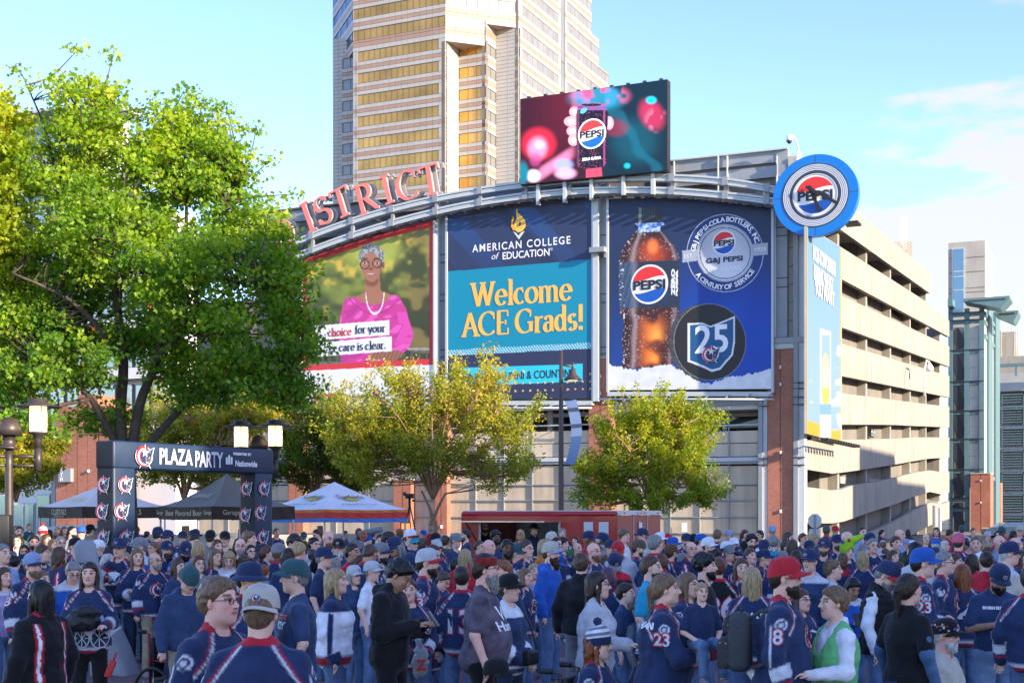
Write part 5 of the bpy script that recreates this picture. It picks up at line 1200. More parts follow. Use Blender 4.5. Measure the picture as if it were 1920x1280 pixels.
big_blobs = [(165,215,92,105),(330,250,85,80),(110,310,85,90),(250,340,150,110),(400,300,80,95),(440,370,70,110),(478,460,78,100),(250,470,190,110,-.6),(120,470,110,110),(535,560,70,100),(400,560,150,120,-1.2),(560,640,55,90),(230,600,170,80,.8),(90,600,100,90),(470,690,100,75,-.5),(350,690,120,60,.6),(150,690,130,60,-1),(50,720,70,60),(540,730,50,50),(380,745,60,25),(60,800,90,40,-.8),(180,775,80,35,.5),(550,720,45,40),(20,640,60,80)]
big_limbs = [(.19,.05,(238,880),(226,790),(232,680),(222,590),(205,450),(180,330),(160,230)),(.17,.05,(242,880),(262,760),(292,680),(310,590),(345,480),(350,380)),(.13,.04,(236,870),(205,800,-.2),(180,750,-.4),(150,715,-.6),(120,690,-.9)),
 (.13,.04,(246,870),(300,800,.3),(345,745,.5),(372,712,.6),(430,640,.7),(490,560,.8)),(.11,.035,(232,690),(210,640,-.4),(170,590,-.6),(130,560,-.9),(60,530,-1.2)),(.10,.03,(292,680),(340,640,-.5),(420,580,-.9),(480,520,-1.2)),(.08,.02,(205,450),(150,400),(110,330),(80,230),(50,160)),(.08,.02,(345,480),(400,420),(440,340)),(.08,.02,(310,590),(290,500,.8),(270,400,1.0),(250,300,1)),(.08,.02,(180,750,-.4),(110,770,-.8),(40,790,-1)),(.08,.02,(345,745,.5),(440,730,.2),(530,700,0)),(.06,.02,(222,590),(250,520,-.8),(260,440,-1))]
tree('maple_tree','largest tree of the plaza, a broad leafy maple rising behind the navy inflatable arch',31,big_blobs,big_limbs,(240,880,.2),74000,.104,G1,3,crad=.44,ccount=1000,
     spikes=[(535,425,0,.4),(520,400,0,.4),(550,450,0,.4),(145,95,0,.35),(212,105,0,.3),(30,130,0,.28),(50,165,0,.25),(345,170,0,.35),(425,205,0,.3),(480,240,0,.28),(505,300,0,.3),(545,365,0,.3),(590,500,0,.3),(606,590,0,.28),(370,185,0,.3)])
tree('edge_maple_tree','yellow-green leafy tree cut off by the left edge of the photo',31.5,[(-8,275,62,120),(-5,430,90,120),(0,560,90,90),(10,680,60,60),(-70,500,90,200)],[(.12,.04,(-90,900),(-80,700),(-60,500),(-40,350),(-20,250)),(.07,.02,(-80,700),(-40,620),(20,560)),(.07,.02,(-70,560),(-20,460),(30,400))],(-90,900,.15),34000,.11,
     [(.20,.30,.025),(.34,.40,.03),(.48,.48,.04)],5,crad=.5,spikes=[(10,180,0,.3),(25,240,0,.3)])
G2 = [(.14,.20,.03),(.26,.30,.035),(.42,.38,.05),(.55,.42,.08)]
def vase(cx,top,base,spread,seed,n=9):
 rs = np.random.RandomState(seed); L_ = []
 for i in range(n):
  a = -1+2*(i+.5)/n; yy = rs.uniform(-1,1); L_.append((.07,.015,(cx,base),(cx+a*spread*.25,base-(base-top)*.3,yy*.5),(cx+a*spread*.6,base-(base-top)*(.62-.1*abs(a)),yy*1.2),(cx+a*spread*.95,base-(base-top)*(.9-.35*abs(a)),yy*2)))
 return L_
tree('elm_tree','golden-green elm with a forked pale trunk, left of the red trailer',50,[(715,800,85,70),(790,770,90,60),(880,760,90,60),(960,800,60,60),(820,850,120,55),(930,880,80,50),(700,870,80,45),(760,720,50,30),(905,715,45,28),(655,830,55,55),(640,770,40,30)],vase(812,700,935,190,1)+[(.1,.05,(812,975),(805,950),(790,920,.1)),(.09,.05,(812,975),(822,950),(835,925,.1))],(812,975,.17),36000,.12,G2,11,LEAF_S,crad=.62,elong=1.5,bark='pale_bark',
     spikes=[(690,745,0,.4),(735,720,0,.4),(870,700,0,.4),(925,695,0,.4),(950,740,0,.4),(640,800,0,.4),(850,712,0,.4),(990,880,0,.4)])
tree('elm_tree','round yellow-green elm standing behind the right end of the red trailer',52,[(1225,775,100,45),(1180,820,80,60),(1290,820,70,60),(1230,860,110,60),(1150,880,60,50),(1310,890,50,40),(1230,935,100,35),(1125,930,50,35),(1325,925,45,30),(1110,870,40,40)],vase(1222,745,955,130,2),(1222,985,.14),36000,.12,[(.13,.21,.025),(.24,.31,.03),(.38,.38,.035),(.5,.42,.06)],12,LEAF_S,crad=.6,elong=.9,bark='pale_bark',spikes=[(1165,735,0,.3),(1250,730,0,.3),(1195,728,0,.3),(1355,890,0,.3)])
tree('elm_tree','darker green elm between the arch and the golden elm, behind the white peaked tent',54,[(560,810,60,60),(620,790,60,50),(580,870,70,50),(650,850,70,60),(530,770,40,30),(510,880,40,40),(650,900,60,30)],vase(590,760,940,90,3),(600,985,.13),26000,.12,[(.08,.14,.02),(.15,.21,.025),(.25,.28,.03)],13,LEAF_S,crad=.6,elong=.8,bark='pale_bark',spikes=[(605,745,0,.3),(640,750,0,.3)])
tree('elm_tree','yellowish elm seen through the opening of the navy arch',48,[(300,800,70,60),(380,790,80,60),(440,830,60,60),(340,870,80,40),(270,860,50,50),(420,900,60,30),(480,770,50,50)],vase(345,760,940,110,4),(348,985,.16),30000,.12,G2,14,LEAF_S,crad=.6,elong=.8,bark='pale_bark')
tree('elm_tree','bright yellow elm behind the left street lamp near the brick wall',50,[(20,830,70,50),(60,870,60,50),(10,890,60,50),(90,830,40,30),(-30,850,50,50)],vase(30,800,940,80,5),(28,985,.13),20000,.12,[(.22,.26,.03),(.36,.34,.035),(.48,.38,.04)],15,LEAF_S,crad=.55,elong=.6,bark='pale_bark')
# ================================================================== PLAZA FURNITURE
def rounded_box(b,a,c,r,mi=0,seg=3):
 """box with rounded edges"""
 bm = bmesh.new(); bmesh.ops.create_cube(bm,size=1)
 s_ = [abs(c[i]-a[i]) for i in range(3)]; m_ = [(a[i]+c[i])/2 for i in range(3)]
 bmesh.ops.scale(bm,vec=s_,verts=bm.verts); bmesh.ops.translate(bm,vec=m_,verts=bm.verts)
 bmesh.ops.bevel(bm,geom=bm.edges[:],offset=r,segments=seg,profile=.5,affect='EDGES')
 b.add([tuple(v.co) for v in bm.verts],[[v.index for v in f.verts] for f in bm.faces],mi,None,True); bm.free()
# ---- inflatable arch
M['arch_navy'] = mat('arch_navy',(.011,.030,.072),.5,var=.2,scale=2.5,bump=.25,bscale=5)
AR = Frame(-7.62,26.0,math.atan2(.862,.506))
arch = AR.root('inflatable_arch','navy inflatable arch reading PLAZA PARTY with round hockey emblems on its legs','inflatable arch')
W_,T_,Z1,Z0 = 4.64,.47,3.6,3.06
for n_,a,c in (('leg',(0,0,0),(.58,T_,3.1)),('leg',(W_-.57,0,0),(W_,T_,3.1)),('crossbar',(-.015,-.015,Z0),(W_+.015,T_+.015,Z1))):
 b = MB(); rounded_box(b,a,c,.05)
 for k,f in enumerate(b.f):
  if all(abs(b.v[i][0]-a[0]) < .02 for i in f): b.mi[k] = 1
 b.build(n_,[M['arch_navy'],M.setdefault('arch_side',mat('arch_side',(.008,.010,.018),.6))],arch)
def face_emb(px,py,r,y=-.03): x,z_ = AR.hit(px,py,y); return emblem(arch,x,z_,y,r,.1)
for (px,py) in ((236,908),(238,1008),(229,958),(496,915),(494,1006),(489,960),(496,1048),(232,1055)): face_emb(px,py,.19)
SD = Matrix.Rotation(-math.pi/2,4,'Z')   # faces looking left (-x of the arch)
for (x0,pys,px0) in ((-.03,(908,958,1008,1055),197),(W_-.57-.03,(915,965,1007,1050),463)):
 for i,py in enumerate(pys):
  p = AR.world(x0,T_/2); z_ = H-(py-HY)/F*p.y; o = link('emblem',EMB,arch,Matrix.Translation((x0,T_/2+(.04 if i % 2 else 0),z_)) @ SD @ Matrix.Diagonal((.17,.02,.19,1)))
face_emb(272,855,.25,-.05)
M['arch_text'] = mat('arch_text',(.60,.62,.72),.5)
def at(body,px0,px1,py,hp,m,**kw):
 xa = AR.hit(px0,py,-.03)[0]; xb,zb_ = AR.hit(px1,py,-.03); xm,zm = AR.hit((px0+px1)/2,py,-.03); k = AR.world(xm,0).y/F
 return put_text('lettering',body,arch,(xa+xb)/2,zm,-.035,hp*k*1.38,m,width=xb-xa,**kw)
at('PLAZA',299,361,856,29,M['arch_text'],bold=.012); at('PARTY',366,418,861,29,M['arch_text'],bold=.012); at('PRESENTED BY',437,471,851,4.5,M['ink_white'],bold=.004); at('Nationwide',441,482,869,11,M['ink_white'],bold=.006)
for (px,h_) in ((425,12),(429.5,16),(434,12)):
 xa,za = AR.hit(px-1.6,870,-.03); xb,zb_ = AR.hit(px+1.6,870-h_,-.03); b = MB(); b.prism([(xa,za),(xb,za),(xb,zb_),((xa+xb)/2,zb_+.02),(xa,zb_)],-.036,-.03); b.build('eagle_mark',M['ink_white'],arch)
# ---- tents
def strip_mat(name,c): return M.setdefault(name,mat(name,c,.75,var=.06,scale=3,trans=.12))
def tent(label,cpx,d,half,zv0,zv1,zp,roof,bands,rot=-45,ropes=True,group='pop-up tents in the plaza',curve=1.25):
 c = P3(cpx,HY,d); root = empty('popup_tent',(c.x,d,0),math.radians(rot),label,'tent',group); hs = half/math.sqrt(2)
 cs = [(-hs,-hs),(hs,-hs),(hs,hs),(-hs,hs)]; b = MB(); n,m_ = 7,6
 for k in range(4):
  (xa,ya),(xb,yb) = cs[k],cs[(k+1) % 4]; V = []
  for i in range(n+1):
   t = i/n; zz = zv1+(zp-zv1)*t**curve
   for j in range(m_+1):
    u = j/m_; x = (xa+(xb-xa)*u)*(1-t); y = (ya+(yb-ya)*u)*(1-t); V.append((x,y,zz-.10*math.sin(math.pi*u)*(1-t)*t*2-.02*math.sin(math.pi*u)*(1-t)))
  b.add(V,[(i*(m_+1)+j,i*(m_+1)+j+1,(i+1)*(m_+1)+j+1,(i+1)*(m_+1)+j) for i in range(n) for j in range(m_)],0,None,True)
 b.build('roof',roof,root)
 for k in range(4):
  (xa,ya),(xb,yb) = cs[k],cs[(k+1) % 4]; z_ = zv1
  for fr_,mt_ in bands:
   h_ = (zv1-zv0)*fr_; b = MB(); q = 1.0; V = []
   for j in range(13):
    u = j/12; w = .012*math.sin(u*31+k); V += [(xa+(xb-xa)*u+w,ya+(yb-ya)*u-w,z_-.02*math.sin(math.pi*u)),(xa+(xb-xa)*u-w,ya+(yb-ya)*u+w,z_-h_-.02*math.sin(math.pi*u))]
   b.add(V,[(2*j,2*j+1,2*j+3,2*j+2) for j in range(12)]); b.build('valance',mt_,root); z_ -= h_
 for (x,y) in cs: b = MB(); b.box((x*.97-.02,y*.97-.02,0),(x*.97+.02,y*.97+.02,zv1-.02)); b.build('leg',M['light_steel'],root)
 b = MB()
 for k in range(4):
  (xa,ya),(xb,yb) = cs[k],cs[(k+1) % 4]
  for j in range(4): u0,u1 = j/4,(j+1)/4; za,zb_ = zv1-.05-(.3 if j % 2 else 0),zv1-.05-(0 if j % 2 else .3); b.beam((xa*.97+(xb-xa)*.97*u0,ya*.97+(yb-ya)*.97*u0,za),(xa*.97+(xb-xa)*.97*u1,ya*.97+(yb-ya)*.97*u1,zb_),.02,.02)
 b.build('truss',M['grey_steel'],root,kind='stuff'); return root,hs
def tent_text(root,hs,side,body,z_,size,m,width=None,u=0.0,off=.03,tilt=0):
 # side 0: front-left face when rotated 45 deg
 ang = [0,math.pi/2][side]; me = put_text('lettering',body,root,u,z_,0,size,m,width=width)
 me.matrix_local = Matrix.Rotation(ang,4,'Z') @ Matrix.Translation((0,-hs-off,0)); return me
def roof_text(root,hs,side,body,t,zv1,zp,size,m,width=None,curve=1.25,dz=.03):
 ang = [0,math.pi/2][side]; zz = zv1+(zp-zv1)*t**curve; slope = math.atan2((zp-zv1)*curve*t**(curve-1),hs); me = put_text('lettering',body,root,0,0,0,size,m,width=width)
 me.matrix_local = Matrix.Rotation(ang,4,'Z') @ Matrix.Translation((0,-hs*(1-t),zz-.06+dz)) @ Matrix.Rotation(slope-math.pi/2,4,'X') @ Matrix.Translation((0,-.05,0)); return me
tw = strip_mat('tent_white',(.80,.80,.82)); torg = strip_mat('tent_orange',(.75,.22,.03)); tred = strip_mat('tent_red',(.62,.05,.04)); tblu = strip_mat('tent_blue',(.06,.22,.62)); tbr = strip_mat('tent_brown',(.045,.03,.022)); tbk = strip_mat('tent_black',(.20,.185,.16))
r1,h1 = tent('white peaked tent with orange, red and blue valance right of the arch',627,41,2.2,1.95,2.32,3.15,tw,[(.22,torg),(.46,tred),(.32,tblu)])
M['sun_yellow'] = mat('sun_yellow',(.7,.55,.12),.6)
for sd_ in (0,1):
 t_ = MB(); P = []
 for i in range(32): r_ = (.20 if i % 2 else .30)+.02*math.sin(i*5); P.append((r_*1.3*math.cos(2*math.pi*i/32),r_*.55*math.sin(2*math.pi*i/32)))
 t_.add([(x,0,z) for x,z in P],[tuple(range(32))]); o = t_.build('sun_logo',M['sun_yellow'],r1); zz = 2.32+.83*.5**1.25
 o.matrix_local = Matrix.Rotation([0,math.pi/2][sd_],4,'Z') @ Matrix.Translation((0,-h1*.5,zz-.045)) @ Matrix.Rotation(math.atan2(.83*1.25*.5**.25,h1)-math.pi/2,4,'X') @ Matrix.Translation((0,-.035,0))
 roof_text(r1,h1,sd_,'Surfside',.52,2.32,3.15,.3,M['ink_navy'],width=1.0); roof_text(r1,h1,sd_,'SUNSHINE IN A CAN',.24,2.32,3.15,.13,M['ink_navy'],width=1.3)
r2,h2 = tent('black and tan tent behind the arch opening with a Beer Flavored Beer valance',425,35.5,1.78,2.05,2.38,3.24,tbk,[(1,tbr)],curve=1.45)
M['cream'] = mat('cream',(.55,.47,.33),.6)
tent_text(r2,h2,0,'Beer Flavored Beer',2.21,.2,M['cream'],width=1.7); tent_text(r2,h2,0,'Garage',2.21,.15,M['cream'],width=.35,u=1.12); tent_text(r2,h2,0,'Garage',2.21,.15,M['cream'],width=.3,u=-1.15); tent_text(r2,h2,1,'Garage',2.21,.17,M['cream'],width=.5,u=-.7)
roof_text(r2,h2,0,'GARAGE',.45,2.38,3.24,.26,M['cream'],width=.8,curve=1.45)
r3,h3 = tent('white topped tent with a dark brown Clubtails valance left of the arch',192,45,2.13,2.06,2.42,3.15,strip_mat('tent_cream',(.78,.70,.63)),[(1,tbr)])
tent_text(r3,h3,0,'CLUBTAILS',2.25,.26,M['cream'],width=1.0,u=.0); tent_text(r3,h3,1,'CLUBTAILS',2.25,.26,M['cream'],width=1.1); tent_text(r3,h3,0,'COCKTAILS IN A CAN',2.11,.08,M['cream'],width=.7)
roof_text(r3,h3,0,'CLUBTAILS',.4,2.42,3.15,.34,M['sun_yellow'],width=1.3); roof_text(r3,h3,1,'CLUBTAILS',.4,2.42,3.15,.34,M['cream'],width=1.3)
# ---- street lamps with lanterns
M['lamp_glass'] = mat('lamp_glass',(.65,.58,.45),.35,emit=(1.0,.78,.48),estr=.35,trans=.35); M['lamp_glow'] = mat('lamp_glow',(1,.9,.7),.4,emit=(1.0,.80,.50),estr=9); M['bronze'] = mat('bronze',(.075,.06,.055),.45,.4,var=.1,scale=5)
def lantern(root,x,y,z,r=.17):
 t = empty('lantern',(x,y,z)); t.parent = root; t.matrix_local = Matrix.Translation((x,y,z))
 b = MB(); b.lathe([(.06,-.28),(.075,-.1),(.10,0),(r*1.05,.03),(r*1.05,.06)],n=20); b.build('base',M['bronze'],t)
 b = MB(); b.lathe([(r,.06),(r,.56)],n=20); b.f = b.f[:-2]; b.mi = b.mi[:-2]; b.c = b.c[:-2]; b.sm = b.sm[:-2]; b.build('glass',M['lamp_glass'],t)
 b = MB(); b.lathe([(.055,.14),(.055,.42)],n=12); b.build('lamp_tube',M['lamp_glow'],t)
 b = MB(); b.lathe([(.01,.72),(r*.8,.71),(r*1.1,.69),(r*1.1,.62),(.455,.56),(.46,.545),(r*.9,.56),(.01,.56)],n=28); b.build('hood',M['bronze'],t)
 for k in range(4): a = k*math.pi/2+.5; b = MB(); b.tube([(r*1.03*math.cos(a),r*1.03*math.sin(a),.05),(r*1.03*math.cos(a),r*1.03*math.sin(a),.6)],.009,5); b.build('bar',M['bronze'],t)
def street_lamp(label,px,d,zc,arm,rot,group='twin lantern street lamps'):
 c = P3(px,HY,d); root = empty('street_lamp',(c.x,d,0),rot,label,'street lamp',group)
 b = MB(); b.lathe([(.17,0),(.16,.25),(.10,.4),(.085,1.2),(.075,zc-.3),(.07,zc)],n=14); b.build('pole',M['bronze'],root)
 b = MB(); b.lathe([(.12,zc+.0),(.23,zc+.02),(.12,zc+.05),(.12,zc+.28),(.24,zc+.27),(.235,zc+.42),(.17,zc+.56),(.06,zc+.62),(.0,zc+.63)],n=18); b.build('speaker_hood',M['bronze'],root)
 for s_ in (-1,1):
  b = MB(); b.tube([(0,0,zc-.14),(s_*arm,0,zc-.14)],.028,8); b.tube([(0,0,zc-.32),(s_*arm,0,zc-.32)],.028,8); b.tube([(s_*arm,0,zc-.42),(s_*arm,0,zc+.02)],.075,10); b.build('arm',M['bronze'],root)
  lantern(root,s_*arm,0,zc+.28)
 return root
street_lamp('twin lantern street lamp at the left edge beside the loudspeaker',17,26.5,3.45,.54,math.radians(10))
street_lamp('twin lantern street lamp rising behind the right leg of the arch',484,33.5,3.5,.48,math.radians(-20))
# ---- tall light pole with banner
c = P3(1052,HY,46); lp = empty('light_pole',(c.x,46,0),0,'tall slim lamp post with one bell shaped lamp and a curled banner','lamp post'); k = 46/F
zt = H+(HY-657)*k; b = MB(); b.lathe([(.14,0),(.13,.3),(.09,.5),(.085,zt*.6),(.06,zt)],n=12); b.build('pole',M['bronze'],lp)
b = MB(); b.tube([(0,0,zt-25*k),(12*k,0,zt-29*k),(22*k,0,zt-29*k)],.035,8); b.tube([(22*k,0,zt-22*k),(22*k,0,zt-38*k)],.045,8); b.build('arm',M['bronze'],lp)
b = MB(); b.lathe([(.05,-.62+.0),(.09,-.66),(.13,-.82),(.30,-.98),(.31,-1.02)],(22*k,0,zt+.02),18); b.build('lamp_shade',M['bronze'],lp)
b = MB(); b.lathe([(.0,-1.06),(.15,-1.05),(.2,-1.0)],(22*k,0,zt+.02),14); b.build('lens',M['lamp_glass'],lp)
b = MB(); V = []; Cc = []; n = 16
for i in range(n+1):
 t = i/n; z_ = zt-(93+t*122)*k; x = .12+.18*math.sin(t*math.pi)*1.2; V += [(x,-.15*math.sin(t*math.pi),z_),(x+.38-.05*t,-.15*math.sin(t*math.pi)-.12,z_+.02)]
for i in range(n):
 w = i/n; col = (.72,.73,.78,1) if w < .55 else (.14+.3*(1-w),.25+.25*(1-w),.45+.15*(1-w),1)
 if i % 4 == 2 and w < .5: col = (.2,.2,.22,1)
 b.add([V[2*i],V[2*i+1],V[2*i+3],V[2*i+2]],[(0,1,2,3)],0,col)
b.build('banner',M['print'],lp)
for z_ in (zt-93*k,zt-214*k): b = MB(); b.tube([(0,0,z_),(.5,-.1,z_)],.015,5); b.build('banner_arm',M['bronze'],lp)
# ---- red concession trailer
TRd = 37.6; c = P3(865,HY,TRd); phi = math.radians(-24); TR = Frame(c.x,TRd,phi); L_ = TR.X(1156)
tr = TR.root('concession_trailer','red concession trailer with an open serving window and raised silver awning','trailer'); Hh = 2.28
M['trailer_red'] = mat('trailer_red',(.38,.012,.018),.28,var=.05,scale=1.5,coat=.5); M['trailer_roof'] = mat('trailer_roof',(.62,.6,.62),.4)
RT = Frame(*TR.world(L_,0).xy,phi+math.pi/2); Wd = RT.X(1237)
wx0,wx1,wz0,wz1 = TR.X(900),TR.X(1049),1.05,TR.Z(975,977)
for (nm,a,c_) in (('side_panel',(0,0,.45),(wx0,.05,Hh-.18)),('side_panel',(wx1,0,.45),(L_,.05,Hh-.18)),('side_panel',(wx0,0,.45),(wx1,.05,wz0)),('side_panel',(wx0,0,wz1),(wx1,.05,Hh-.18)),('rear_panel',(0,Wd-.05,.45),(L_,Wd,Hh-.18)),('end_panel',(0,.05,.45),(.05,Wd-.05,Hh-.18))):
 b = MB(); b.box(a,c_); b.build(nm,M['trailer_red'],tr)
b = MB(); b.box((.05,.05,.45),(L_-.05,Wd-.05,.55)); b.build('floor',M['grey_steel'],tr)
b = MB(); b.box((.06,Wd-.12,.55),(L_-.06,Wd-.06,Hh-.2)); b.build('inner_wall',M['light_steel'],tr)
b = MB(); b.box((0,0,Hh-.18),(L_,.12,Hh-.07)); rounded_box(b,(-.0,-.03,Hh-.16),(L_+.0,.4,Hh-.02),.06); b.build('roof_edge',M['trailer_red'],tr)
b = MB(); b.box((.03,.06,Hh-.06),(L_+.02,Wd,Hh)); b.build('roof',M['trailer_roof'],tr)
b = MB(); zr = Hh-.02; b.beam((wx0-.3,-.55,wz1+.0),(wx1+.02,-.55,wz1+.0),1.1,.03); b.build('awning',M['chrome'],tr)
for x in (wx0,wx1): b = MB(); b.box((x-.03,-.02,wz0),(x+.03,.0,wz1)); b.build('window_frame',M['light_steel'],tr); b = MB(); b.beam((x,-.95,wz1),(x,0,wz1-.7),.025,.025); b.build('awning_strut',M['dark_steel'],tr)
b = MB(); b.box((wx0,-.25,wz0-.04),(wx1,.0,wz0)); b.build('counter',M['chrome'],tr)
for (a,c_) in ((1095,1112),(1123,1141)): b = MB(); b.box((TR.X(a),-.015,TR.Z(1103,1012)),(TR.X(c_),.0,TR.Z(1103,978))); b.build('menu_board',M['ink_silver'],tr)
mt = Matrix.Translation((L_,0,0)) @ Matrix.Rotation(math.pi/2,4,'Z')
M['trailer_dull'] = mat('trailer_dull',(.36,.05,.045),.4,var=.05,scale=2)
e0,e1 = RT.X(1186),RT.X(1212)
for (a,c_) in ((0,e0),(e0+.03,e1-.03),(e1,Wd)): b = MB(); b.box((a+.01,-.02,.45),(c_-.01,.03,Hh-.13)); o = b.build('end_door',M['trailer_dull'],tr); o.matrix_local = mt
for x in (e0,e1): b = MB(); b.box((x-.015,-.035,.45),(x+.025,-.021,Hh-.15)); o = b.build('door_seal',M['light_steel'],tr); o.matrix_local = mt
b = MB(); b.box((0,-.06,Hh-.12),(Wd,-.025,Hh-.01)); o = b.build('end_trim',M['trailer_roof'],tr); o.matrix_local = mt
for t_ in (.12,.42,.5,.58,.9): b = MB(); b.box((Wd*t_-.04,-.08,Hh-.08),(Wd*t_+.04,-.06,Hh-.05)); o = b.build('marker_light',M['red'],tr); o.matrix_local = mt
xq = RT.X(1198); zq = Hh-.62; b = MB(); P = [(-.10,-.36),(.09,-.36),(.13,.2),(.12,.3),(.02,.26),(-.05,.33),(-.14,.28),(-.13,.16)]; b.prism([(xq+x,zq+z) for x,z in P],-.05,-.04); o = b.build('popcorn_logo',M['ink_white'],tr); o.matrix_local = mt
t_ = put_text('lettering','KX',tr,xq,zq-.02,-.055,.22,M['ink'],bold=.01); t_.matrix_local = mt
for x in (L_*.42,L_*.56): b = MB(); b.tube([(x,.05,.33),(x,.30,.33)],.33,18); b.build('wheel',M['black'],tr)
# ---- things around
def gtag(o,l,c,g=None): return tag(o,l,c,g)
c = P3(0,HY,22); b = MB(); sp = empty('loudspeaker',(c.x-.28,22,0),math.radians(12),'black loudspeaker on a stand cut off by the left edge','loudspeaker'); rounded_box(b,(-.28,-.2,1.57),(.44,.25,2.18),.03); b.build('cabinet',M['black'],sp)
b = MB(); b.box((-.2,-.215,1.62),(.3,-.2,2.12)); b.build('grille',M['dark_steel'],sp); b = MB(); b.tube([(.05,0,0),(.05,0,1.6)],.03,8); b.build('pole',M['black'],sp)
for a in range(3): b = MB(); t = a*2.1; b.tube([(.05,0,.7),(.05+.5*math.cos(t),.5*math.sin(t),0.02)],.015,6); b.build('leg',M['black'],sp)
# covered patio heater (grey fabric)
M['grey_cover'] = mat('grey_cover',(.27,.29,.32),.8,var=.15,scale=3,bump=.8,bscale=6)
c = P3(204,HY,18.6); ph = empty('covered_heater',(c.x,18.6,0),0,'tall object under a wrinkled grey fabric cover leaning among the crowd','covered heater'); b = MB(); n = 20; V = []; prof = [(.0,1.83,-.33),(.10,1.82,-.33),(.15,1.76,-.33),(.155,1.55,-.30),(.165,1.4,-.27),(.14,1.2,-.20),(.17,1.0,-.16),(.22,.7,-.08),(.27,.4,0),(.31,.1,.05),(.33,.0,.07)]
for i,(r_,z_,dx) in enumerate(prof):
 for k_ in range(n): a = 2*math.pi*k_/n; q = 1+.12*math.sin(a*5+z_*3)*(1-z_/2.2); V.append((dx+r_*q*math.cos(a),r_*q*math.sin(a)*.8,z_+.02*math.sin(3*a)))
b.add(V,[(i*n+j,i*n+(j+1) % n,(i+1)*n+(j+1) % n,(i+1)*n+j) for i in range(len(prof)-1) for j in range(n)],0,None,True); b.build('fabric_cover',M['grey_cover'],ph)
b = MB(); b.tube([(-.33+.16*math.cos(t*.7),.13*math.sin(t*.7),1.52) for t in range(10)],.012,5); b.build('strap',M['dark_steel'],ph)
# TV camera on a tripod
c = P3(768,HY,43); tv = empty('television_camera',(c.x,43,0),0,'television camera on a tall tripod beside the striped tent','video camera'); k = 43/F; zb = H+(HY-965)*k
for a in range(3): t = a*2.1+.4; b = MB(); b.tube([(0,0,H+18*k),(.55*math.cos(t),.55*math.sin(t),.02)],.022,6); b.build('tripod_leg',M['black'],tv)
b = MB(); b.tube([(0,0,H+15*k),(0,0,H+28*k)],.04,8); b.build('head',M['black'],tv)
b = MB(); b.box((-.12,-.25,H+28*k),(.12,.2,H+37*k)); b.box((-.2,-.1,H+33*k),(-.12,.05,H+40*k)); b.tube([(0,-.25,H+32*k),(0,-.42,H+32*k)],.055,10); b.box((.1,-.3,H+22*k),(.17,.2,H+26*k)); b.build('camera_body',M['black'],tv)
c = P3(768,HY,42.5); mo = empty('monitor',(c.x-.1,42.2,0),.15,'small field monitor with an orange picture beside the television camera','monitor'); b = MB(); b.box((-.16,0,H-31*k),(.16,.08,H-16*k)); b.tube([(0,.05,0),(0,.05,H-31*k)],.02,6); b.build('case',M['black'],mo); b = MB(); b.box((-.13,-.006,H-29*k),(.13,-.001,H-18*k)); b.build('screen',mat('orange_screen',(.5,.15,.05),.4,emit=(.8,.25,.06),estr=.5),mo)
# stop sign seen from behind
c = P3(1528,HY,44); ss_ = empty('stop_sign',(c.x,44,0),0,'octagonal road sign seen from its bare grey back beside the garage corner','road sign'); k = 44/F
M['sign_back'] = mat('sign_back',(.52,.52,.50),.5,.2,var=.1,scale=4)
b = MB(); P = [(12.5*k*1.08*math.cos(math.pi/8+i*math.pi/4),H-14*k+13*k*1.08*math.sin(math.pi/8+i*math.pi/4)) for i in range(8)]; b.prism(P,0,.012); b.build('octagon_plate',M['sign_back'],ss_)
b = MB(); b.box((-10.5*k,0,H-62*k),(10.5*k,.012,H-29*k)); b.build('plate',M['sign_back'],ss_); b = MB(); b.box((-.03,-.05,0),(.03,-.01,H-2*k)); b.build('post',M['grey_steel'],ss_)
# notices on the garage wall
for (px,py,n_) in ((1283,988,'right of the red trailer'),(826,982,'behind the crowd left of the red trailer')):
 x,z_ = GA.hit(px,py,-.2); nt_ = GA.root('wall_notice','small white notice on the garage wall %s' % n_,'notice'); b = MB(); b.box((x-.19*(1 if px > 1000 else .5),-.2,z_-.32),(x+.19*(1 if px > 1000 else .5),-.17,z_+.32)); b.build('plate',M['white'],nt_)
x,z_ = LB.hit(122,890,-.9); atm = LB.root('atm_sign','grey projecting sign with white vertical letters reading ATM','sign'); k = LB.world(x,0).y/F
b = MB(); b.box((x-14.5*k,-.95,z_-13*k),(x+14.5*k,-.7,z_+12*k)); b.build('sign_box',M['grey_steel'],atm)
for i,ch in enumerate('ATM'): put_text('lettering',ch,atm,x-7*k,z_+(8-8*i)*k,-.96,8.5*k*1.2,M['ink_white'],bold=.01)
c = P3(1757,HY,150);
x,z_ = GB.hit(1707-0,0)[0],0
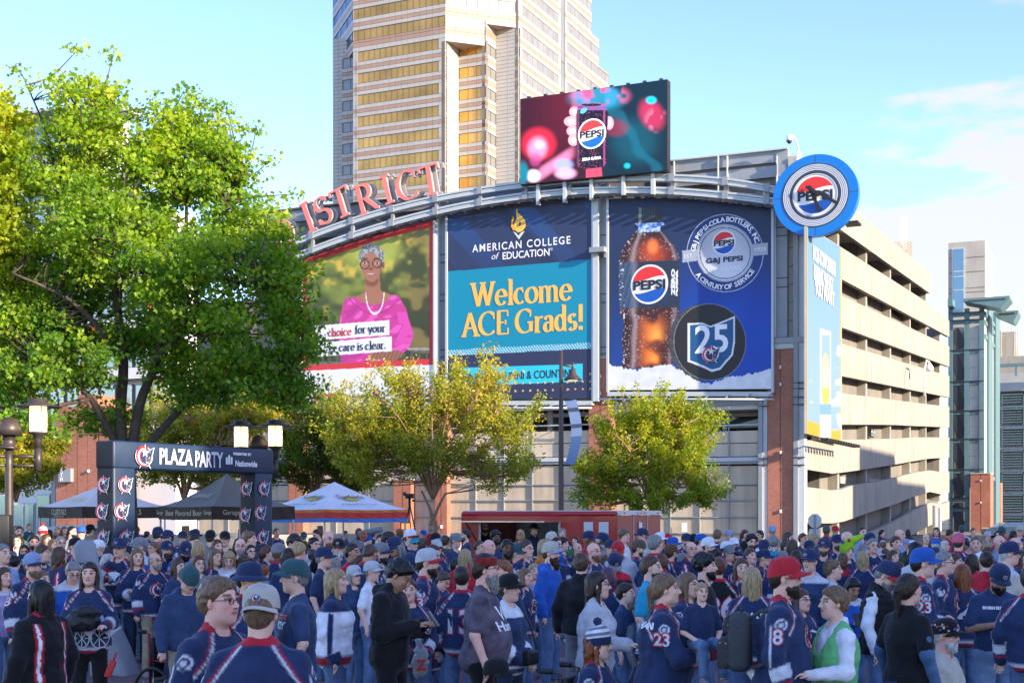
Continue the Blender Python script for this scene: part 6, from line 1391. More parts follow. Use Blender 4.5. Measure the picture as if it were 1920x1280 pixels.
# parking rate sign at the garage end
x,z_ = GB.hit(1758,975,-.3); ps = GB.root('garage_height_sign','tall narrow grey sign with white vertical lettering at the far end of the garage wall','sign'); k = GB.world(x,0).y/F
b = MB(); b.box((x-2.6,-.4,z_-22*k),(x-.2,-.2,z_+28*k)); b.box((x+.2,-.5,z_-22*k),(x+1.6,-.3,z_+24*k)); b.build('sign_box',M['grey_steel'],ps)
vtext(ps,'PARKING',x+.9,0,1,1,M['ink_white'],0) if False else None
for i,ch in enumerate('PARKING'): put_text('lettering',ch,ps,x+.9,z_+(20-6*i)*k,-.52,6*k,M['ink_white'],bold=.03,width=.9)
b = MB(); x2,z2 = GB.hit(1735,692,-2); K2 = GB.world(x2,0).y/F; gl_ = GB.root('goose_neck_lamp','white goose neck lamp standing out from the upper garage wall','lamp'); b.tube([(x2-.5,-2,z2-2.5),(x2-.4,-2,z2),(x2+.6,-2,z2+.9),(x2+2.5,-2,z2+.9)],.09,7); b.build('neck',M['white'],gl_); b = MB(); b.lathe([(.08,.1),(.4,-.4),(.4,-.7),(.0,-.75)],(x2+2.6,-2,z2+.8),12); b.build('lamp_head',M['white'],gl_)
# ---- vehicles
def car_paint(n,c): return M.setdefault(n,mat(n,c,.28,.1,coat=.6))
def car(label,loc,rz,paint,suv=False,L_=4.6):
 root = empty('parked_car',loc,rz,label,'suv' if suv else 'car','parked cars'); w = .9; h_ = 1.75 if suv else 1.42; hl = L_/2
 P = [(-hl,.35),(-hl,.85),(-hl+.15,.95),(-hl+.9,1.0),(-hl+1.5,h_-.06),(-hl+2.0,h_),(hl-(1.1 if not suv else .7),h_),(hl-.45,1.02 if not suv else 1.1),(hl-.05,.9),(hl,.4),(hl-.3,.28),(-hl+.3,.28)]
 b = MB(); b.prism(P,-w,w);
 for i,v in enumerate(b.v):
  if v[2] > 1.05: b.v[i] = (v[0],v[1]*.84,v[2])
 b.build('body',paint,root)
 for s_ in (-1,1):
  Q = [(-hl+1.08,1.03),(-hl+1.58,h_-.1),(hl-1.15 if not suv else hl-.85,h_-.1),(hl-.62,1.06)]; b = MB(); b.add([(x,s_*(w*(.985-.155*(z-1.0)/(h_-1.0))),z) for x,z in Q],[(0,1,2,3)] if s_ > 0 else [(3,2,1,0)]); b.build('side_window',M['glass_dark'],root)
 b = MB(); b.add([(-hl+.92,-.8,1.02),(-hl+.92,.8,1.02),(-hl+1.47,.72,h_-.09),(-hl+1.47,-.72,h_-.09)],[(0,1,2,3)]); b.build('windscreen',M['glass_dark'],root)
 for x in (-hl+.85,hl-.9):
  for s_ in (-1,1): b = MB(); b.tube([(x,s_*(w-.18),.33),(x,s_*(w+.02),.33)],.33,16); wh = b.build('wheel',M['black'],root); b = MB(); b.tube([(x,s_*(w+.02),.33),(x,s_*(w+.03),.33)],.2,10); b.build('rim',M['light_steel'],wh)
 for s_ in (-1,1): b = MB(); b.box((-hl-.01,s_*.55-.18,.68),(-hl+.03,s_*.55+.18,.82)); b.build('headlight',M['white'],root)
 return root
car('silver suv parked behind the crowd under the left tent',(P3(140,HY,52).x,52,0),math.radians(4),car_paint('silver_paint',(.42,.48,.55)),True)
def gar(px,py,y,rz,label,pn,pc,suv=False):
 x,z_ = GB.hit(px,py,y); p = GB.world(x,y,z_); return car(label,p,PHI+math.pi/2+rz,car_paint(pn,pc),suv)
gar(1597,919,2.6,math.pi/2,'white and red car peeking over the lower garage wall right of the road sign','white_paint',(.7,.7,.72)); gar(1642,993,2.6,math.pi/2,'dark red car on the lowest visible ramp of the garage','dark_red_paint',(.12,.01,.015)); gar(1722,955,2.6,math.pi/2,'white car at the far end of the lower garage ramp','white_paint',(.7,.7,.72)); gar(1524,915,2.8,math.pi/2,'beige car inside the garage beside the corner column','beige_paint',(.4,.36,.3)); gar(1586,827,2.8,math.pi/2,'dark car on the middle garage level beside the banner lamps','dark_paint',(.03,.03,.035))
x,z_ = GA.hit(1400,811,2); p = GA.world(x,2.4,z_); car('dark car parked one level up behind the open bay right of the round elm',p,PHI+math.pi,car_paint('dark_paint',(.03,.03,.035)))
c = P3(1895,HY,120); car('pale green-tinted car parked below the louvred garage at the right edge',(c.x,120,0),0,car_paint('pale_paint',(.3,.34,.33)))
# ================================================================== PEOPLE
_rs3 = np.random.RandomState(99); _G3 = _rs3.rand(32,32,32).astype(np.float32)
def vn3(P,sc,off=0.0):
 q = P/np.asarray(sc,np.float32)+100+off; i = np.floor(q).astype(np.int32); f = q-i; f = f*f*(3-2*f); i &= 31; j = (i+1) & 31
 X0,Y0,Z0,X1,Y1,Z1 = i[:,0],i[:,1],i[:,2],j[:,0],j[:,1],j[:,2]; fx,fy,fz = f[:,0],f[:,1],f[:,2]
 a = _G3[X0,Y0,Z0]*(1-fx)+_G3[X1,Y0,Z0]*fx; b = _G3[X0,Y1,Z0]*(1-fx)+_G3[X1,Y1,Z0]*fx; c = _G3[X0,Y0,Z1]*(1-fx)+_G3[X1,Y0,Z1]*fx; d = _G3[X0,Y1,Z1]*(1-fx)+_G3[X1,Y1,Z1]*fx
 return ((a*(1-fy)+b*fy)*(1-fz)+(c*(1-fy)+d*fy)*fz)-.5
V_ = lambda *a: np.array(a,np.float32)
def s_ell(P,c,r,R=None):
 q = P-V_(*c)
 if R is not None: q = q @ R
 r = V_(*r); k0 = np.sqrt(((q/r)**2).sum(1)); k1 = np.sqrt(((q/(r*r))**2).sum(1))+1e-9; return k0*(k0-1)/k1
def s_cap(P,a,b,r1,r2):
 a = V_(*a); b = V_(*b); ba = b-a; t = np.clip(((P-a) @ ba)/max(1e-9,float(ba @ ba)),0,1); q = P-a-t[:,None]*ba; return np.sqrt((q*q).sum(1))-(r1+(r2-r1)*t)
def smin(a,b,k):
 h = np.maximum(k-np.abs(a-b),0)/k; return np.minimum(a,b)-h*h*k*.25
def smax(a,b,k): return -smin(-a,-b,k)
def nets(fn,lo,hi,h):
 lo = np.array(lo,np.float32); hi = np.array(hi,np.float32); n = np.ceil((hi-lo)/h).astype(int)+2
 ax = [lo[i]+h*np.arange(n[i],dtype=np.float32)-h*.5 for i in range(3)]
 G = np.stack(np.meshgrid(*ax,indexing='ij'),-1); P = G.reshape(-1,3); v = fn(P).reshape(n).astype(np.float32)
 v[0] = v[-1] = 1; v[:,0] = v[:,-1] = 1; v[:,:,0] = v[:,:,-1] = 1
 s = v < 0; c = n-1
 def cor(a,i,j,k): return a[i:i+c[0],j:j+c[1],k:k+c[2]]
 cs = [cor(s,i,j,k) for i in (0,1) for j in (0,1) for k in (0,1)]
 cnt = sum(x.astype(np.int8) for x in cs); act = (cnt > 0) & (cnt < 8)
 idx = np.full(tuple(c),-1,np.int32); ai = np.argwhere(act); idx[act] = np.arange(len(ai)); acc = np.zeros((len(ai),3),np.float32); num = np.zeros(len(ai),np.float32)
 corners = [(i,j,k) for i in (0,1) for j in (0,1) for k in (0,1)]
 I,J,K = ai.T
 cv = {q: v[I+q[0],J+q[1],K+q[2]] for q in corners}
 for q in corners:
  for d in range(3):
   if q[d] == 0:
    r = list(q); r[d] = 1; r = tuple(r); a,b = cv[q],cv[r]; m = (a < 0) != (b < 0); t = np.where(m,a/(a-b+1e-12),0)
    p = np.repeat(V_(*q)[None],len(a),0); p[:,d] += t; acc += p*m[:,None]; num += m
 pos = ax_lo = np.array([a[0] for a in ax],np.float32)+h*(ai+acc/np.maximum(num,1)[:,None])
 F_ = []
 for d in range(3):
  e = [1,1,1]; e[d] = 0
  u,w = [(1,2),(2,0),(0,1)][d]
  sl0 = [slice(1,n[i]-1) for i in range(3)]; sl0[d] = slice(0,n[d]-1); sl1 = list(sl0); sl1[d] = slice(1,n[d])
  a = s[tuple(sl0)]; b = s[tuple(sl1)]; ch = np.argwhere(a != b);
  if not len(ch): continue
  base = ch.copy(); off = np.array([1,1,1]); off[d] = 0; base += off; ins = a[tuple(ch.T)]
  def cell(du,dw):
   q = base.copy(); q[:,u] -= du; q[:,w] -= dw; return idx[tuple(q.T)]
  Q = np.stack([cell(1,1),cell(0,1),cell(0,0),cell(1,0)],1); Q[~ins] = Q[~ins][:,::-1]; F_.append(Q)
 Fq = np.concatenate(F_) if F_ else np.zeros((0,4),int); Fq = Fq[(Fq >= 0).all(1)]
 return pos,Fq
def np_mesh(name,parts,m,cols=None,smooth=True):
 V = np.concatenate([p[0] for p in parts]); off = 0; Fs = []
 for p in parts: Fs.append(p[1]+off); off += len(p[0])
 Q = np.concatenate(Fs); me = bpy.data.meshes.new(name); me.vertices.add(len(V)); me.vertices.foreach_set('co',V.astype(np.float32).ravel())
 me.loops.add(Q.size); me.loops.foreach_set('vertex_index',Q.astype(np.int32).ravel()); me.polygons.add(len(Q)); me.polygons.foreach_set('loop_start',np.arange(0,Q.size,4,dtype=np.int32))
 me.polygons.foreach_set('use_smooth',np.ones(len(Q),bool)); me.update(calc_edges=True)
 if cols is not None:
  ca = me.color_attributes.new('Col','FLOAT_COLOR','POINT'); ca.data.foreach_set('color',np.concatenate([cols,np.ones((len(cols),1))],1).astype(np.float32).ravel())
 me.materials.append(m); return me
# materials: object colour + vertex masks
def skin_mat():
 m = mat('skin',(1,1,1),.5,attr=True,objcol=True,var=.07,scale=22,spec=.35); b = m.node_tree.nodes['Principled BSDF']; b.inputs['Subsurface Weight'].default_value = .12; b.inputs['Subsurface Radius'].default_value = (.012,.004,.002); return m
def cloth_mat(name,rough=.85,nscale=30,bump=.35,second=(.55,.57,.61),speck=0.0):
 m = bpy.data.materials.new(name); m.use_nodes = True; nt = m.node_tree; N = nt.nodes; L = nt.links; b = N['Principled BSDF']; b.inputs['Roughness'].default_value = rough; b.inputs['Sheen Weight'].default_value = .12; b.inputs['Specular IOR Level'].default_value = .25
 oi = N.new('ShaderNodeObjectInfo'); a = N.new('ShaderNodeVertexColor'); a.layer_name = 'Col'; sp = N.new('ShaderNodeSeparateColor'); L.new(a.outputs[0],sp.inputs[0]); cur = oi.outputs['Color']
 for ch,c in ((2,second),(0,(.80,.81,.85)),(1,(.48,.018,.035))):
  mx = N.new('ShaderNodeMix'); mx.data_type = 'RGBA'; mx.inputs[7].default_value = c+(1,); L.new(sp.outputs[ch],mx.inputs[0]); L.new(cur,mx.inputs[6]); cur = mx.outputs[2]
 tc = N.new('ShaderNodeTexCoord'); nz = N.new('ShaderNodeTexNoise'); nz.inputs['Scale'].default_value = 9; nz.inputs['Detail'].default_value = 4; L.new(tc.outputs['Object'],nz.inputs[0])
 mr = N.new('ShaderNodeMapRange'); mr.inputs[1].default_value = .3; mr.inputs[2].default_value = .7; mr.inputs[3].default_value = .82-speck; mr.inputs[4].default_value = 1.18+speck; L.new(nz.outputs[0],mr.inputs[0])
 vm = N.new('ShaderNodeVectorMath'); vm.operation = 'SCALE'; L.new(cur,vm.inputs[0]); L.new(mr.outputs[0],vm.inputs['Scale']); L.new(vm.outputs[0],b.inputs['Base Color'])
 n2 = N.new('ShaderNodeTexNoise'); n2.inputs['Scale'].default_value = nscale; n2.inputs['Detail'].default_value = 3; n2.inputs['Distortion'].default_value = 1.2; L.new(tc.outputs['Object'],n2.inputs[0])
 bp = N.new('ShaderNodeBump'); bp.inputs['Strength'].default_value = bump*.45; bp.inputs['Distance'].default_value = .012; L.new(n2.outputs[0],bp.inputs['Height']); L.new(bp.outputs[0],b.inputs['Normal']); return m
def hair_mat():
 m = bpy.data.materials.new('hair'); m.use_nodes = True; nt = m.node_tree; N = nt.nodes; L = nt.links; b = N['Principled BSDF']; b.inputs['Roughness'].default_value = .42; b.inputs['Specular IOR Level'].default_value = .4
 oi = N.new('ShaderNodeObjectInfo'); tc = N.new('ShaderNodeTexCoord'); mp = N.new('ShaderNodeMapping'); mp.inputs['Scale'].default_value = (60,60,7); L.new(tc.outputs['Object'],mp.inputs[0]); nz = N.new('ShaderNodeTexNoise'); nz.inputs['Scale'].default_value = 1.6; nz.inputs['Detail'].default_value = 4; nz.inputs['Distortion'].default_value = .6; L.new(mp.outputs[0],nz.inputs[0])
 mr = N.new('ShaderNodeMapRange'); mr.inputs[1].default_value = .35; mr.inputs[2].default_value = .65; mr.inputs[3].default_value = .55; mr.inputs[4].default_value = 1.5; L.new(nz.outputs[0],mr.inputs[0])
 vm = N.new('ShaderNodeVectorMath'); vm.operation = 'SCALE'; L.new(oi.outputs['Color'],vm.inputs[0]); L.new(mr.outputs[0],vm.inputs['Scale']); L.new(vm.outputs[0],b.inputs['Base Color'])
 bp = N.new('ShaderNodeBump'); bp.inputs['Strength'].default_value = .7; bp.inputs['Distance'].default_value = .006; L.new(nz.outputs[0],bp.inputs['Height']); L.new(bp.outputs[0],b.inputs['Normal']); return m
M['skin'] = skin_mat(); M['cloth'] = cloth_mat('cloth'); M['denim'] = cloth_mat('denim',.9,45,.3,speck=.1); M['speckled_cloth'] = cloth_mat('speckled_cloth',.8,20,.5,speck=.45); M['hair'] = hair_mat(); M['hat'] = cloth_mat('hat_cloth',.8,60,.15); M['knit'] = cloth_mat('knit',.95,120,.5); M['frame_black'] = mat('frame_black',(.01,.01,.01),.3); M['shoe'] = mat('shoe',(.5,.5,.5),.6,objcol=False)
# head, local: centre of the head, facing -y, 0.235 m tall
def head_sdf(P,f=False,fat=0.0,kid=False):
 d = s_ell(P,(0,.016,.030),(.074,.095,.086)); jw = .058 if f else .063
 d = smin(d,s_ell(P,(0,-.026,-.040),(jw+fat*.012,.064,.074)),.03)
 d = smin(d,s_ell(P,(0,-.062,-.094),(.024+fat*.01,.022,.020)),.028)
 d = smin(d,s_ell(P,(0,-.012,-.075),(.048+fat*.02,.052,.035)),.03)
 for sx in (-1,1):
  d = smin(d,s_ell(P,(sx*.036,-.058,-.018),(.022,.022,.018)),.018)                # cheeks
  d = smax(d,-s_ell(P,(sx*.031,-.094,.012),(.019,.014,.012)),.014)                 # eye sockets
  d = smin(d,s_ell(P,(sx*.031,-.0735,.009),(.0125,.0125,.0115)),.004)              # eyeballs
  d = smin(d,s_ell(P,(sx*.032,-.078,.030),(.022,.009,.006)),.012)                  # brows
  d = smin(d,s_ell(P,(sx*.076,.012,-.004),(.009,.019,.032),EARR[sx]),.006)        # ears
 d = smin(d,s_cap(P,(0,-.083,.016),(0,-.104,-.020),.0075,.0125),.012)               # nose
 for sx in (-1,1): d = smin(d,s_ell(P,(sx*.011,-.092,-.025),(.008,.010,.007)),.006)
 d = smin(d,s_ell(P,(0,-.080,-.049),(.024,.012,.007)),.007); d = smin(d,s_ell(P,(0,-.079,-.060),(.020,.011,.006)),.006); d = smax(d,-s_ell(P,(0,-.094,-.0545),(.022,.006,.0018)),.004)
 return d
EARR = {s: np.array(Matrix.Rotation(s*.35,3,'Z') @ Matrix.Rotation(-.2,3,'X'),np.float32) for s in (-1,1)}
def face_paint(P,f=False,beard=0.0):
 n = len(P); C = np.ones((n,3),np.float32); x,y,z = P.T; fr = y < -.045; ax = np.abs(x)
 def put(m,c,a=1.0): C[m] = C[m]*(1-a)+np.array(c,np.float32)*a
 put(fr & (((ax-.036)/.024)**2+((z+.022)/.02)**2 < 1),(1.06,.86,.82),.6)
 put(fr & (((ax-.033)/.021)**2+((z-.037)/.0075)**2 < 1),(.16,.12,.1),.85)
 e = ((ax-.031)/.0145)**2+((z-.009)/.0072)**2; put(fr & (e < 1.9),(.62,.5,.48),.7); put(fr & (e < 1),(1.1,1.25,1.5)); put(fr & (((ax-.031)/.0078)**2+((z-.009)/.0080)**2 < 1),(.04,.04,.05)); put(fr & (np.abs(ax-.031) < .018) & (np.abs(z-.0172) < .0042),(.12,.08,.08))
 put(fr & ((x/.026)**2+((z+.0545)/.0105)**2 < 1),(.95,.55,.55) if f else (.88,.62,.6),.9); put(fr & (ax < .021) & (np.abs(z+.0545) < .0022),(.35,.2,.2)); put(fr & (((ax-.008)/.004)**2+((z+.031)/.003)**2 < 1) & (y < -.085),(.4,.25,.22))
 put((ax > .066) & (np.abs(z) < .03) & (y > -.02) & (y < .03),(1.02,.86,.84),.6)
 if beard: put(fr & (z < -.03),(.7,.66,.66),beard)
 return C
# ---- hair in head space
def hairline(y): return np.interp(y,[-.10,-.075,-.045,-.01,.02,.06,.11],[.080,.070,.040,.004,-.03,-.070,-.085])
HAIRS = {}
def hair_fn(kind):
 def base(P,o=.011,low=0.0,n=.006,ns=(.016,.016,.03)):
  d = smin(s_ell(P,(0,.018,.034),(.074+o,.096+o,.086+o)),s_ell(P,(0,.04,-.02),(.062+o,.066+o,.07+o)),.03)+vn3(P,ns)*n*2
  hl = hairline(P[:,1])-low; d = d+(1-sm(P[:,2]-hl,0,.045))*.0095; return smax(d,hl-P[:,2],.006)
 def strand(P,a): return vn3(P,(.012,.012,.09))*a*2+vn3(P,(.03,.03,.12),7)*a
 def fn(P):
  if kind == 'short': return base(P,.010)
  if kind == 'crop': return base(P,.005,n=.002)
  if kind == 'full': return base(P,.017,n=.011,ns=(.014,.02,.02))
  if kind == 'curly': return smax(s_ell(P,(0,.025,.045),(.100,.118,.105))+vn3(P,.022)*.034,hairline(P[:,1])-.012-P[:,2],.012)
  if kind == 'balding': return smax(base(P,.006,n=.002),P[:,2]-.055-(P[:,1] > .05)*.03,.01)
  b = base(P,.013,.005)
  if kind == 'bun': return smin(b,s_ell(P,(0,.095,.085),(.034,.034,.032))+vn3(P,.014)*.01,.012)
  if kind == 'pony':
   d = smin(b,s_cap(P,(0,.085,.06),(0,.125,.0),.022,.032)+strand(P,.004),.015); return smin(d,s_cap(P,(0,.125,.0),(0,.115,-.26),.034,.012)+strand(P,.008),.015)
  if kind == 'braid': return smin(b,s_cap(P,(.06,.05,-.06),(.09,-.03,-.28),.026,.016)+np.sin(P[:,2]*160)*.004,.015)
  L_ = {'bob': -.12,'medium': -.20,'long': -.32,'longcurly': -.30}[kind]
  am = .010 if kind != 'longcurly' else .022
  d = s_ell(P,(0,.045,-.02),(.088,.075,.11))+strand(P,am)
  lo = s_cap(P,(0,.065,-.05),(0,.085,L_),.072,.055)*1.0
  q = P.copy(); q[:,1] = .07+(q[:,1]-.07)*1.6; lo = s_cap(q,(0,.07,-.05),(0,.085,L_),.088,.075)*.75+(vn3(P,.03)*.03 if kind == 'longcurly' else strand(P,am))
  d = smin(d,lo,.03)
  for sx in (-1,1): d = smin(d,s_cap(P,(sx*.076,.0,.0),(sx*.080,-.012,L_*.8),.020,.024)+strand(P,am*.6)+(vn3(P,.03)*.02 if kind == 'longcurly' else 0),.02)
  face = s_ell(P,(0,-.085,-.035),(.066,.075,.105)); d = smax(d,-face,.012); d = smax(d,-(P[:,2]-hairline(P[:,1]))*0-1e3,.01) if False else d
  return smin(b,d,.02)
 return fn
def get_hair(kind,lod):
 k = ('h',kind,lod)
 if k not in HAIRS:
  h = (.018,.0125,.0085)[lod]; lo = {'short': -.1,'crop': -.1,'full': -.1,'curly': -.12,'balding': -.1,'bun': -.12,'pony': -.30,'braid': -.33,'bob': -.22,'medium': -.30,'long': -.42,'longcurly': -.42}[kind]
  HAIRS[k] = np_mesh('hair_'+kind,[nets(hair_fn(kind),(-.15,-.14,lo),(.15,.20,.19),h)],M['hair'])
 return HAIRS[k]
def beard_fn(big):
 def fn(P):
  d = smin(s_ell(P,(0,-.030,-.066),(.066,.068,.056+.02*big)),s_ell(P,(0,-.066,-.105-.03*big),(.034+.012*big,.030,.034+.04*big)),.02)+vn3(P,(.012,.012,.02))*.012*(1+big)
  d = smax(d,P[:,2]+.034,.008); d = smax(d,P[:,1]-.012,.01); d = smax(d,-s_ell(P,(0,-.11,-.055),(.024,.03,.011)),.006); return smax(d,-s_ell(P,(0,-.1,-.028),(.02,.05,.012)),.004)
 return fn
def get_beard(big,lod):
 k = ('b',big,lod)
 if k not in HAIRS: HAIRS[k] = np_mesh('beard',[nets(beard_fn(big),(-.1,-.15,-.23),(.1,.05,.0),(.014,.010,.0065)[lod])],M['hair'])
 return HAIRS[k]
def cap_meshes(lod,back=False):
 k = ('cap',lod,back)
 if k in HAIRS: return HAIRS[k]
 n = (14,20,32)[lod]; b = MB(); prof = [(1.0,-.004),(1.0,.012),(.985,.035),(.93,.062),(.80,.087),(.58,.104),(.30,.113),(.06,.116),(.0,.118)]
 V = []; R = .0
 for i,(r,z) in enumerate(prof):
  for q in range(n):
   a = 2*math.pi*q/n; x,y = .087*r*math.cos(a),.108*r*math.sin(a)+.012; zz = z+.032+(.012 if y < 0 else -.020)*abs(y-.01)/.1*(1 if i < 4 else .4); V.append((x,y+.004*(1-r),zz+(.006*(1-abs(math.cos(a)))*(y < 0) if i > 2 else 0)))
 b.add(V,[(i*n+j,i*n+(j+1) % n,(i+1)*n+(j+1) % n,(i+1)*n+j) for i in range(len(prof)-1) for j in range(n)],0,(0,0,0,1),True)
 b.add([(x*1.0,y,z) for x,y,z in V[:n]],[tuple(range(n))[::-1]],0,(0,0,0,1)); cm = b.mesh('cap',M['hat'])
 b2 = MB(); m_ = 10; V = []
 for th in (0,-.006):
  for r_ in (0,.5,1):
   for q in range(m_+1):
    a = math.pi*(1.12+.76*q/m_); x = .087*math.cos(a); y = .108*math.sin(a)+.014; ex = .072*math.sin(math.pi*q/m_)**.7*r_; V.append((x*(1+.08*r_),y-ex,.040+.012*abs(y)/.1-.010*r_-(x/.08)**2*.018*(1+.4*r_)+th))
 w = m_+1
 Fs = [(i*w+j,i*w+j+1,(i+1)*w+j+1,(i+1)*w+j) for i in range(2) for j in range(m_)]+[(3*w+i*w+j,3*w+(i+1)*w+j,3*w+(i+1)*w+j+1,3*w+i*w+j+1) for i in range(2) for j in range(m_)]+[(2*w+j,2*w+j+1,5*w+j+1,5*w+j) for j in range(m_)]
 b2.add(V,Fs,0,(0,0,0,1),True); HAIRS[k] = (cm,b2.mesh('brim',M['hat'])); return HAIRS[k]
def beanie_mesh(lod):
 k = ('beanie',lod)
 if k in HAIRS: return HAIRS[k]
 n = 24; b = MB(); prof = [(1.04,-.02),(1.08,.0),(1.08,.035),(1.03,.045),(1.02,.06),(.97,.085),(.85,.11),(.6,.13),(.2,.14),(0,.142)]
 V = []
 for r,z in prof:
  for q in range(n): a = 2*math.pi*q/n; V.append((.088*r*math.cos(a),.107*r*math.sin(a)+.014,z+.018-(.02 if math.sin(a) > 0 else -.012)*abs(math.sin(a))))
 for i in range(len(prof)-1):
  c = (0,0,0,1) if i < 3 or i > 7 else ((1,0,0,1) if i % 2 else (.25,0,0,1)); b.add(V[i*n:(i+2)*n],[(j,(j+1) % n,n+(j+1) % n,n+j) for j in range(n)],0,c,True)
 v,f = icosphere(.034,3); v = [(x*(1+.18*random.uniform(-1,1)),y*(1+.18*random.uniform(-1,1))+.012,z*(1+.18*random.uniform(-1,1))+.19) for x,y,z in v]; pm = MB(); pm.add(v,f,0,(0,0,0,1))
 HAIRS[k] = (b.mesh('beanie',M['knit']),pm.mesh('pompom',M['knit'])); return HAIRS[k]
def glasses_mesh():
 k = 'glasses'
 if k in HAIRS: return HAIRS[k]
 b = MB()
 for s_ in (-1,1):
  b.tube([(s_*.032+.0195*math.cos(2*math.pi*t/14),-.097+.004*abs(math.cos(2*math.pi*t/14)),.009+.0155*math.sin(2*math.pi*t/14)) for t in range(15)],.0021,5,cap=False)
  b.tube([(s_*.051,-.092,.013),(s_*.074,-.05,.012),(s_*.080,.01,.008)],.002,5)
 b.tube([(-.013,-.099,.012),(.013,-.099,.012)],.002,5); HAIRS[k] = b.mesh('glasses',M['frame_black']); return HAIRS[k]
def shades_mesh():
 if 'shades' in HAIRS: return HAIRS['shades']
 b = MB()
 for s_ in (-1,1): b.lathe([(0,-.003),(.019,-.002),(.019,.002),(0,.003)],n=12); b.v = b.v[:-48]+[(s_*.032+x,-.098+z+.0*y,.008+y*.8) for x,y,z in b.v[-48:]]; b.tube([(s_*.051,-.095,.013),(s_*.074,-.05,.012),(s_*.080,.01,.008)],.003,5)
 b.tube([(-.013,-.1,.012),(.013,-.1,.012)],.003,5); HAIRS['shades'] = b.mesh('sunglasses',M['frame_black']); return HAIRS['shades']
# ---- poses (1.75 m figure): elbow, wrist, hand direction for the left (+x) arm and the right arm
def mir(v): return (-v[0],v[1],v[2])
DOWN = ((.255,.04,1.14),(.265,-.05,.90),(0,-.15,-1)); PHN = ((.24,.00,1.13),(.075,-.25,1.19),(-.45,-.8,.3)); CRL = ((.25,-.06,1.13),(-.02,-.22,1.17),(-1,.0,.05)); CRR = ((.25,-.06,1.11),(-.03,-.26,1.11),(-1,.05,.05))
HIP = ((.33,.10,1.13),(.20,-.06,.98),(-.4,-.1,-.9)); CLASP = ((.26,.0,1.12),(.05,-.22,.96),(-.6,-.5,-.6)); CHIN = ((.22,-.2,1.18),(.05,-.17,1.44),(-.2,.1,.9)); FWD = ((.25,-.03,1.14),(.18,-.30,1.12),(-.1,-1,.1)); UP = ((.32,-.08,1.55),(.28,-.12,1.82),(0,0,1)); HOLD = ((.28,-.12,1.12),(.0,-.38,1.16),(-.8,-.5,.1)); LAP = ((.26,.0,1.1),(.12,-.28,.98),(-.3,-.9,-.1)); BACKP = ((.27,.10,1.14),(.04,.20,.95),(-.9,.1,-.2))
POSE = {'down': (DOWN,DOWN),'phone': (PHN,PHN),'phone1': (DOWN,PHN),'crossed': (CRL,CRR),'hips': (HIP,DOWN),'clasp': (CLASP,CLASP),'chin': (CRL,CHIN),'cup': (DOWN,FWD),'up': (DOWN,UP),'hold': (HOLD,HOLD),'lap': (LAP,LAP),'behind': (BACKP,BACKP),'fwd': (FWD,FWD)}
def basis(d,up=(0,0,1)):
 d = Vector(d).normalized(); u = Vector(up); s_ = d.cross(u)
 if s_.length < .1: s_ = d.cross(Vector((0,1,0)))
 s_.normalize(); n = s_.cross(d).normalized(); return np.array([s_,d,n],np.float32)    # rows: side, along, normal
def hand_sdf(P,w,d,side,curl,k=.9):
 B = basis(d); q = (P-V_(*w)) @ B.T; q[:,0] *= side; q = q/k       # side, along, normal
 r = s_ell(q,(0,.045,0),(.040,.052,.016)); r = smin(r,s_cap(q,(0,-.05,0),(0,.02,0),.027,.026),.02)
 for i,(x,L_) in enumerate(((-.029,.062),(-.010,.074),(.010,.070),(.028,.055))):
  c = curl*(1+.12*i); p0 = (x,.082-.004*abs(i-1.3),.0); p1 = (x*1.08,p0[1]+L_*.5*math.cos(c*.6),-L_*.5*math.sin(c*.6)); p2 = (x*1.08,p1[1]+L_*.5*math.cos(c*1.5),p1[2]-L_*.5*math.sin(c*1.5))
  r = smin(r,np.minimum(s_cap(q,p0,p1,.0092,.0085),s_cap(q,p1,p2,.0085,.0068)),.006)
 r = smin(r,np.minimum(s_cap(q,(-.030,.018,-.004),(-.052,.050,-.014),.0125,.0105),s_cap(q,(-.052,.050,-.014),(-.048,.082,-.026),.0105,.008)),.010)
 return r*k
class Fig: pass
def figure(sex='m',bw=1.0,belly=0.0,pose='down',seat=False,stance=0):
 g = Fig(); f = sex == 'f'; g.f = f; g.bw = bw; g.seat = seat; g.belly = belly; dz = -.43 if seat else 0; g.dz = dz; sw = (.165 if f else .19)*(.6+.4*bw); g.sw = sw
 g.arms = []
 for s_,A_ in ((1,POSE[pose][0]),(-1,POSE[pose][1])):
  e,w,d = A_; wx = (bw-1)*.10+(0 if not f else -.02); ww = w[0]+(wx if abs(w[0]) > .2 else 0); wy = w[1]-(belly*.08 if abs(w[0]) < .2 and w[1] < 0 else 0)
  g.arms.append((s_,V_(s_*(sw-.012),.005,1.385+dz),V_(s_*(e[0]+wx),e[1],e[2]+dz),V_(s_*ww,wy,w[2]+dz),(s_*d[0],d[1],d[2])))
 if seat: g.legs = [(s_,V_(s_*.10,.0,.52),V_(s_*.13,-.42,.52),V_(s_*.13,-.45,.09)) for s_ in (1,-1)]
 else: st = (.0,.05,-.05)[stance]; g.legs = [(s_,V_(s_*.09,0,.92),V_(s_*.105,-.02+s_*st,.50),V_(s_*.115,.01+s_*st*1.6,.09)) for s_ in (1,-1)]
 return g
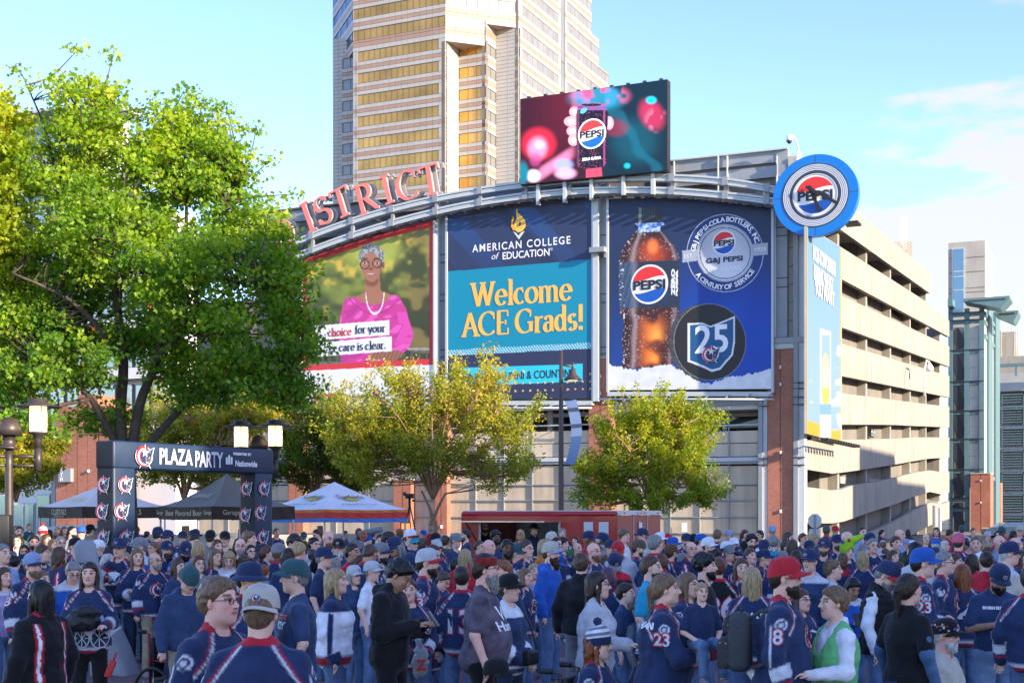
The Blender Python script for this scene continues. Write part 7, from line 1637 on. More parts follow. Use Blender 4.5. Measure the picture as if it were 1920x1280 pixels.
def torso_sdf(P,g,o):
 b,f,dz,bl = g.bw,g.f,g.dz,g.belly
 d = s_ell(P,(0,.005,1.27+dz),((.150 if f else .172)*b+o,.112*b+o,.20)); d = smin(d,s_ell(P,(0,-.005-.035*bl,1.08+dz),((.135 if f else .155)*b+.03*bl+o,.105*b+.045*bl+o,.20)),.09)
 d = smin(d,s_ell(P,(0,.012,.93+dz),((.172 if f else .160)*b+o,.118*b+.03*bl+o,.15)),.07); sw = g.sw
 for s_ in (-1,1): d = smin(d,s_cap(P,(s_*.03,.01,1.455+dz),(s_*(sw-.035),.01,1.385+dz),.050+o*.35,.047+o*.4),.05)
 d = smin(d,s_cap(P,(0,.01,1.42+dz),(0,0,1.49+dz),.065+o*.4,.052+o*.3),.05)
 if f:
  for s_ in (-1,1): d = smin(d,s_ell(P,(s_*.072*b,-.085*b-o*.5,1.27+dz),(.062*b,.050*b+o*.3,.062*b)),.045)
 return d
def folds(P,a,seed=0):
 w = P+np.stack([vn3(P,.12,seed+9),vn3(P,.12,seed+5),vn3(P,.12,seed+2)],1)*.09
 r = 1-2*np.abs(vn3(w,(.075,.075,.22),seed)); r2 = 1-2*np.abs(vn3(w,(.16,.14,.05),seed+3))
 return -(r**3*1.0+r2**3*.8-.6)*a
def wrap_cols(P,g,kind,hem,cuff_ts):
 """masks: R white, G red, B grey"""
 n = len(P); C = np.zeros((n,3),np.float32); x,y,z = P.T; dz = g.dz; ax = np.abs(x)
 arm_d = np.full(n,9.0,np.float32); arm_t = np.zeros(n,np.float32)
 for s_,S,E,W,_ in g.arms:
  for a,b,t0,t1 in ((S,E,0,1),(E,W,1,2)):
   ba = b-a; t = np.clip(((P-a) @ ba)/float(ba @ ba),0,1); dd = np.sqrt(((P-a-t[:,None]*ba)**2).sum(1)); m = dd < arm_d; arm_d[m] = dd[m]; arm_t[m] = (t0+t*(t1-t0))[m]
 arm = (arm_d < .085) & (arm_t > .25)
 def bnd(v,a,b,e=.006): return sm(v,a-e,a+e)*(1-sm(v,b-e,b+e))
 def put(m,c):
  m = np.clip(m,0,1)[:,None]; C[:] = C*(1-m)+np.array(c,np.float32)*m
 if kind == 'jersey':
  tor = (~arm).astype(float); hz = z-hem; af = arm.astype(float)
  put(tor*bnd(hz,.035,.060),(0,1,0)); put(tor*bnd(hz,.062,.098),(.35,0,1))
  put(af*bnd(arm_t,1.70,1.78,.02),(0,1,0)); put(af*bnd(arm_t,1.30,1.62,.02),(.15,0,1))
  ln_ = (ax-.070)*.80-(1.495+dz-z)*.6; zz = bnd(z,1.20+dz,1.52+dz,.01)*(ax < .24)*(1-af*(arm_t > .9)); put(zz*bnd(ln_,-.006,.006,.005),(.85,0,0)); put(zz*bnd(ln_,.008,.018,.004),(0,.9,0))
  put(af*bnd(arm_t,.30,1.25,.03)*bnd(y-.0,.050,.064,.005),(.8,0,0))
  put(sm(z,1.482+dz,1.490+dz)*(ax < .1),(0,1,0))
  e = np.sqrt(((y+.01)/.040)**2+((z-(1.345+dz))/.038)**2); sh = sm(ax,g.sw-.01,g.sw+.005); put(sh*bnd(e,.74,1.0,.08),(.9,0,0)); put(sh*bnd(e,-1,.42,.1),(.7,0,0))
 elif kind == 'white_jersey':
  hz = z-hem; C[:] = (1,0,0); N0 = (0,0,0); put(bnd(hz,.045,.058),N0); put(bnd(hz,.06,.125),(0,1,0)); put(bnd(hz,.127,.142),N0); put(sm(z,1.345+dz,1.36+dz),N0); put(arm*bnd(arm_t,.2,1.7,.03)*bnd(y,-.028,.022,.006),N0); put(arm*sm(arm_t,1.68,1.72),N0)
 elif kind == 'retro':
  hz = z-hem; C[(hz > .02) & (hz < .05)] = (1,0,0); C[(hz > .09) & (hz < .12)] = (1,0,0); C[(z > 1.37+dz)] = (1,0,.0); C[arm & (arm_t > 1.3) & (arm_t < 1.6)] = (1,0,0)
 elif kind == 'star_jersey':
  q = np.abs(ax-.13); C[(q < .012) & (z < 1.42+dz)] = (1,0,0); C[(q > .012) & (q < .028) & (z < 1.42+dz)] = (0,1,0); C[(z > 1.475+dz) & (ax < .1)] = (0,1,0)
 elif kind in ('raglan',): C[z > 1.40+dz] = (0,0,1)
 elif kind == 'redsleeve': C[arm] = (0,1,0); C[(z > 1.38+dz)] = (0,1,0)
 elif kind == 'plaid': C[(np.mod(z,.08) < .02) | (np.mod(ax+y*.5,.08) < .02)] = (.6,0,0)
 return C
GAR = {'jersey': (.036,2,.80),'white_jersey': (.040,2,.80),'retro': (.036,2,.80),'star_jersey': (.040,2,.78),'tee': (.016,.78,.86),'longtee': (.014,2,.88),'hoodie': (.034,2,.87),'jacket': (.040,2,.84),'shirt': (.020,2,.88),'vest': (.045,0,.88),'raglan': (.03,2,.86),'redsleeve': (.034,2,.86),'tank': (.02,0,.86),'plaid': (.02,2,.88)}
def garment(P,g,kind,seed=0):
 o,sl,hem = GAR[kind]; hem += g.dz; d = torso_sdf(P,g,o); lr = .045*(.8+.2*g.bw)
 for s_,S,E,W,_ in g.arms:
  if sl <= 0: continue
  k = o*.75; a = s_cap(P,S,E,.047*(.6+.4*g.bw)+k*.8,.040+k) if sl >= 1 else s_cap(P,S,S+(E-S)*sl,.047*(.6+.4*g.bw)+k*.8,.052+k)
  if sl >= 2: W2 = E+(W-E)*.97; a = smin(a,s_cap(P,E,W2,.042+k,.033+k*.8),.02)
  d = smin(d,a,.035)
 if kind in ('hoodie',): d = smin(d,s_ell(P,(0,.095,1.455+g.dz),(.11,.055,.07)),.04); d = smin(d,s_cap(P,(-.075,-.02,1.50+g.dz),(.075,-.02,1.50+g.dz),.03,.03),.03)
 if kind in ('jacket','shirt','vest'): d = smin(d,s_cap(P,(-.05,.04,1.50+g.dz),(.05,.04,1.50+g.dz),.035,.035),.02)
 d = d+folds(P,.011 if kind not in ('tee','longtee','tank') else .007,seed)
 if kind == 'vest': d = d-np.abs(np.sin((P[:,2])*math.pi/.07))*.010
 hz = hem+.012*np.sin(P[:,0]*14+seed) if not g.seat else hem+.03*P[:,1]
 d = smax(d,hz-P[:,2],.012); neck = s_cap(P,(0,-.012,1.46+g.dz),(0,-.045,1.68+g.dz),.060 if kind != 'hoodie' else .068,.085); return smax(d,-neck,.010)
GEO = {}
LH = {'body': (.045,.034,.030),'head': (.0165,.0115,.0072),'arm': (.019,.0125,.0075),'gar': (.034,.023,.0145),'leg': (.05,.034,.022)}
HC = V_(0,-.022,1.632)
def head_rot(yaw,pitch): return np.array(Matrix.Rotation(yaw,3,'Z') @ Matrix.Rotation(pitch,3,'X'),np.float32)
def build_body(key,sex,bw,belly,pose,seat,yaw,pitch,lod,sleeve,curl=.7,bare_leg=False,beardsh=0.0,fat=0.0):
 k = ('body',)+key
 if k in GEO: return GEO[k]
 g = figure(sex,bw,belly,pose,seat); R = head_rot(yaw,pitch); piv = V_(0,.02,1.52+g.dz); hc = V_(0,-.022,1.632+g.dz); hcw = piv+R @ (hc-piv)
 def headw(P):
  q = (P-hcw) @ R; d = head_sdf(q,sex == 'f',fat); nk = s_cap(P,V_(0,.015,1.44+g.dz),hcw+R @ V_(0,.022,-.055),(.050 if sex == 'f' else .058)+fat*.012,(.047 if sex == 'f' else .056)+fat*.01); return smin(d,nk,.022)
 lo = hcw-.14; lo[2] = 1.45+g.dz; p1 = nets(headw,lo,hcw+.145,LH['head'][lod]); parts = [p1]; C1 = face_paint((p1[0]-hcw) @ R,sex == 'f',beardsh)
 cols = [C1]
 def low(P):
  d = torso_sdf(P,g,-.012)
  for s_,a,b,c in g.legs: d = smin(d,smin(s_cap(P,a,b,.075*bw,.05),s_cap(P,b,c,.05,.036),.03),.03)
  for s_,S,E,W,_ in g.arms: d = smin(d,smin(s_cap(P,S,E,.045,.038),s_cap(P,E,W,.038,.026),.02),.03)
  return d
 p2 = nets(low,(-.45,-.62,.05),(.45,.35,1.50+g.dz),LH['body'][lod]); parts.append(p2); cols.append(np.ones((len(p2[0]),3)))
 for s_,S,E,W,d_ in g.arms:
  st = E if sleeve < 2 else E+(W-E)*.75; th = S+(E-S)*.5 if sleeve < 1.2 else st
  def arm(P):
   r = s_cap(P,E,W,.038*(.7+.3*bw),.026); r = smin(r,hand_sdf(P,W,d_,s_,curl),.018)
   if sleeve < 1.2: r = smin(r,s_cap(P,S,E,.048,.040),.02)
   return r
  e = W+np.array(Vector(d_).normalized())*.17; pts = np.array([st,W,e,th]); lo = pts.min(0)-.065; hi = pts.max(0)+.065; h_ = LH['arm'][lod]
  if sleeve >= 2:
   fn = lambda P,w=W,dd=d_,ss=s_,E_=E: smin(s_cap(P,w+(E_-w)*.3,w,.028,.026),hand_sdf(P,w,dd,ss,curl),.018)
  else: fn = arm
  p = nets(fn,lo,hi,h_); parts.append(p); cc = np.ones((len(p[0]),3)); cols.append(cc)
 me = np_mesh('body',parts,M['skin'],np.concatenate(cols)); GEO[k] = (me,g,Matrix.Translation(Vector(hcw)) @ Matrix(R).to_4x4()); return GEO[k]
def build_gar(key,g,kind,lod,seed=0):
 k = ('gar',kind)+key
 if k in GEO: return GEO[k]
 fn = lambda P: garment(P,g,kind,seed); p = nets(fn,(-.52,-.58,.74+g.dz),(.52,.36,1.62+g.dz if POSEUP not in key else 1.95),LH['gar'][lod])
 C = wrap_cols(p[0],g,kind,GAR[kind][2]+g.dz,None); GEO[k] = (np_mesh('garment_'+kind,[p],M['cloth'],C),fn); return GEO[k]
POSEUP = 'up'
def build_legs(key,g,kind,lod):
 k = ('leg',kind)+key
 if k in GEO: return GEO[k]
 def fn(P):
  w = .022 if kind == 'jeans' else .012; d = s_ell(P,(0,.01,.90+(-.40 if g.seat else 0)),(.16*g.bw+w,.12*g.bw+w,.12))
  for s_,a,b,c in g.legs:
   if kind == 'shorts': c2 = a+(b-a)*.85; q = s_cap(P,a,c2,.085*g.bw,.085)
   else: q = smin(s_cap(P,a,b,.078*g.bw+w*.6,.056+w*.6),s_cap(P,b,c,.055+w*.6,.040+w),.03)
   d = smin(d,q,.03)
  d = d+folds(P,.010,5); return smax(d,.10-P[:,2],.01)
 p = nets(fn,(-.34,-.62,.06),(.34,.28,1.02 if not g.seat else .68),LH['leg'][lod]); GEO[k] = np_mesh('legs_'+kind,[p],M['denim'],np.zeros((len(p[0]),3))); return GEO[k]
def shoe_mesh():
 if 'shoe' in GEO: return GEO['shoe']
 fn = lambda P: smax(smin(s_ell(P,(0,-.06,.035),(.048,.12,.055)),s_cap(P,(0,.04,.04),(0,.04,.11),.045,.042),.03),-P[:,2],.005); p = nets(fn,(-.08,-.2,-.01),(.08,.12,.17),.018); GEO['shoe'] = np_mesh('shoe',[p],M['cloth'],np.zeros((len(p[0]),3))); return GEO['shoe']
def snap(me,fn,ax=1,sign=-1,off=.006,start=.45):
 """push a flat mesh (x, z) onto the garment surface by marching along y"""
 n = len(me.vertices); a = np.empty(n*3,np.float32); me.vertices.foreach_get('co',a); a = a.reshape(-1,3); rel = a[:,ax].copy()
 P = a.copy(); P[:,ax] = sign*start
 for _ in range(40): d = fn(P); P[:,ax] -= sign*np.clip(d,-.02,.06)*.9
 P[:,ax] += sign*off; P[:,ax] += rel*1.0; me.vertices.foreach_set('co',P.astype(np.float32).ravel()); me.update(); return me
NAVY = (.019,.034,.095); BLACK = (.010,.010,.012); CREAM = (.50,.47,.40); GREY = (.20,.21,.23); LGREY = (.50,.51,.54); WHITE = (.78,.79,.83); RED = (.52,.02,.035); ROYAL = (.02,.10,.42); LBLUE = (.25,.35,.55); TEAL = (.03,.09,.10); DBLUE = (.03,.055,.13)
HAIRC = {'black': (.010,.008,.008),'dark brown': (.028,.016,.010),'brown': (.075,.040,.022),'light brown': (.16,.095,.05),'blond': (.36,.25,.12),'red': (.22,.065,.02),'grey': (.22,.21,.20),'white': (.5,.48,.45),'auburn': (.11,.035,.015),'purple': (.10,.03,.06)}
SKIN = {'fair': (.82,.50,.38),'light': (.72,.42,.29),'tan': (.50,.27,.17),'brown': (.17,.08,.045),'pink': (.85,.47,.37)}
COLN = {'navy': NAVY,'black': BLACK,'cream': CREAM,'grey': GREY,'light grey': LGREY,'white': WHITE,'red': RED,'royal blue': ROYAL,'pale blue': LBLUE,'teal': TEAL,'dark blue': DBLUE,'cyan': (.02,.33,.50),'lavender': (.35,.28,.5),'olive': (.10,.08,.05),'brown': (.12,.06,.03),'purple grey': (.10,.08,.11),'orange': (.5,.16,.03),'green': (.03,.2,.05),'lime': (.35,.62,.02),'pink': (.6,.12,.2),'denim': (.10,.17,.30),'light denim': (.22,.32,.46),'dark denim': (.025,.045,.09),'tan': (.30,.24,.17),'mint': (.16,.52,.20)}
GN = {'jersey': 'hockey jersey','white_jersey': 'hockey jersey','retro': 'striped hockey jersey','star_jersey': 'star-trimmed jersey','tee': 'T-shirt','longtee': 'long-sleeved top','hoodie': 'hoodie','jacket': 'jacket','shirt': 'shirt','vest': 'puffer vest','raglan': 'sweatshirt','redsleeve': 'red-sleeved top','tank': 'top','plaid': 'plaid shirt'}
PEOPLE = []; USED = set(); TXT = {}
def text_cached(body,size,sx,bold):
 k = (body,size,sx,bold)
 if k not in TXT: TXT[k] = text_mesh(body,size,bold=bold)
 return TXT[k].copy()
def setc(o,c): o.color = tuple(c[:3])+(1,); return o
def place_of(px,y,s_):
 z = ('at the left edge of the crowd' if px < 75 else 'left of the arch' if px < 178 else 'by the left leg of the arch' if px < 262 else 'under the arch opening' if px < 440 else 'by the right leg of the arch' if px < 520 else 'in front of the striped-valance tent' if px < 700 else 'near the television camera' if px < 800 else 'below the golden elm' if px < 868 else 'in front of the trailer window' if px < 1050 else 'before the red trailer side' if px < 1160 else 'before the trailer end' if px < 1245 else 'right of the red trailer' if px < 1430 else 'below the brick pier' if px < 1510 else 'near the back of the road sign' if px < 1580 else 'below the garage ramps' if px < 1770 else 'below the stair tower' if px < 1860 else 'at the right edge of the crowd')
 dd = 'in the front row' if s_ > 205 else 'near the front' if s_ > 150 else 'mid crowd' if s_ > 105 else 'far back'
 return z,dd
def person(px,yt,hh,face,sex='m',hair='short',hc='brown',hat=None,hatc='navy',brimc=None,hback=False,top='jersey',tc='navy',legs='jeans',lc='denim',pose='down',yaw=0,pitch=0,skin='fair',beard=None,bc=None,glasses=None,bw=1.0,belly=0.0,kid=False,seat=False,num=None,numside=None,chest=None,lab=None,lod=None,curl=.7,feet=None,fat=0.0,mtl=None,hp=None,shoes=(.2,.2,.22),d=None,back_text=None):
 k_head = .27 if hair != 'curly' else .29
 s_ = hh/(k_head*(.88 if kid else 1));
 if hp is None:
  Hp = H-(yt-HY)/s_; lo_,hi_ = (.95,1.5) if kid else (1.56,1.93) if not seat else (1.18,1.38)
  if sex == 'f' and not kid and not seat: lo_,hi_ = 1.52,1.80
  Hc = min(max(Hp,lo_),hi_)
  if abs(Hc-Hp) > 1e-3: s_ = (yt-HY)/(H-Hc) if (yt > HY+6) else s_
  Hp = Hc
 else: Hp = hp; s_ = (yt-HY)/(H-Hp)
 dist = d or F/s_;
 x = (px-CX)/F*dist; lod = lod if lod is not None else (2 if s_ > 195 else 1 if s_ > 112 else 0)
 hatx = .022 if hat else (.012 if hair not in (None,'bald') else 0); base_h = 1.75+hatx-(.43 if seat else 0); sc_ = Hp/base_h
 yaw_r,pit_r = math.radians(yaw),math.radians(pitch); yb = 0
 slv = GAR[top][1]; key = (sex,round(bw,1),round(belly,1),pose,seat,int(yaw/10),int(pitch/10),lod); ksl = 2 if slv >= 2 else 1
 bm_,g,HM = build_body(key+(ksl,fat,curl),sex,bw,belly,pose,seat,yaw_r,pit_r,lod,slv,curl,fat=fat)
 zn,dd = place_of(px,yt,s_)
 hd = (hatc+' '+{'cap': 'cap','beanie': 'pompom beanie','visor': 'cap','bandana': 'bandana','foam': 'foam hat','bucket': 'bucket hat'}[hat]) if hat else ('bald head' if hair in (None,'bald') else hc+' '+{'short': 'hair','crop': 'cropped hair','full': 'thick hair','curly': 'curly hair','balding': 'thinning hair','bun': 'bun','pony': 'ponytail','braid': 'braid','bob': 'bob','medium': 'loose hair','long': 'long hair','longcurly': 'long curls'}[hair])
 who = 'child' if kid else 'person'; more = ' and glasses' if glasses else ' and beard' if beard else ''
 fa = ((face % 360)+360) % 360; fd = 'facing us' if fa < 40 or fa > 320 else 'facing right' if fa < 140 else 'facing away' if fa < 220 else 'facing left'
 cand = [lab] if lab else ['%s with %s%s in %s %s, %s, %s' % (who,hd,more,tc,GN[top],dd,zn),'%s with %s%s in %s %s, %s, %s, %s' % (who,hd,more,tc,GN[top],fd,dd,zn)]
 PEOPLE.append(dict(px=px,s=s_,y=yt)); L_ = None
 for c_ in cand:
  if c_ not in USED and len(c_.split()) <= 16: L_ = c_; break
 if L_ is None:
  near = min([p for p in PEOPLE[:-1] if p.get('short')],key=lambda p: abs(p['px']-px)+abs(p['y']-yt)*2,default=None)
  rel = ('right' if near and px > near['px'] else 'left'); sh = near['short'] if near else 'crowd'
  for c_ in ('%s in %s %s with %s, just %s of %s' % (who,tc,GN[top],hd,rel,sh),'%s in %s with %s %s, just %s of %s' % (who,tc,hd,fd,rel,sh),'%s with %s, %s, just %s of %s' % (who,hd,fd,rel,sh),'%s in %s, %s, %s, just %s of %s' % (who,tc,fd,dd,rel,sh)):
   c2_ = ' '.join(c_.split()[:16]);
   if c2_ not in USED: L_ = c2_; break
  L_ = L_ or c2_
 USED.add(L_); PEOPLE[-1]['short'] = 'the '+hd+more+', '+tc+' '+GN[top].split()[-1]; PEOPLE[-1]['label'] = L_
 zbase = 0.0
 root = empty('person',(x,dist,zbase),math.radians(face),L_,'person','people in the plaza crowd',scale=sc_)
 setc(link('body',bm_,root),SKIN[skin])
 gm,gfn = build_gar(key,g,top,lod,0); me_g = gm
 if mtl:
  kk = ('mat',mtl,gm.name)
  if kk not in GEO: q = gm.copy(); q.materials.clear(); q.materials.append(M[mtl]); GEO[kk] = q
  me_g = GEO[kk]
 nm = {'jersey': 'jersey','white_jersey': 'jersey','retro': 'jersey','star_jersey': 'jersey','tee': 't_shirt','longtee': 'top','hoodie': 'hoodie','jacket': 'jacket','shirt': 'shirt','vest': 'vest','raglan': 'sweatshirt','redsleeve': 'top','tank': 'top','plaid': 'shirt'}[top]
 go = setc(link(nm,me_g,root),COLN[tc])
 if top == 'vest': setc(link('shirt_sleeves',build_gar(key,g,'shirt',lod,1)[0],root),WHITE)
 lo_ = setc(link('shorts' if legs == 'shorts' else 'trousers',build_legs(key,g,legs,lod),root),COLN[lc])
 for s2,a,b,c in g.legs: setc(link('shoe',shoe_mesh(),root,Matrix.Translation(Vector((float(c[0]),float(c[1]),0)))),shoes)
 if hat in ('cap','beanie','bucket') and hair in ('full','short'): hair = 'crop'
 if hair and hair != 'bald': setc(link('hair',get_hair(hair,lod),root,HM),HAIRC[hc])
 if hat == 'cap':
  cm,br = cap_meshes(min(lod,2)); HB = HM @ (Matrix.Rotation(math.pi,4,'Z') if hback else Matrix.Identity(4)) ; co = setc(link('cap',cm,root,HB @ Matrix.Diagonal((1.07,1.05,1.04,1))),COLN[hatc]); setc(link('brim',br,co),COLN[brimc or hatc])
  if lod >= 1: e = link('cap_emblem',EMB,co,Matrix.Translation((0,-.098,.083)) @ Matrix.Rotation(-.35,4,'X') @ Matrix.Diagonal((.023,.006,.023,1)))
 elif hat == 'beanie': bn_,pm = beanie_mesh(lod); co = setc(link('beanie',bn_,root,HM),COLN[hatc]); setc(link('pompom',pm,co),COLN[hatc])
 elif hat == 'bucket':
  cm,_ = cap_meshes(min(lod,2)); co = setc(link('hat',cm,root,HM @ Matrix.Diagonal((1.05,1.02,1.0,1))),COLN[hatc]); b = MB(); b.lathe([(.085,.045),(.11,.03),(.145,.008),(.143,.002),(.085,.035)],(0,.012,0),24,col=(0,0,0,1),sy=1.1); setc(b.build('hat_brim',M['hat'],co),COLN[hatc])
 elif hat == 'bandana':
  b = MB(); b.lathe([(.083,.032),(.088,.04),(.090,.075),(.084,.095),(.078,.098)],(0,.016,0),26,col=(0,0,0,1),sy=1.17); o = b.build('bandana',M['speckled_cloth'],root); o.matrix_local = HM; setc(o,(.30,.025,.02))
 if glasses: link('glasses',glasses_mesh() if glasses == 1 else shades_mesh(),root,HM)
 if beard is not None: setc(link('beard',get_beard(beard,lod),root,HM),HAIRC[bc or hc])
 if lod >= 1 or num:
  dz_ = g.dz
  def stick(body,size,where,m,bold=.004,zc=1.22,xc=0.0):
   me = text_cached(body,size,1,bold); me.materials.clear(); me.materials.append(m); n = len(me.vertices); a = np.empty(n*3,np.float32); me.vertices.foreach_get('co',a); a = a.reshape(-1,3); a[:,0] -= (a[:,0].min()+a[:,0].max())/2; a[:,2] -= (a[:,2].min()+a[:,2].max())/2
   if where == 'back': a[:,0] *= -1; a[:,0] += xc; a[:,2] += zc+dz_; a[:,1] = 0; me.vertices.foreach_set('co',a.ravel()); me.flip_normals(); snap(me,gfn,1,1,.007)
   elif where == 'chest': a[:,0] += xc; a[:,2] += zc+dz_; a[:,1] = 0; me.vertices.foreach_set('co',a.ravel()); snap(me,gfn,1,-1,.007)
   elif where in ('left','right'):
    sg = 1 if where == 'left' else -1; b_ = a.copy(); b_[:,1] = a[:,0]*sg; b_[:,2] = a[:,2]+zc+dz_; b_[:,0] = 0; b_[:,1] += .01; me.vertices.foreach_set('co',b_.astype(np.float32).ravel()); snap(me,gfn,0,sg,.007,.5)
   return link('lettering',me,root)
  if top in ('jersey',) and chest is None and lod >= 1 and not (140 < fa < 220) and pose not in ('crossed','hold'):
   kk = ('emb',key,top)
   if kk not in GEO: q = EMB.copy(); n = len(q.vertices); a = np.empty(n*3,np.float32); q.vertices.foreach_get('co',a); a = a.reshape(-1,3); a[:,0] *= .12; a[:,2] = a[:,2]*.12+1.24+dz_; a[:,1] = a[:,1]*.010; q.vertices.foreach_set('co',a.astype(np.float32).ravel()); snap(q,gfn); GEO[kk] = q
   link('chest_emblem',GEO[kk],root)
  if num:
   M.setdefault('num_white',mat('num_white',(.60,.61,.66),.6)); M.setdefault('num_red',mat('num_red',(.5,.03,.05),.6))
   for w in (numside or ['back']):
    if w == 'back': stick(num,.34,'back',M['num_red'],.022,1.19); o = stick(num,.34,'back',M['num_white'],.008,1.19); o.location = (0,.005,0)
    else: stick(num,.13,w,M['num_red'],.012,1.27); o = stick(num,.13,w,M['num_white'],.003,1.27); o.location = ((.005 if w == 'left' else -.005),0,0)
  if chest:
   for (t_,sz,zc,mn) in chest: stick(t_,sz,'chest',M[mn],.003,zc)
  if back_text: stick(back_text[0],back_text[1],'back',M['ink_white'],.003,back_text[2])
 root['_fig'] = 0; del root['_fig']
 info = dict(root=root,g=g,HM=HM,sc=sc_,lab=L_,gfn=gfn,short=PEOPLE[-1]['short']);
 if pose in ('phone','phone1') and lod >= 1:
  W = g.arms[1][3] if pose == 'phone1' else (g.arms[0][3]+g.arms[1][3])/2; p = root.matrix_basis @ Vector((float(W[0])*(1.0 if pose == 'phone1' else 0),float(W[1])-.115,float(W[2])+.055))
  ph = phone_mesh(); o = link('phone',ph); o.location = p; o.rotation_euler = (math.radians(-35),0,math.radians(face)); lb_ = 'phone held by the '+L_.split(' with ')[-1]; lb_ = ' '.join(lb_.split()[:15]).rstrip(','); tag(o,lb_,'phone','phones in hands')
 return info
def phone_mesh():
 if 'phone' in GEO: return GEO['phone']
 b = MB(); rounded_box(b,(-.038,-.005,-.078),(.038,.005,.078),.004); b.box((-.034,.0052,-.072),(.034,.0062,.072),1); GEO['phone'] = b.mesh('phone',[M['frame_black'],mat('phone_screen',(.05,.06,.08),.15,emit=(.35,.45,.6),estr=.25)]); return GEO['phone']
# ================================================================== THE CROWD
def m_(px,yt,hh,face,**k): return person(px,yt,hh,face,'m',**k)
def f_(px,yt,hh,face,**k): k.setdefault('hair','long'); return person(px,yt,hh,face,'f',**k)
def held(name,parent_info,p,label,cat,group=None,rz=None):
 """things in hands are things of their own; p is a point in the holder's own metres"""
 r = parent_info['root']; o = empty(name,r.matrix_basis @ Vector(p),r.rotation_euler.z if rz is None else rz,label,cat,group,scale=parent_info['sc']); return o
W_H = dict(top='jersey',tc='navy')
# ---------------- front row
m_(77,1086,66,-120,hair='medium',hc='black',top='star_jersey',tc='black',lc='black',num=None,lab='person with long black hair in a star-trimmed black and navy jersey at the left',bw=1.05)
m_(240/4,1037,47,55,hat='cap',hatc='pale blue',brimc='navy',hair='crop',hc='light brown',beard=0,num='8',numside=['right'],lab='bearded person in a pale blue cap and number 8 jersey at the left')
wj = f_(168,1052,50,8,hair='medium',hc='dark brown',lc='black',pose='fwd',hp=1.72,lab='person with dark loose hair holding a black coat before a navy cannon jersey',chest=[],bw=1.05)
m_(135,1046,46,30,hair='short',hc='grey',glasses=1,pitch=28,top='raglan',tc='royal blue',lab='grey-haired person in glasses looking down in a blue and grey sweatshirt')
m_(27,1042,36,170,hair='curly',hc='black',top='longtee',tc='navy',lab='person with a mass of black curls facing away at the left edge')
hm = m_(408,1080,98,62,hair='full',hc='light brown',glasses=1,skin='pink',bw=1.1,hp=1.86,fat=.4,lab='big grey-brown haired person in glasses and navy jersey, close at the bottom left')
m_(487,1098,94,178,hat='cap',hatc='cream',hback=True,hair='crop',hc='light brown',bw=1.08,hp=1.83,lab='person seen from behind in a backwards cream cap and navy striped jersey',yaw=8)
m_(557,1050,54,-80,hat='cap',hatc='teal',hair='short',hc='grey',top='tee',tc='dark blue',bw=1.12,hp=1.82,lc='grey',chest=[('HOCKEY',.08,1.27,'ink_white'),('BLUE JACKETS',.05,1.33,'ink_red')],lab='older person in a dark cap and navy HOCKEY T-shirt facing left')
f_(628,1064,58,88,hair='medium',hc='blond',top='white_jersey',tc='navy',lc='denim',hp=1.70,bw=1.12,lab='blond person in profile wearing a white hockey jersey with red hem')
tn = m_(733,1037,70,72,hair='full',hc='black',top='hoodie',tc='black',lc='black',pose='phone',pitch=38,skin='tan',hp=1.86,lab='tall dark-haired youth in a black hoodie bent over a phone')
jm = m_(768,1083,52,35,hair='short',hc='brown',pose='clasp',bw=1.1,hp=1.60,lab='person in a navy emblem jersey behind the youth in the black hoodie',yaw=-30)
m_(802,1134,44,178,hair='short',hc='dark brown',kid=True,pose='behind',lab='small dark-haired child in a navy jersey with hands behind the back')
bb = m_(907,1034,72,85,hat='bandana',hair='bun',hc='dark brown',beard=1,bc='grey',glasses=1,top='tee',tc='purple grey',mtl='speckled_cloth',lc='black',bw=1.18,belly=1.0,hp=1.88,skin='pink',lab='big bearded person in a red bandana and mottled purple-grey T-shirt',chest=[('War',.15,1.3,'ink_white'),('Hammer',.10,1.2,'ink_white')])
br = f_(952,1076,52,60,hat='cap',hatc='black',hair='braid',hc='brown',top='retro',tc='dark blue',lc='dark denim',pose='clasp',hp=1.66,bw=1.1,lab='braided person in a black cap and striped cream and blue jersey')
f_(1118,1070,52,80,hair='longcurly',hc='dark brown',glasses=1,top='jacket',tc='light grey',lc='denim',pose='cup',hp=1.70,bw=1.1,lab='person with dark curls and glasses in a light grey jacket holding a cup')
be = f_(1118,1176,62,70,hat='beanie',hatc='navy',hair='longcurly',hc='red',glasses=1,seat=True,pose='lap',num='86',numside=['left','right'],bw=1.25,hp=1.30,lab='seated red-haired person in a striped pompom beanie and number 86 jersey',fat=.6)
m_(1172,1092,44,65,hair='full',hc='dark brown',kid=True,top='tee',tc='dark blue',lab='dark-haired boy looking right beside the grey jacket')
m_(1186,1125,44,80,hair='full',hc='light brown',kid=True,top='longtee',tc='grey',lab='light brown haired boy in a grey long-sleeved top')
m_(1203,1212,44,110,hat='beanie',hatc='navy',hair='short',hc='light brown',kid=True,hp=1.02,lab='child in a navy and white pompom beanie at the bottom edge')
pw = f_(1245,1074,64,82,hair='pony',hc='light brown',num='23',numside=['right','left'],pose='hold',bw=1.42,belly=.6,hp=1.74,fat=.8,lab='person with a long ponytail in a number 23 jersey carrying a toddler',back_text=('BOONE-JENAN',.07,1.36))
rc = m_(1467,1046,78,75,hat='cap',hatc='red',hair='short',hc='dark brown',beard=0,glasses=1,num='8',numside=['left','right'],bw=1.15,belly=.5,hp=1.88,lab='bearded person in a bright red cap and number 8 jersey with a backpack')
f_(1500,1102,56,40,hair='medium',hc='brown',glasses=1,bw=1.2,fat=.7,hp=1.52,lab='person with brown hair and glasses between the red cap and the green vest')
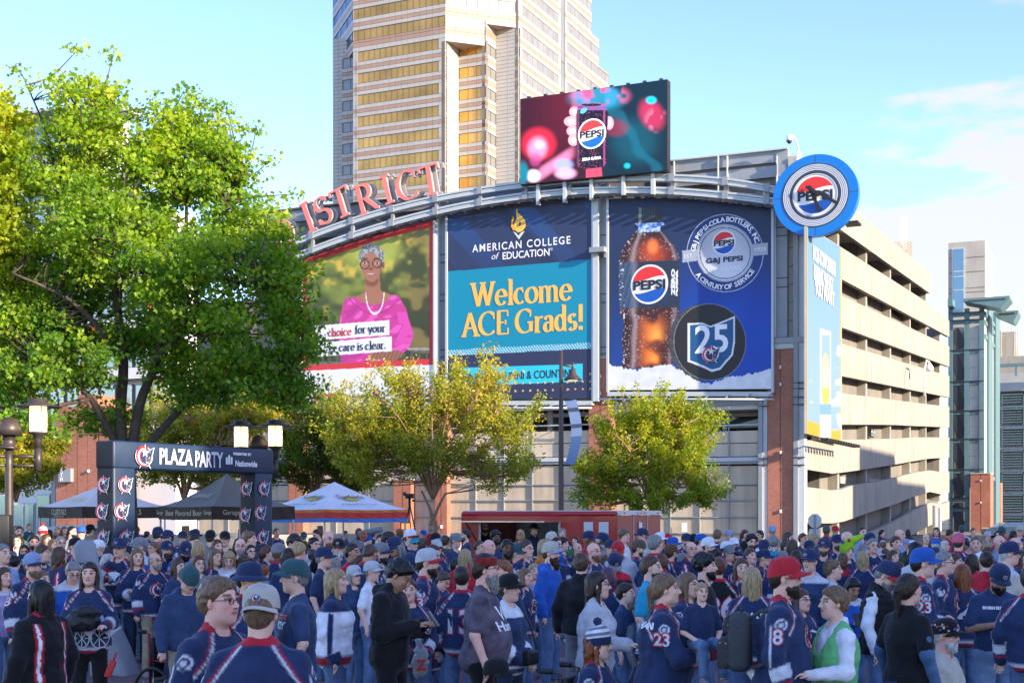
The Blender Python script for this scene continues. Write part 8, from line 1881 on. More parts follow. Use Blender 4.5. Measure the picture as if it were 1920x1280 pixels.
us = m_(1566,1098,66,-78,hair='full',hc='light brown',top='shirt',tc='white',lc='black',pose='fwd',hp=1.68,lab='usher with wavy fair hair in a white shirt and green vest, facing left')
f_(1595,1076,48,10,hair='medium',hc='black',top='raglan',tc='royal blue',pose='phone1',pitch=30,skin='tan',lab='person with sleek black hair in royal blue looking down at a phone')
bt = f_(1702,1074,66,118,hair='pony',hc='dark brown',top='tee',tc='black',lc='dark denim',hp=1.74,bw=1.15,lab='person with a long dark ponytail in a black T-shirt over blue sleeves')
tb = m_(1727,1028,56,80,hat='cap',hatc='royal blue',hair='full',hc='dark brown',num='23',numside=['left','right'],pose='crossed',hp=1.87,lab='tall young person in a royal blue cap and number 23 jersey')
ol = m_(1768,1160,68,55,hat='cap',hatc='black',hair='short',hc='white',beard=0,glasses=2,top='jacket',tc='cream',seat=True,pose='lap',hp=1.34,bw=1.1,skin='pink',lab='seated white-bearded person in a pin-covered cap and pale jacket')
m_(1867,1050,54,5,hat='cap',hatc='navy',brimc='navy',hair='crop',hc='black',beard=0,top='tee',tc='dark blue',lc='light denim',pose='phone',pitch=30,hp=1.76,bw=1.15,skin='tan',chest=[('BORN BLUE JACKETS',.035,1.33,'ink_white')],lab='person in a navy cap and dark blue T-shirt using a phone, light jeans')
f_(1805,1056,52,172,hair='long',hc='red',num='4',hp=1.66,lab='person with long straight red hair in a number 4 jersey, facing away')
# ---------------- near the middle
m_(342,1113,48,55,hat='cap',hatc='black',hair='crop',hc='grey',glasses=1,top='jacket',tc='dark blue',seat=True,pose='chin',hp=1.36,lab='seated person in a black cap and blue jacket, hand on the chin')
f_(234,1034,38,25,hair='long',hc='blond',pose='crossed',lc='black',num='96',numside=['right'],hp=1.64,lab='blond person in a number 96 jersey with folded arms')
f_(256,1027,38,15,hair='long',hc='light brown',pose='crossed',lc='dark denim',hp=1.72,yaw=15,lab='smiling person with light brown hair, arms folded, right of number 96')
m_(349,1054,42,35,hat='cap',hatc='teal',hback=True,hair='crop',hc='dark brown',glasses=1,top='hoodie',tc='dark blue',pitch=30,lc='tan',hp=1.72)
f_(333,1046,38,60,hair='medium',hc='brown',top='tee',tc='dark blue')
f_(372,1040,38,35,hair='bob',hc='auburn',glasses=1,top='tee',tc='grey')
f_(403,1028,36,50,hair='long',hc='light brown')
f_(430,1027,36,8,hair='long',hc='blond',top='raglan',tc='white',pitch=30,pose='phone')
m_(465,1053,50,60,hat='bucket',hatc='navy',hair='crop',hc='dark brown',beard=0,hp=1.82)
m_(495,1057,40,170,hair='short',hc='red',top='longtee',tc='grey',kid=True)
f_(588,1006,36,55,hair='bun',hc='black',glasses=1,top='raglan',tc='lavender',bw=1.15)
m_(605,1026,40,80,hat='cap',hatc='navy',hair='crop',hc='grey',top='tee',tc='navy')
m_(635,1010,35,0,hat='cap',hatc='black',hair='short',hc='white',beard=1,bc='white',top='jacket',tc='dark blue')
m_(615,995,34,40,hair='bald',beard=0,bc='red',glasses=1,skin='pink',top='tee',tc='black')
m_(545,996,38,55,hair='full',hc='dark brown',top='hoodie',tc='navy',pitch=35)
f_(662,1060,42,50,hat='cap',hatc='light grey',hair='bob',hc='grey',glasses=1,top='hoodie',tc='dark blue')
m_(695,1052,42,75,hat='cap',hatc='light grey',hair='short',hc='grey',top='tee',tc='white')
m_(660,1017,38,60,hair='short',hc='dark brown',top='redsleeve',tc='navy',skin='tan')
f_(668,1036,38,60,hair='long',hc='brown',glasses=1,pitch=20)
f_(627,1042,36,150,hair='medium',hc='grey',top='longtee',tc='teal')
m_(798,1029,46,80,hat='cap',hatc='light grey',brimc='red',hair='crop',hc='dark brown',beard=0,num='13',numside=['right'],hp=1.84)
m_(767,1027,40,10,hat='cap',hatc='navy',pitch=45,hair='crop',hc='dark brown')
m_(712,1018,38,70,hat='cap',hatc='grey',brimc='navy',hair='short',hc='dark brown',beard=0,top='jacket',tc='grey')
f_(824,1066,42,55,hair='bun',hc='brown',glasses=1,pitch=30,pose='phone',bw=1.15)
m_(853,1000,36,60,hat='cap',hatc='grey',hair='crop',hc='grey',top='tee',tc='dark blue',hp=1.82)
m_(874,992,33,-75,hair='bun',hc='dark brown',beard=0,top='longtee',tc='navy',hp=1.84)
f_(872,1028,36,150,hair='bob',hc='blond',top='jacket',tc='red')
m_(866,1060,40,175,hair='short',hc='dark brown',num='13',hp=1.68)
m_(943,1048,46,-50,hair='short',hc='red',beard=0,bc='red',top='tee',tc='navy',hp=1.76)
m_(985,1011,36,55,hair='short',hc='brown',glasses=1,num='13',numside=['right'])
m_(967,1020,36,70,hat='cap',hatc='teal',hair='crop',hc='grey',top='tee',tc='red')
m_(1031,1016,44,65,hat='cap',hatc='cream',brimc='pale blue',hair='crop',hc='brown',beard=1,bc='dark brown',top='hoodie',tc='royal blue',hp=1.84)
f_(983,1064,42,60,hair='bob',hc='light brown')
f_(1001,1055,38,20,hair='medium',hc='blond',top='tee',tc='pale blue')
m_(1030,1050,44,62,hair='short',hc='grey',glasses=1,top='tee',tc='dark blue',lc='light denim',pose='phone',pitch=25,belly=.6,bw=1.1,hp=1.60,shoes=(.03,.03,.04),lab='grey-haired person in glasses, navy T-shirt and light jeans, reading a phone')
m_(1090,1036,42,165,hair='full',hc='brown',top='jacket',tc='black',mtl='speckled_cloth',lc='grey',hp=1.76,bw=1.1,lab='brown-haired person in a black speckled leather jacket, facing away')
m_(1112,1017,44,45,hair='bald',beard=0,bc='light brown',glasses=1,skin='pink',bw=1.15,hp=1.80)
m_(1149,1028,40,10,hat='cap',hatc='navy',brimc='grey',hair='crop',hc='dark brown',top='redsleeve',tc='black',pose='phone',pitch=40)
m_(1163,1010,42,-25,hat='cap',hatc='red',hair='crop',hc='black',beard=0,top='hoodie',tc='light grey',pitch=30,hp=1.82,skin='tan',chest=[('10',.16,1.22,'ink_red')])
f_(1140,1062,44,160,hair='long',hc='purple',hp=1.64)
m_(1219,1040,48,70,hair='short',hc='brown',beard=0,top='tee',tc='cyan',bw=1.15,hp=1.78,lab='bearded person in a bright cyan T-shirt behind the ponytail')
f_(1288,1072,50,60,hair='long',hc='light brown',hp=1.66,glasses=1)
m_(1320,1037,48,75,hair='curly',hc='black',beard=0,top='tee',tc='black',hp=1.80)
f_(1347,1043,42,178,hair='bun',hc='auburn',top='jersey',tc='black',num='86',hp=1.72,lab='person with an auburn bun in a black number 86 jersey, facing away')
f_(1391,1045,44,25,hair='long',hc='brown',yaw=-20)
f_(1410,1062,52,172,hair='long',hc='blond',hp=1.70,back_text=('HOWLEY',.075,1.30),num=None,lab='person with long blond hair in a navy name-back jersey beside the backpack')
m_(1295,1013,34,20,hair='balding',hc='grey',glasses=1,top='star_jersey',tc='navy',skin='pink')
m_(1560,1048,44,75,hair='full',hc='light brown',top='raglan',tc='royal blue')
f_(1521,1030,44,-45,hat='cap',hatc='navy',hair='short',hc='dark brown',top='raglan',tc='dark blue')
m_(1648,1045,48,60,hat='cap',hatc='navy',brimc='red',hair='short',hc='grey',beard=0,bc='grey',glasses=1,top='vest',tc='black',pitch=30,hp=1.78)
f_(1683,1052,38,70,hair='medium',hc='brown',glasses=1)
m_(1768,1032,46,65,hair='short',hc='grey',glasses=2,hp=1.80)
f_(1789,1036,38,60,hair='bun',hc='brown')
m_(1890,1016,48,75,hat='cap',hatc='navy',hair='short',hc='white',top='raglan',tc='cream',hp=1.86,bw=1.2)
m_(1850,1032,42,160,hair='short',hc='dark brown',top='redsleeve',tc='red')
f_(1822,1037,38,140,hair='bob',hc='dark brown',top='jacket',tc='red')
m_(1932,1060,50,150,hair='short',hc='dark brown',hp=1.74)
dn = m_(1588,1020,32,20,hair=None,top='hoodie',tc='navy',lab='person wearing a lime green foam dinosaur hat')
m_(225,1009,36,-10,hat='cap',hatc='navy',hair='crop',hc='grey',glasses=1,pose='chin')
m_(265,1008,34,-60,hat='cap',hatc='grey',hair='crop',hc='grey',beard=0,bc='white',top='raglan',tc='royal blue')
m_(312,1014,33,40,hat='cap',hatc='navy',hair='crop',hc='black',beard=1)
m_(346,1011,33,25,hat='cap',hatc='navy',hair='crop',hc='black',beard=1,tc='royal blue',pitch=20)
m_(451,1009,33,10,hair='bald',beard=0,bc='grey',glasses=1,skin='pink',top='tee',tc='black')
f_(407,1010,30,40,hair='longcurly',hc='auburn'); m_(360,998,29,50,hair='short',hc='dark brown',top='tee',tc='olive',pitch=20)
m_(422,996,28,0,hat='cap',hatc='black',hair='crop',hc='black',top='tee',tc='black'); m_(394,994,27,175,hat='cap',hatc='black',hair='crop',hc='brown',top='longtee',tc='grey')
m_(364,992,25,60,hat='cap',hatc='navy',hair='crop',hc='brown'); m_(342,996,24,20,hat='cap',hatc='navy',hair='crop',hc='brown'); m_(295,988,27,160,hat='cap',hatc='navy',hair='crop',hc='brown'); m_(316,994,27,-40,hat='cap',hatc='navy',hair='crop',hc='brown',glasses=2)
f_(455,1037,36,40,hair='long',hc='brown',pitch=20); f_(366,1027,26,10,hair='short',hc='black',top='tee',tc='grey'); f_(470,1020,30,30,hair='short',hc='black',glasses=2)
m_(63,1002,30,30,hair='full',hc='dark brown',beard=0); f_(86,1000,27,70,hair='long',hc='brown'); m_(114,1004,29,30,hair='short',hc='grey',glasses=1); m_(140,1008,32,60,hat='cap',hatc='black',brimc='grey',hair='crop',hc='grey')
m_(134,985,26,80,hair='crop',hc='black',beard=0,top='tee',tc='grey'); f_(107,986,24,60,hair='medium',hc='blond',top='jacket',tc='brown'); f_(120,986,24,50,hair='medium',hc='red',top='jacket',tc='brown'); f_(54,981,26,60,hair='bun',hc='light brown',top='tee',tc='teal'); f_(34,1001,27,0,hair='bob',hc='dark brown',glasses=1,top='tee',tc='light grey',pose='chin'); f_(45,1020,30,20,hair='medium',hc='dark brown',glasses=1)
f_(99,1009,28,60,hair='medium',hc='light brown'); f_(110,1024,38,140,hair='longcurly',hc='brown',top='star_jersey',tc='navy'); m_(80,987,24,30,hat='beanie',hatc='red',top='jacket',tc='navy'); f_(92,992,27,150,hair='long',hc='black',top='longtee',tc='black'); m_(152,986,24,20,hat='cap',hatc='royal blue',hair='crop',hc='brown'); m_(168,983,24,150,hat='cap',hatc='black',hair='crop',hc='brown',top='jacket',tc='tan')
m_(4,1018,40,60,hair='short',hc='grey',top='tee',tc='pale blue'); f_(6,1062,44,60,hair='medium',hc='brown',top='raglan',tc='lavender'); m_(36,985,24,30,hair='short',hc='brown',pose='up',top='tee',tc='teal'); m_(118,1042,34,-40,hair='bun',hc='dark brown',top='tee',tc='white'); m_(148,1034,34,80,hair='bald',skin='pink',top='tee',tc='grey'); m_(78,1068,38,60,hair='medium',hc='light brown',top='longtee',tc='navy')
m_(714,1000,31,5,hair='short',hc='dark brown',top='tee',tc='navy'); m_(728,996,33,70,hair='full',hc='dark brown',glasses=1,beard=0,top='tee',tc='black'); m_(768,992,29,50,hat='cap',hatc='white',brimc='red',hair='crop',hc='brown',top='hoodie',tc='navy'); m_(773,1004,29,40,hat='cap',hatc='cyan',hair='crop',hc='brown',glasses=2); m_(792,1009,28,160,hat='cap',hatc='olive',hair='crop',hc='brown'); m_(815,999,28,40,hat='cap',hatc='black',brimc='pale blue',hair='crop',hc='brown',glasses=2); m_(818,1012,30,30,hat='cap',hatc='light grey',hair='crop',hc='brown',glasses=2); m_(812,1022,34,60,hair='curly',hc='brown'); m_(834,1002,27,160,hair='short',hc='olive' if False else 'brown',top='hoodie',tc='olive')
f_(855,1046,34,90,hair='short',hc='dark brown',top='hoodie',tc='red'); m_(896,1022,28,30,hat='cap',hatc='dark blue',hair='crop',hc='brown',kid=True); m_(898,1012,28,60,hair='short',hc='brown',glasses=1); m_(916,1011,32,60,hair='bald',skin='pink',top='tee',tc='navy'); m_(950,1010,36,20,hair='braid',hc='black',beard=0,skin='brown',top='tee',tc='black'); m_(1034,995,28,60,hair='short',hc='white'); m_(1043,1006,29,40,hair='short',hc='dark brown',glasses=2); m_(1055,1007,29,60,hair='curly',hc='dark brown',top='tee',tc='navy'); f_(1020,1010,32,60,hair='medium',hc='blond',top='jacket',tc='orange')
m_(1068,1030,36,30,hat='cap',hatc='green',hair='crop',hc='brown',kid=True); m_(1082,1017,27,40,hair='bald',skin='pink'); m_(1143,1012,30,15,hat='cap',hatc='navy',hair='crop',hc='brown'); m_(1195,1012,32,80,hat='cap',hatc='olive',hback=True,hair='crop',hc='brown',beard=0); m_(1228,1002,35,130,hair='full',hc='grey'); m_(1236,998,27,60,hat='cap',hatc='white',hair='crop',hc='brown'); m_(1251,1000,27,170,hat='cap',hatc='red',hair='crop',hc='brown'); m_(1260,1007,28,60,hat='cap',hatc='royal blue',hair='crop',hc='brown'); m_(1257,1020,34,130,hat='cap',hatc='brown',hair='crop',hc='brown',beard=0); f_(1240,1037,36,140,hair='bob',hc='auburn')
m_(1286,1000,26,20,hat='cap',hatc='navy',hair='crop',hc='brown',beard=0); m_(1300,1001,26,160,hat='cap',hatc='black',hair='crop',hc='brown'); m_(1313,1001,27,70,hat='cap',hatc='royal blue',hair='crop',hc='brown'); m_(1326,1008,32,60,hat='cap',hatc='white',hair='crop',hc='brown',beard=0); m_(1311,1022,32,170,hair='bald',skin='pink'); m_(1340,1027,32,160,hair='full',hc='black'); m_(1360,1015,28,60,hat='cap',hatc='white',brimc='navy',hair='crop',hc='brown'); m_(1376,1008,27,10,hat='cap',hatc='white',hair='crop',hc='brown',beard=0); m_(1367,1022,32,30,hat='cap',hatc='grey',hair='crop',hc='brown'); m_(1382,1025,32,10,hat='cap',hatc='navy',hair='crop',hc='brown',glasses=2,beard=0); m_(1396,1014,29,160,hat='cap',hatc='black',hair='crop',hc='black'); m_(1409,1001,32,10,hair='curly',hc='black',glasses=1,beard=0,top='tee',tc='royal blue'); f_(1406,1026,34,30,hair='bun',hc='brown'); m_(1432,1012,30,160,hat='cap',hatc='navy',hair='crop',hc='brown'); f_(1406,1036,32,150,hair='medium',hc='white'); m_(1431,1030,34,60,hat='cap',hatc='navy',hair='short',hc='blond')
m_(1450,1002,29,170,hair='full',hc='grey',top='tee',tc='cyan'); f_(1456,1019,28,20,hair='medium',hc='blond'); f_(1472,1014,28,60,hair='short',hc='brown'); f_(1486,1010,30,150,hair='medium',hc='brown'); f_(1493,1030,36,160,hair='long',hc='dark brown'); m_(1465,1033,34,30,hat='cap',hatc='grey',hair='crop',hc='brown'); m_(1517,1013,30,0,hat='cap',hatc='navy',hair='crop',hc='brown',beard=0); m_(1545,1010,32,-20,hat='cap',hatc='navy',hair='crop',hc='brown',beard=0,top='tee',tc='navy'); m_(1568,1002,29,20,hat='cap',hatc='navy',hair='crop',hc='brown',beard=0)
m_(1617,987,32,20,hair='crop',hc='dark brown',top='shirt',tc='pale blue',hp=1.88,lab='tall person in a pale blue shirt standing above the crowd below the garage'); m_(1630,999,29,15,hat='cap',hatc='navy',hair='crop',hc='brown',top='shirt',tc='pale blue'); f_(1636,1008,32,10,hair='short',hc='grey',glasses=1); f_(1679,1004,34,20,hair='bun',hc='brown'); m_(1686,992,32,60,hair='bald',skin='pink',top='shirt',tc='pale blue',hp=1.86); f_(1618,1032,34,160,hair='longcurly',hc='blond'); m_(1641,1028,30,60,hat='cap',hatc='light grey',hair='crop',hc='brown'); f_(1674,1030,32,30,hair='medium',hc='brown'); m_(1660,1027,30,150,hair='short',hc='brown')
m_(1830,1004,35,-20,hair='short',hc='light brown',top='shirt',tc='white',hp=1.84,lab='person in a white shirt and dark tie below the teal stair tower'); m_(1797,1000,32,150,hat='cap',hatc='pink',hair='crop',hc='brown',back_text=('GORY',.09,1.33)); m_(1806,1008,33,160,hair='curly',hc='black',tc='dark blue'); m_(1873,1003,31,20,hair='bald',skin='pink',top='shirt',tc='pale blue'); m_(1903,1007,32,40,hair='bald',skin='pink',top='tee',tc='grey'); m_(1838,1036,34,20,hat='cap',hatc='white',brimc='red',hair='crop',hc='brown'); f_(1752,1026,28,30,hat='cap',hatc='dark blue',hair='medium',hc='brown'); f_(1915,1030,34,50,hair='medium',hc='brown')
# people inside the trailer
p_in = m_(909,996,26,10,hair='balding',hc='dark brown',glasses=1,beard=0,top='tee',tc='black',hp=1.95,d=38.0,lab='bearded person in glasses standing inside the trailer window on the left'); p_in2 = m_(1000,1000,26,60,hat='cap',hatc='black',hair='crop',hc='grey',top='tee',tc='navy',hp=1.92,d=37.0,lab='person in a black cap at the right end of the trailer window')
# ---------------- farther rows behind: everyone a person of their own
rr = random.Random(21); tops_ = [('jersey','navy')]*8+[('jersey','dark blue')]*2+[('white_jersey','navy'),('jersey','red'),('tee','white'),('hoodie','light grey')]+[('tee','navy'),('tee','dark blue'),('tee','red'),('hoodie','navy'),('hoodie','grey'),('jacket','black'),('tee','light grey'),('jacket','tan'),('tee','royal blue'),('redsleeve','navy'),('raglan','royal blue'),('white_jersey','navy'),('longtee','olive'),('jacket','brown')]
hats_ = ['navy','navy','black','white','light grey','royal blue','grey','red','teal','cream','olive','dark blue','pale blue']
hc_ = ['dark brown','brown','light brown','blond','black','grey','auburn','white']
cnt = 0; used_xy = [(p['px'],p['y'],p['s']) for p in PEOPLE]
tries = 0
while cnt < 92 and tries < 6000:
 tries += 1; yt = rr.choice([rr.uniform(984,1000),rr.uniform(990,1015),rr.uniform(1000,1040)]); px = rr.uniform(-10,1930); hp_ = rr.uniform(1.58,1.9)
 if px < 180: yt = max(yt,982)
 s_ = (yt-HY)/(H-hp_)
 if s_ > 150 or s_ < 52: continue
 d_ = F/s_
 if 850 < px < 1250 and d_ > 33.5: continue
 if 170 < px < 560 and 24.2 < d_ < 32: continue
 if any(abs(px-a) < 11+.06*s_ and abs(yt-b) < 13 for a,b,c in used_xy): continue
 used_xy.append((px,yt,s_)); cnt += 1; sx = rr.choice('mmf'); t_,c_ = rr.choice(tops_); face = rr.choice([60,70,40,10,-20,-50,80,150,170,190,100]); hat = rr.random() < (.5 if sx == 'm' else .15)
 kw = dict(top=t_,tc=c_,hc=rr.choice(hc_),lc=rr.choice(['denim','dark denim','black','tan','light denim']),hp=hp_,skin=rr.choice(['fair','light','pink','fair','tan','light','brown']),yaw=rr.choice([-20,0,0,20]),pitch=rr.choice([0,0,20]),lod=0 if s_ < 105 else 1)
 if hat: kw.update(hat='cap',hatc=rr.choice(hats_),hair='crop' if sx == 'm' else 'medium')
 else: kw.update(hair=rr.choice(['short','full','crop','balding','bald','curly']) if sx == 'm' else rr.choice(['long','medium','bob','pony','bun','longcurly']))
 if sx == 'm' and rr.random() < .4: kw['beard'] = 0
 if rr.random() < .22: kw['glasses'] = 1
 if kw.get('hair') == 'bald': kw.pop('hc')
 person(px,yt,.27*s_,face,sx,**kw)
# ---------------- things worn, carried and sat on
def prop(name,info,p,label,cat,group=None): return held(name,info,p,label,cat,group)
M['coat_black'] = mat('coat_black',(.012,.013,.016),.55,var=.2,scale=8,bump=.5,bscale=12)
ct = held('coat',wj,(-.02,-.30,1.17),'black folded coat and cap carried by the person in the cannon jersey','coat')
fn = lambda P: smin(smin(s_ell(P,(0,0,0),(.17,.11,.10)),s_ell(P,(.05,-.03,.10),(.14,.09,.06)),.04),s_cap(P,(-.14,.02,-.02),(-.16,.0,-.34),.05,.07),.05)+folds(P,.02,3)
link('fabric',np_mesh('coat',[nets(fn,(-.3,-.2,-.48),(.25,.2,.24),.016)],M['coat_black']),ct)
# cannon emblem on the jersey
b = MB()
def disc2(cx,cz,r,c,k,n=20): b.add([(cx+r*math.cos(-2*math.pi*i/n),-.004*k,cz+r*math.sin(-2*math.pi*i/n)) for i in range(n)],[tuple(range(n))],0,c)
WH = (.6,.62,.68,1); NV = (.012,.022,.065,1)
for (cx,r) in ((.11,.11),(-.10,.10)):
 disc2(cx,-.07,r,WH,1); disc2(cx,-.07,r*.84,NV,2)
 for q in range(4): a = q*math.pi/4; b.add([(cx-r*.85*math.cos(a)-.006*math.sin(a),-.012,-.07-r*.85*math.sin(a)+.006*math.cos(a)),(cx-r*.85*math.cos(a)+.006*math.sin(a),-.012,-.07-r*.85*math.sin(a)-.006*math.cos(a)),(cx+r*.85*math.cos(a)+.006*math.sin(a),-.012,-.07+r*.85*math.sin(a)-.006*math.cos(a)),(cx+r*.85*math.cos(a)-.006*math.sin(a),-.012,-.07+r*.85*math.sin(a)+.006*math.cos(a))],[(0,1,2,3)],0,WH)
b.add([(-.08,-.016,-.01),(.0,-.016,-.06),(.20,-.016,.12),(.15,-.016,.17)],[(0,1,2,3)],0,WH); b.add([(-.05,-.02,.0),(.0,-.02,-.03),(.17,-.02,.115),(.145,-.02,.145)],[(0,1,2,3)],0,NV)
me = b.mesh('cannon_emblem',M['print']); n = len(me.vertices); a = np.empty(n*3,np.float32); me.vertices.foreach_get('co',a); a = a.reshape(-1,3); a[:,2] += 1.06; a[:,0] = a[:,0]*.8+.03; me.vertices.foreach_set('co',a.astype(np.float32).ravel()); snap(me,wj['gfn']); link('cannon_emblem',me,wj['root'])
# toddler on the arm
r = pw['root']; tp = r.matrix_basis @ Vector((.0,-.36,1.30))
q = person(1315,1092,54,12,'m',hair='full',hc='blond',top='tee',tc='navy',kid=True,seat=True,pose='lap',d=tp.y-.15,hp=1.62,lab='blond toddler in a navy T-shirt carried on the arm of the ponytailed person',lod=2)
q['root'].scale = (.56,)*3; hz_ = 1.35*.56; top_z = H-(1092-HY)/F*(tp.y-.15); q['root'].location = (gdist(1315,tp.y-.15),tp.y-.15,top_z-1.33*.56)
# backpack
M['pack'] = mat('pack',(.045,.05,.055),.8,var=.1,scale=10,bump=.4,bscale=40); M['pack_floral'] = mat('pack_floral',(.05,.045,.045),.8)
nt = M['pack_floral'].node_tree; vo = nt.nodes.new('ShaderNodeTexVoronoi'); vo.inputs['Scale'].default_value = 26; tc_ = nt.nodes.new('ShaderNodeTexCoord'); nt.links.new(tc_.outputs['Object'],vo.inputs[0]); rp = nt.nodes.new('ShaderNodeValToRGB'); rp.color_ramp.elements[0].position = .18; rp.color_ramp.elements[0].color = (.35,.2,.16,1); rp.color_ramp.elements[1].position = .26; rp.color_ramp.elements[1].color = (.035,.035,.04,1); nt.links.new(vo.outputs['Distance'],rp.inputs[0]); nt.links.new(rp.outputs[0],nt.nodes['Principled BSDF'].inputs['Base Color'])
bp_ = held('backpack',rc,(-.04,.27,1.22),'dark grey floral backpack on the back of the person in the red cap','backpack')
b = MB(); rounded_box(b,(-.17,-.08,-.24),(.17,.10,.22),.07); b.build('bag_body',M['pack'],bp_); b = MB(); rounded_box(b,(-.14,.06,-.22),(.14,.18,.02),.04); b.build('front_pocket',M['pack_floral'],bp_); b = MB(); rounded_box(b,(-.14,.05,.04),(.14,.13,.20),.05); b.build('top_pocket',M['pack_floral'],bp_); b = MB(); b.tube([(-.03,.0,.22),(-.02,.0,.27),(.02,.0,.27),(.03,.0,.22)],.010,6); b.build('handle',M['pack'],bp_)
for s_ in (-1,1): b = MB(); b.tube([(s_*.10,-.07,.17),(s_*.11,-.16,.235),(s_*.115,-.27,.235),(s_*.12,-.38,.13),(s_*.125,-.41,.0),(s_*.15,-.33,-.12),(s_*.16,-.1,-.2)],.017,6); b.build('strap',M['pack'],bp_)
bp_.scale = (rc['sc']*.86,)*3
# green vest of the usher
M['mint_vest'] = mat('mint_vest',(.14,.50,.19),.75,var=.08,scale=9,bump=.3,bscale=14)
g = us['g']; gf = us['gfn']
def vfn(P):
 d = torso_sdf(P,g,.050)+folds(P,.010,8); d = smax(d,.84-P[:,2],.01); nk = s_cap(P,(0,-.09,1.30),(0,-.06,1.66),.085,.13); d = smax(d,-nk,.01)
 for s_,S,E,W,_ in g.arms: d = smax(d,-s_cap(P,S+V_(s_*.02,0,0),S+V_(s_*.3,0,-.05),.085,.12),.01)
 return smax(d,np.abs(P[:,0])-.215,.01)
setc(link('green_vest',np_mesh('vest',[nets(vfn,(-.4,-.4,.78),(.4,.35,1.6),.0145)],M['mint_vest']),us['root']),(1,1,1))
b = MB(); b.prism([(-.028,1.44),(.028,1.44),(.035,1.10),(0,1.05),(-.035,1.10)],-.004,.004); me = b.mesh('tie',M['ink_red']); snap(me,vfn); link('tie',me,us['root'])
o = put_text('lettering','EGO',us['root'],0,0,0,.17,M['ink_white'],bold=.006); o.matrix_local = Matrix.Translation((-.02,-.21,1.0))
tbk_ = held('ticket_scanner',us,(-.05,-.52,1.06),'white handheld tablet with a dark screen held by the usher in green','tablet'); b = MB(); rounded_box(b,(-.10,-.008,-.14),(.10,.008,.14),.01); b.build('case',M['white'],tbk_); b = MB(); b.box((-.075,-.012,-.11),(.075,-.009,.10)); b.build('screen',mat('tablet_screen',(.03,.05,.09),.2,emit=(.12,.2,.35),estr=.5),tbk_); tbk_.rotation_euler = (.0,math.radians(-35),math.radians(-20))
# blue sleeves under the black T-shirt
g = bt['g']
for s_,S,E,W,_ in g.arms:
 sfn = lambda P,S=S,E=E,W=W: smin(s_cap(P,S+(E-S)*.55,E,.060,.052),s_cap(P,E,E+(W-E)*.96,.052,.036),.02)+folds(P,.008,2)
 p = nets(sfn,(-.45,-.3,.82),(.45,.25,1.4),.014); setc(link('blue_sleeve',np_mesh('sleeve',[p],M['cloth'],np.zeros((len(p[0]),3))),bt['root']),(.07,.14,.26))
# pins on the cap of the seated man
pn = [c for c in ol['root'].children if c.name.startswith('cap')][0]
rr2 = random.Random(4); b = MB()
for i in range(34):
 a = rr2.uniform(math.pi*.55,math.pi*2.45); z_ = rr2.uniform(.05,.11); r_ = math.sqrt(max(.05,1-((z_-.035)/.1)**2)); x,y = .092*r_*math.cos(a),.112*r_*math.sin(a)+.012; v,f = icosphere(.011,1); c_ = rr2.choice([(.6,.6,.62,1),(.5,.4,.15,1),(.4,.05,.05,1),(.1,.2,.5,1),(.7,.7,.7,1)]); b.add([(x+p[0],y+p[1],z_+p[2]) for p in v],f,0,c_,True)
o = b.build('enamel_pins',mat('pins',(1,1,1),.3,.5,attr=True),pn); o['kind'] = 'stuff'
# wheelchairs and walker
def chair_frame(info,label,name='wheelchair',cat='wheelchair',col='frame_black'):
 r = info['root']; o = empty(name,(r.location.x,r.location.y,0),r.rotation_euler.z,label,cat,None); sc_ = info['sc']
 b = MB(); rounded_box(b,(-.24,-.30,.42*sc_),(.24,.18,.47*sc_),.02); b.build('seat',M['black'],o); b = MB(); rounded_box(b,(-.24,.17,.5),(.24,.21,.92),.015); b.build('backrest',M['black'],o)
 for s_ in (-1,1):
  w = MB(); n = 28; w.tube([(s_*.30,.10+.30*math.cos(2*math.pi*i/n),.31+.30*math.sin(2*math.pi*i/n)) for i in range(n+1)],.018,6,cap=False); wh = w.build('wheel',M['black'],o); q = MB()
  for i in range(8): a = i*math.pi/4; q.tube([(s_*.30,.10,.31),(s_*.30,.10+.29*math.cos(a),.31+.29*math.sin(a))],.004,4)
  q.build('spokes',M['chrome'],wh,kind='stuff'); c2_ = MB(); c2_.tube([(s_*.24-.015,-.38,.09),(s_*.24+.015,-.38,.09)],.09,12); c2_.build('front_wheel',M['black'],o)
  t = MB(); t.tube([(s_*.25,.20,.25),(s_*.25,.22,.95),(s_*.25,.34,.97)],.014,6); t.tube([(s_*.25,.2,.68),(s_*.25,-.25,.68),(s_*.25,-.30,.45),(s_*.25,-.38,.12)],.014,6); t.build('frame',M[col],o); h_ = MB(); h_.tube([(s_*.25,.28,.97),(s_*.25,.38,.97)],.022,8); h_.build('push_handle',M['black'],o)
 return o
M['maroon_frame'] = mat('maroon_frame',(.18,.01,.03),.3,.3)
chair_frame(be,'black wheelchair under the person in the striped beanie'); chair_frame(ol,'black wheelchair under the white-bearded person in the pin-covered cap')
i_ = [p for p in PEOPLE if p['label'].startswith('seated person in a black cap')][0]
sr = [o for o in bpy.data.objects if o.get('label') == i_['label']][0]
chair_frame(dict(root=sr,sc=sr.scale[0]),'rolling walker with a maroon frame under the seated person in the black cap','rolling_walker','walker','maroon_frame')
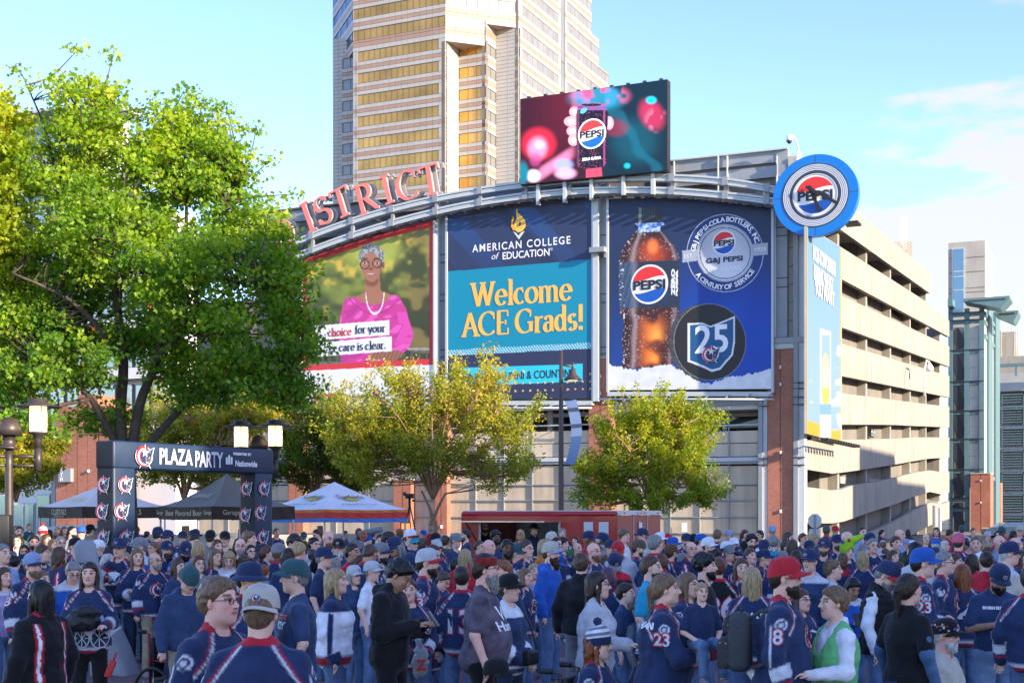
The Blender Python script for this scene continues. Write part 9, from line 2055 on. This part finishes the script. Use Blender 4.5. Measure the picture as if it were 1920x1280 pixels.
# cup, bags, brush
cu = [o for o in bpy.data.objects if 'light grey jacket holding a cup' in str(o.get('label'))][0]; o = empty('drink_cup',cu.matrix_basis @ Vector((-.17,-.42,1.19)),0,'clear plastic cup held by the person in the light grey jacket','cup'); b = MB(); b.lathe([(.032,0),(.042,.11),(.044,.115),(.040,.11),(.03,.01)],n=18); b.build('cup',mat('clear_plastic',(.7,.7,.72),.15,trans=.4),o)
o = empty('shoulder_bag',jm['root'].matrix_basis @ Vector((-.02,-.24,1.24)),math.radians(35),'small black shoulder bag between the black hoodie and the navy emblem jersey','bag'); b = MB(); rounded_box(b,(-.11,-.04,-.07),(.11,.04,.07),.028); b.build('bag_body',M['coat_black'],o); b = MB(); b.tube([(-.10,.01,.05),(-.15,.06,.15),(-.17,.13,.24)],.009,6); b.build('strap',M['pack'],o); link('emblem',EMB,o,Matrix.Translation((.05,-.055,.0)) @ Matrix.Diagonal((.035,.01,.035,1)))
M['bag_clear'] = mat('bag_clear',(.45,.47,.50),.25,var=.3,scale=14,trans=.35)
o = empty('plastic_bag',P3(788,1232,12.0),.2,'crumpled clear plastic bag with a red mark hanging by the black hoodie','bag'); fn = lambda P: smin(s_ell(P,(0,0,-.05),(.075,.04,.13)),s_cap(P,(0,0,.06),(-.02,0,.16),.03,.012),.03)+folds(P,.022,6); link('bag_body',np_mesh('bag',[nets(fn,(-.14,-.1,-.24),(.14,.1,.22),.011)],M['bag_clear']),o); put_text('lettering','Z',o,0,-.06,-.06,.13,M['ink_red'],bold=.006)
o = empty('hand_brush',wj['root'].matrix_basis @ Vector((.27,-.12,.80)),.3,'small red item hanging from the hand of the cannon jersey wearer','brush'); b = MB(); rounded_box(b,(-.035,-.012,-.22),(.035,.012,-.04),.01); b.tube([(0,0,-.04),(0,0,.04)],.012,6); b.build('handle',M['ink_red'],o); o.rotation_euler = (0,.35,.2)
o = empty('black_cap',bb['root'].matrix_basis @ Vector((-.34,-.14,.84)),math.radians(90),'black cap held low in the hand of the person with the red bandana','cap'); cm,brm = cap_meshes(2); c0 = setc(link('crown',cm,o),BLACK); setc(link('brim',brm,o),BLACK)
o = held('camera_bag',br,(-.02,-.26,1.0),'black camera bag held by the braided person in the striped jersey','bag'); b = MB(); rounded_box(b,(-.10,-.045,-.07),(.10,.045,.07),.03); b.build('bag_body',M['coat_black'],o); b = MB(); b.tube([(.12,0,.06),(.14,.08,.3),(.08,.16,.46)],.010,6); b.build('strap',M['pack'],o)
# foam dinosaur hat
M['lime_foam'] = mat('lime_foam',(.33,.62,.02),.8,var=.06,scale=14,bump=.3,bscale=50); hmx = dn['HM']
fn = lambda P: smax(smin(smin(s_ell(P,(0,.02,.05),(.11,.13,.13)),s_cap(P,(0,-.04,.15),(.16,-.13,.24),.075,.045),.05),s_cap(P,(0,.06,-.02),(0,.10,-.16),.09,.07),.05),-s_ell(P,(0,-.11,-.04),(.075,.09,.10)),.01)
setc(link('foam_hat',np_mesh('foam_hat',[nets(fn,(-.2,-.26,-.25),(.3,.22,.34),.014)],M['lime_foam']),dn['root'],hmx),(1,1,1)); b = MB(); v,f = icosphere(.028,2); b.add([(x-.05,y-.11,z+.19) for x,y,z in v],f,0,(.5,.02,.01,1),True); b.add([(x-.12,y-.03,z+.16) for x,y,z in v],f,0,(.02,.05,.3,1),True); o = b.build('foam_eyes',M['print'],dn['root']); o.matrix_local = hmx; o['kind'] = 'stuff'
# cannon mascot hat
mc = m_(688,1002,36,60,hair=None,top='jersey',tc='navy',lab='person wearing a grey foam cannon hat with an orange wheel',hp=1.74)
hmx = mc['HM']; b = MB(); b.tube([(-.02,.22,.13),(.0,.0,.17),(.02,-.26,.22),(.02,-.34,.235)],[.07,.075,.06,.068],14); o = b.build('foam_cannon',mat('foam_grey',(.16,.20,.22),.7),mc['root']); o.matrix_local = hmx; b = MB(); v,f = icosphere(.115,3); b.add([(x,y*1.1+.02,z*.9+.05) for x,y,z in v if True],f,0,None,True); o = b.build('foam_cap',mat('foam_blue',(.02,.09,.38),.8),mc['root']); o.matrix_local = hmx
b = MB(); n = 20; b.tube([(-.125,.02+.085*math.cos(2*math.pi*i/n),.1+.085*math.sin(2*math.pi*i/n)) for i in range(n+1)],.014,6,cap=False)
for i in range(4): a = i*math.pi/4; b.tube([(-.125,.02-.08*math.cos(a),.1-.08*math.sin(a)),(-.125,.02+.08*math.cos(a),.1+.08*math.sin(a))],.010,5)
o = b.build('foam_wheel',mat('foam_orange',(.6,.15,.03),.7),mc['root']); o.matrix_local = hmx
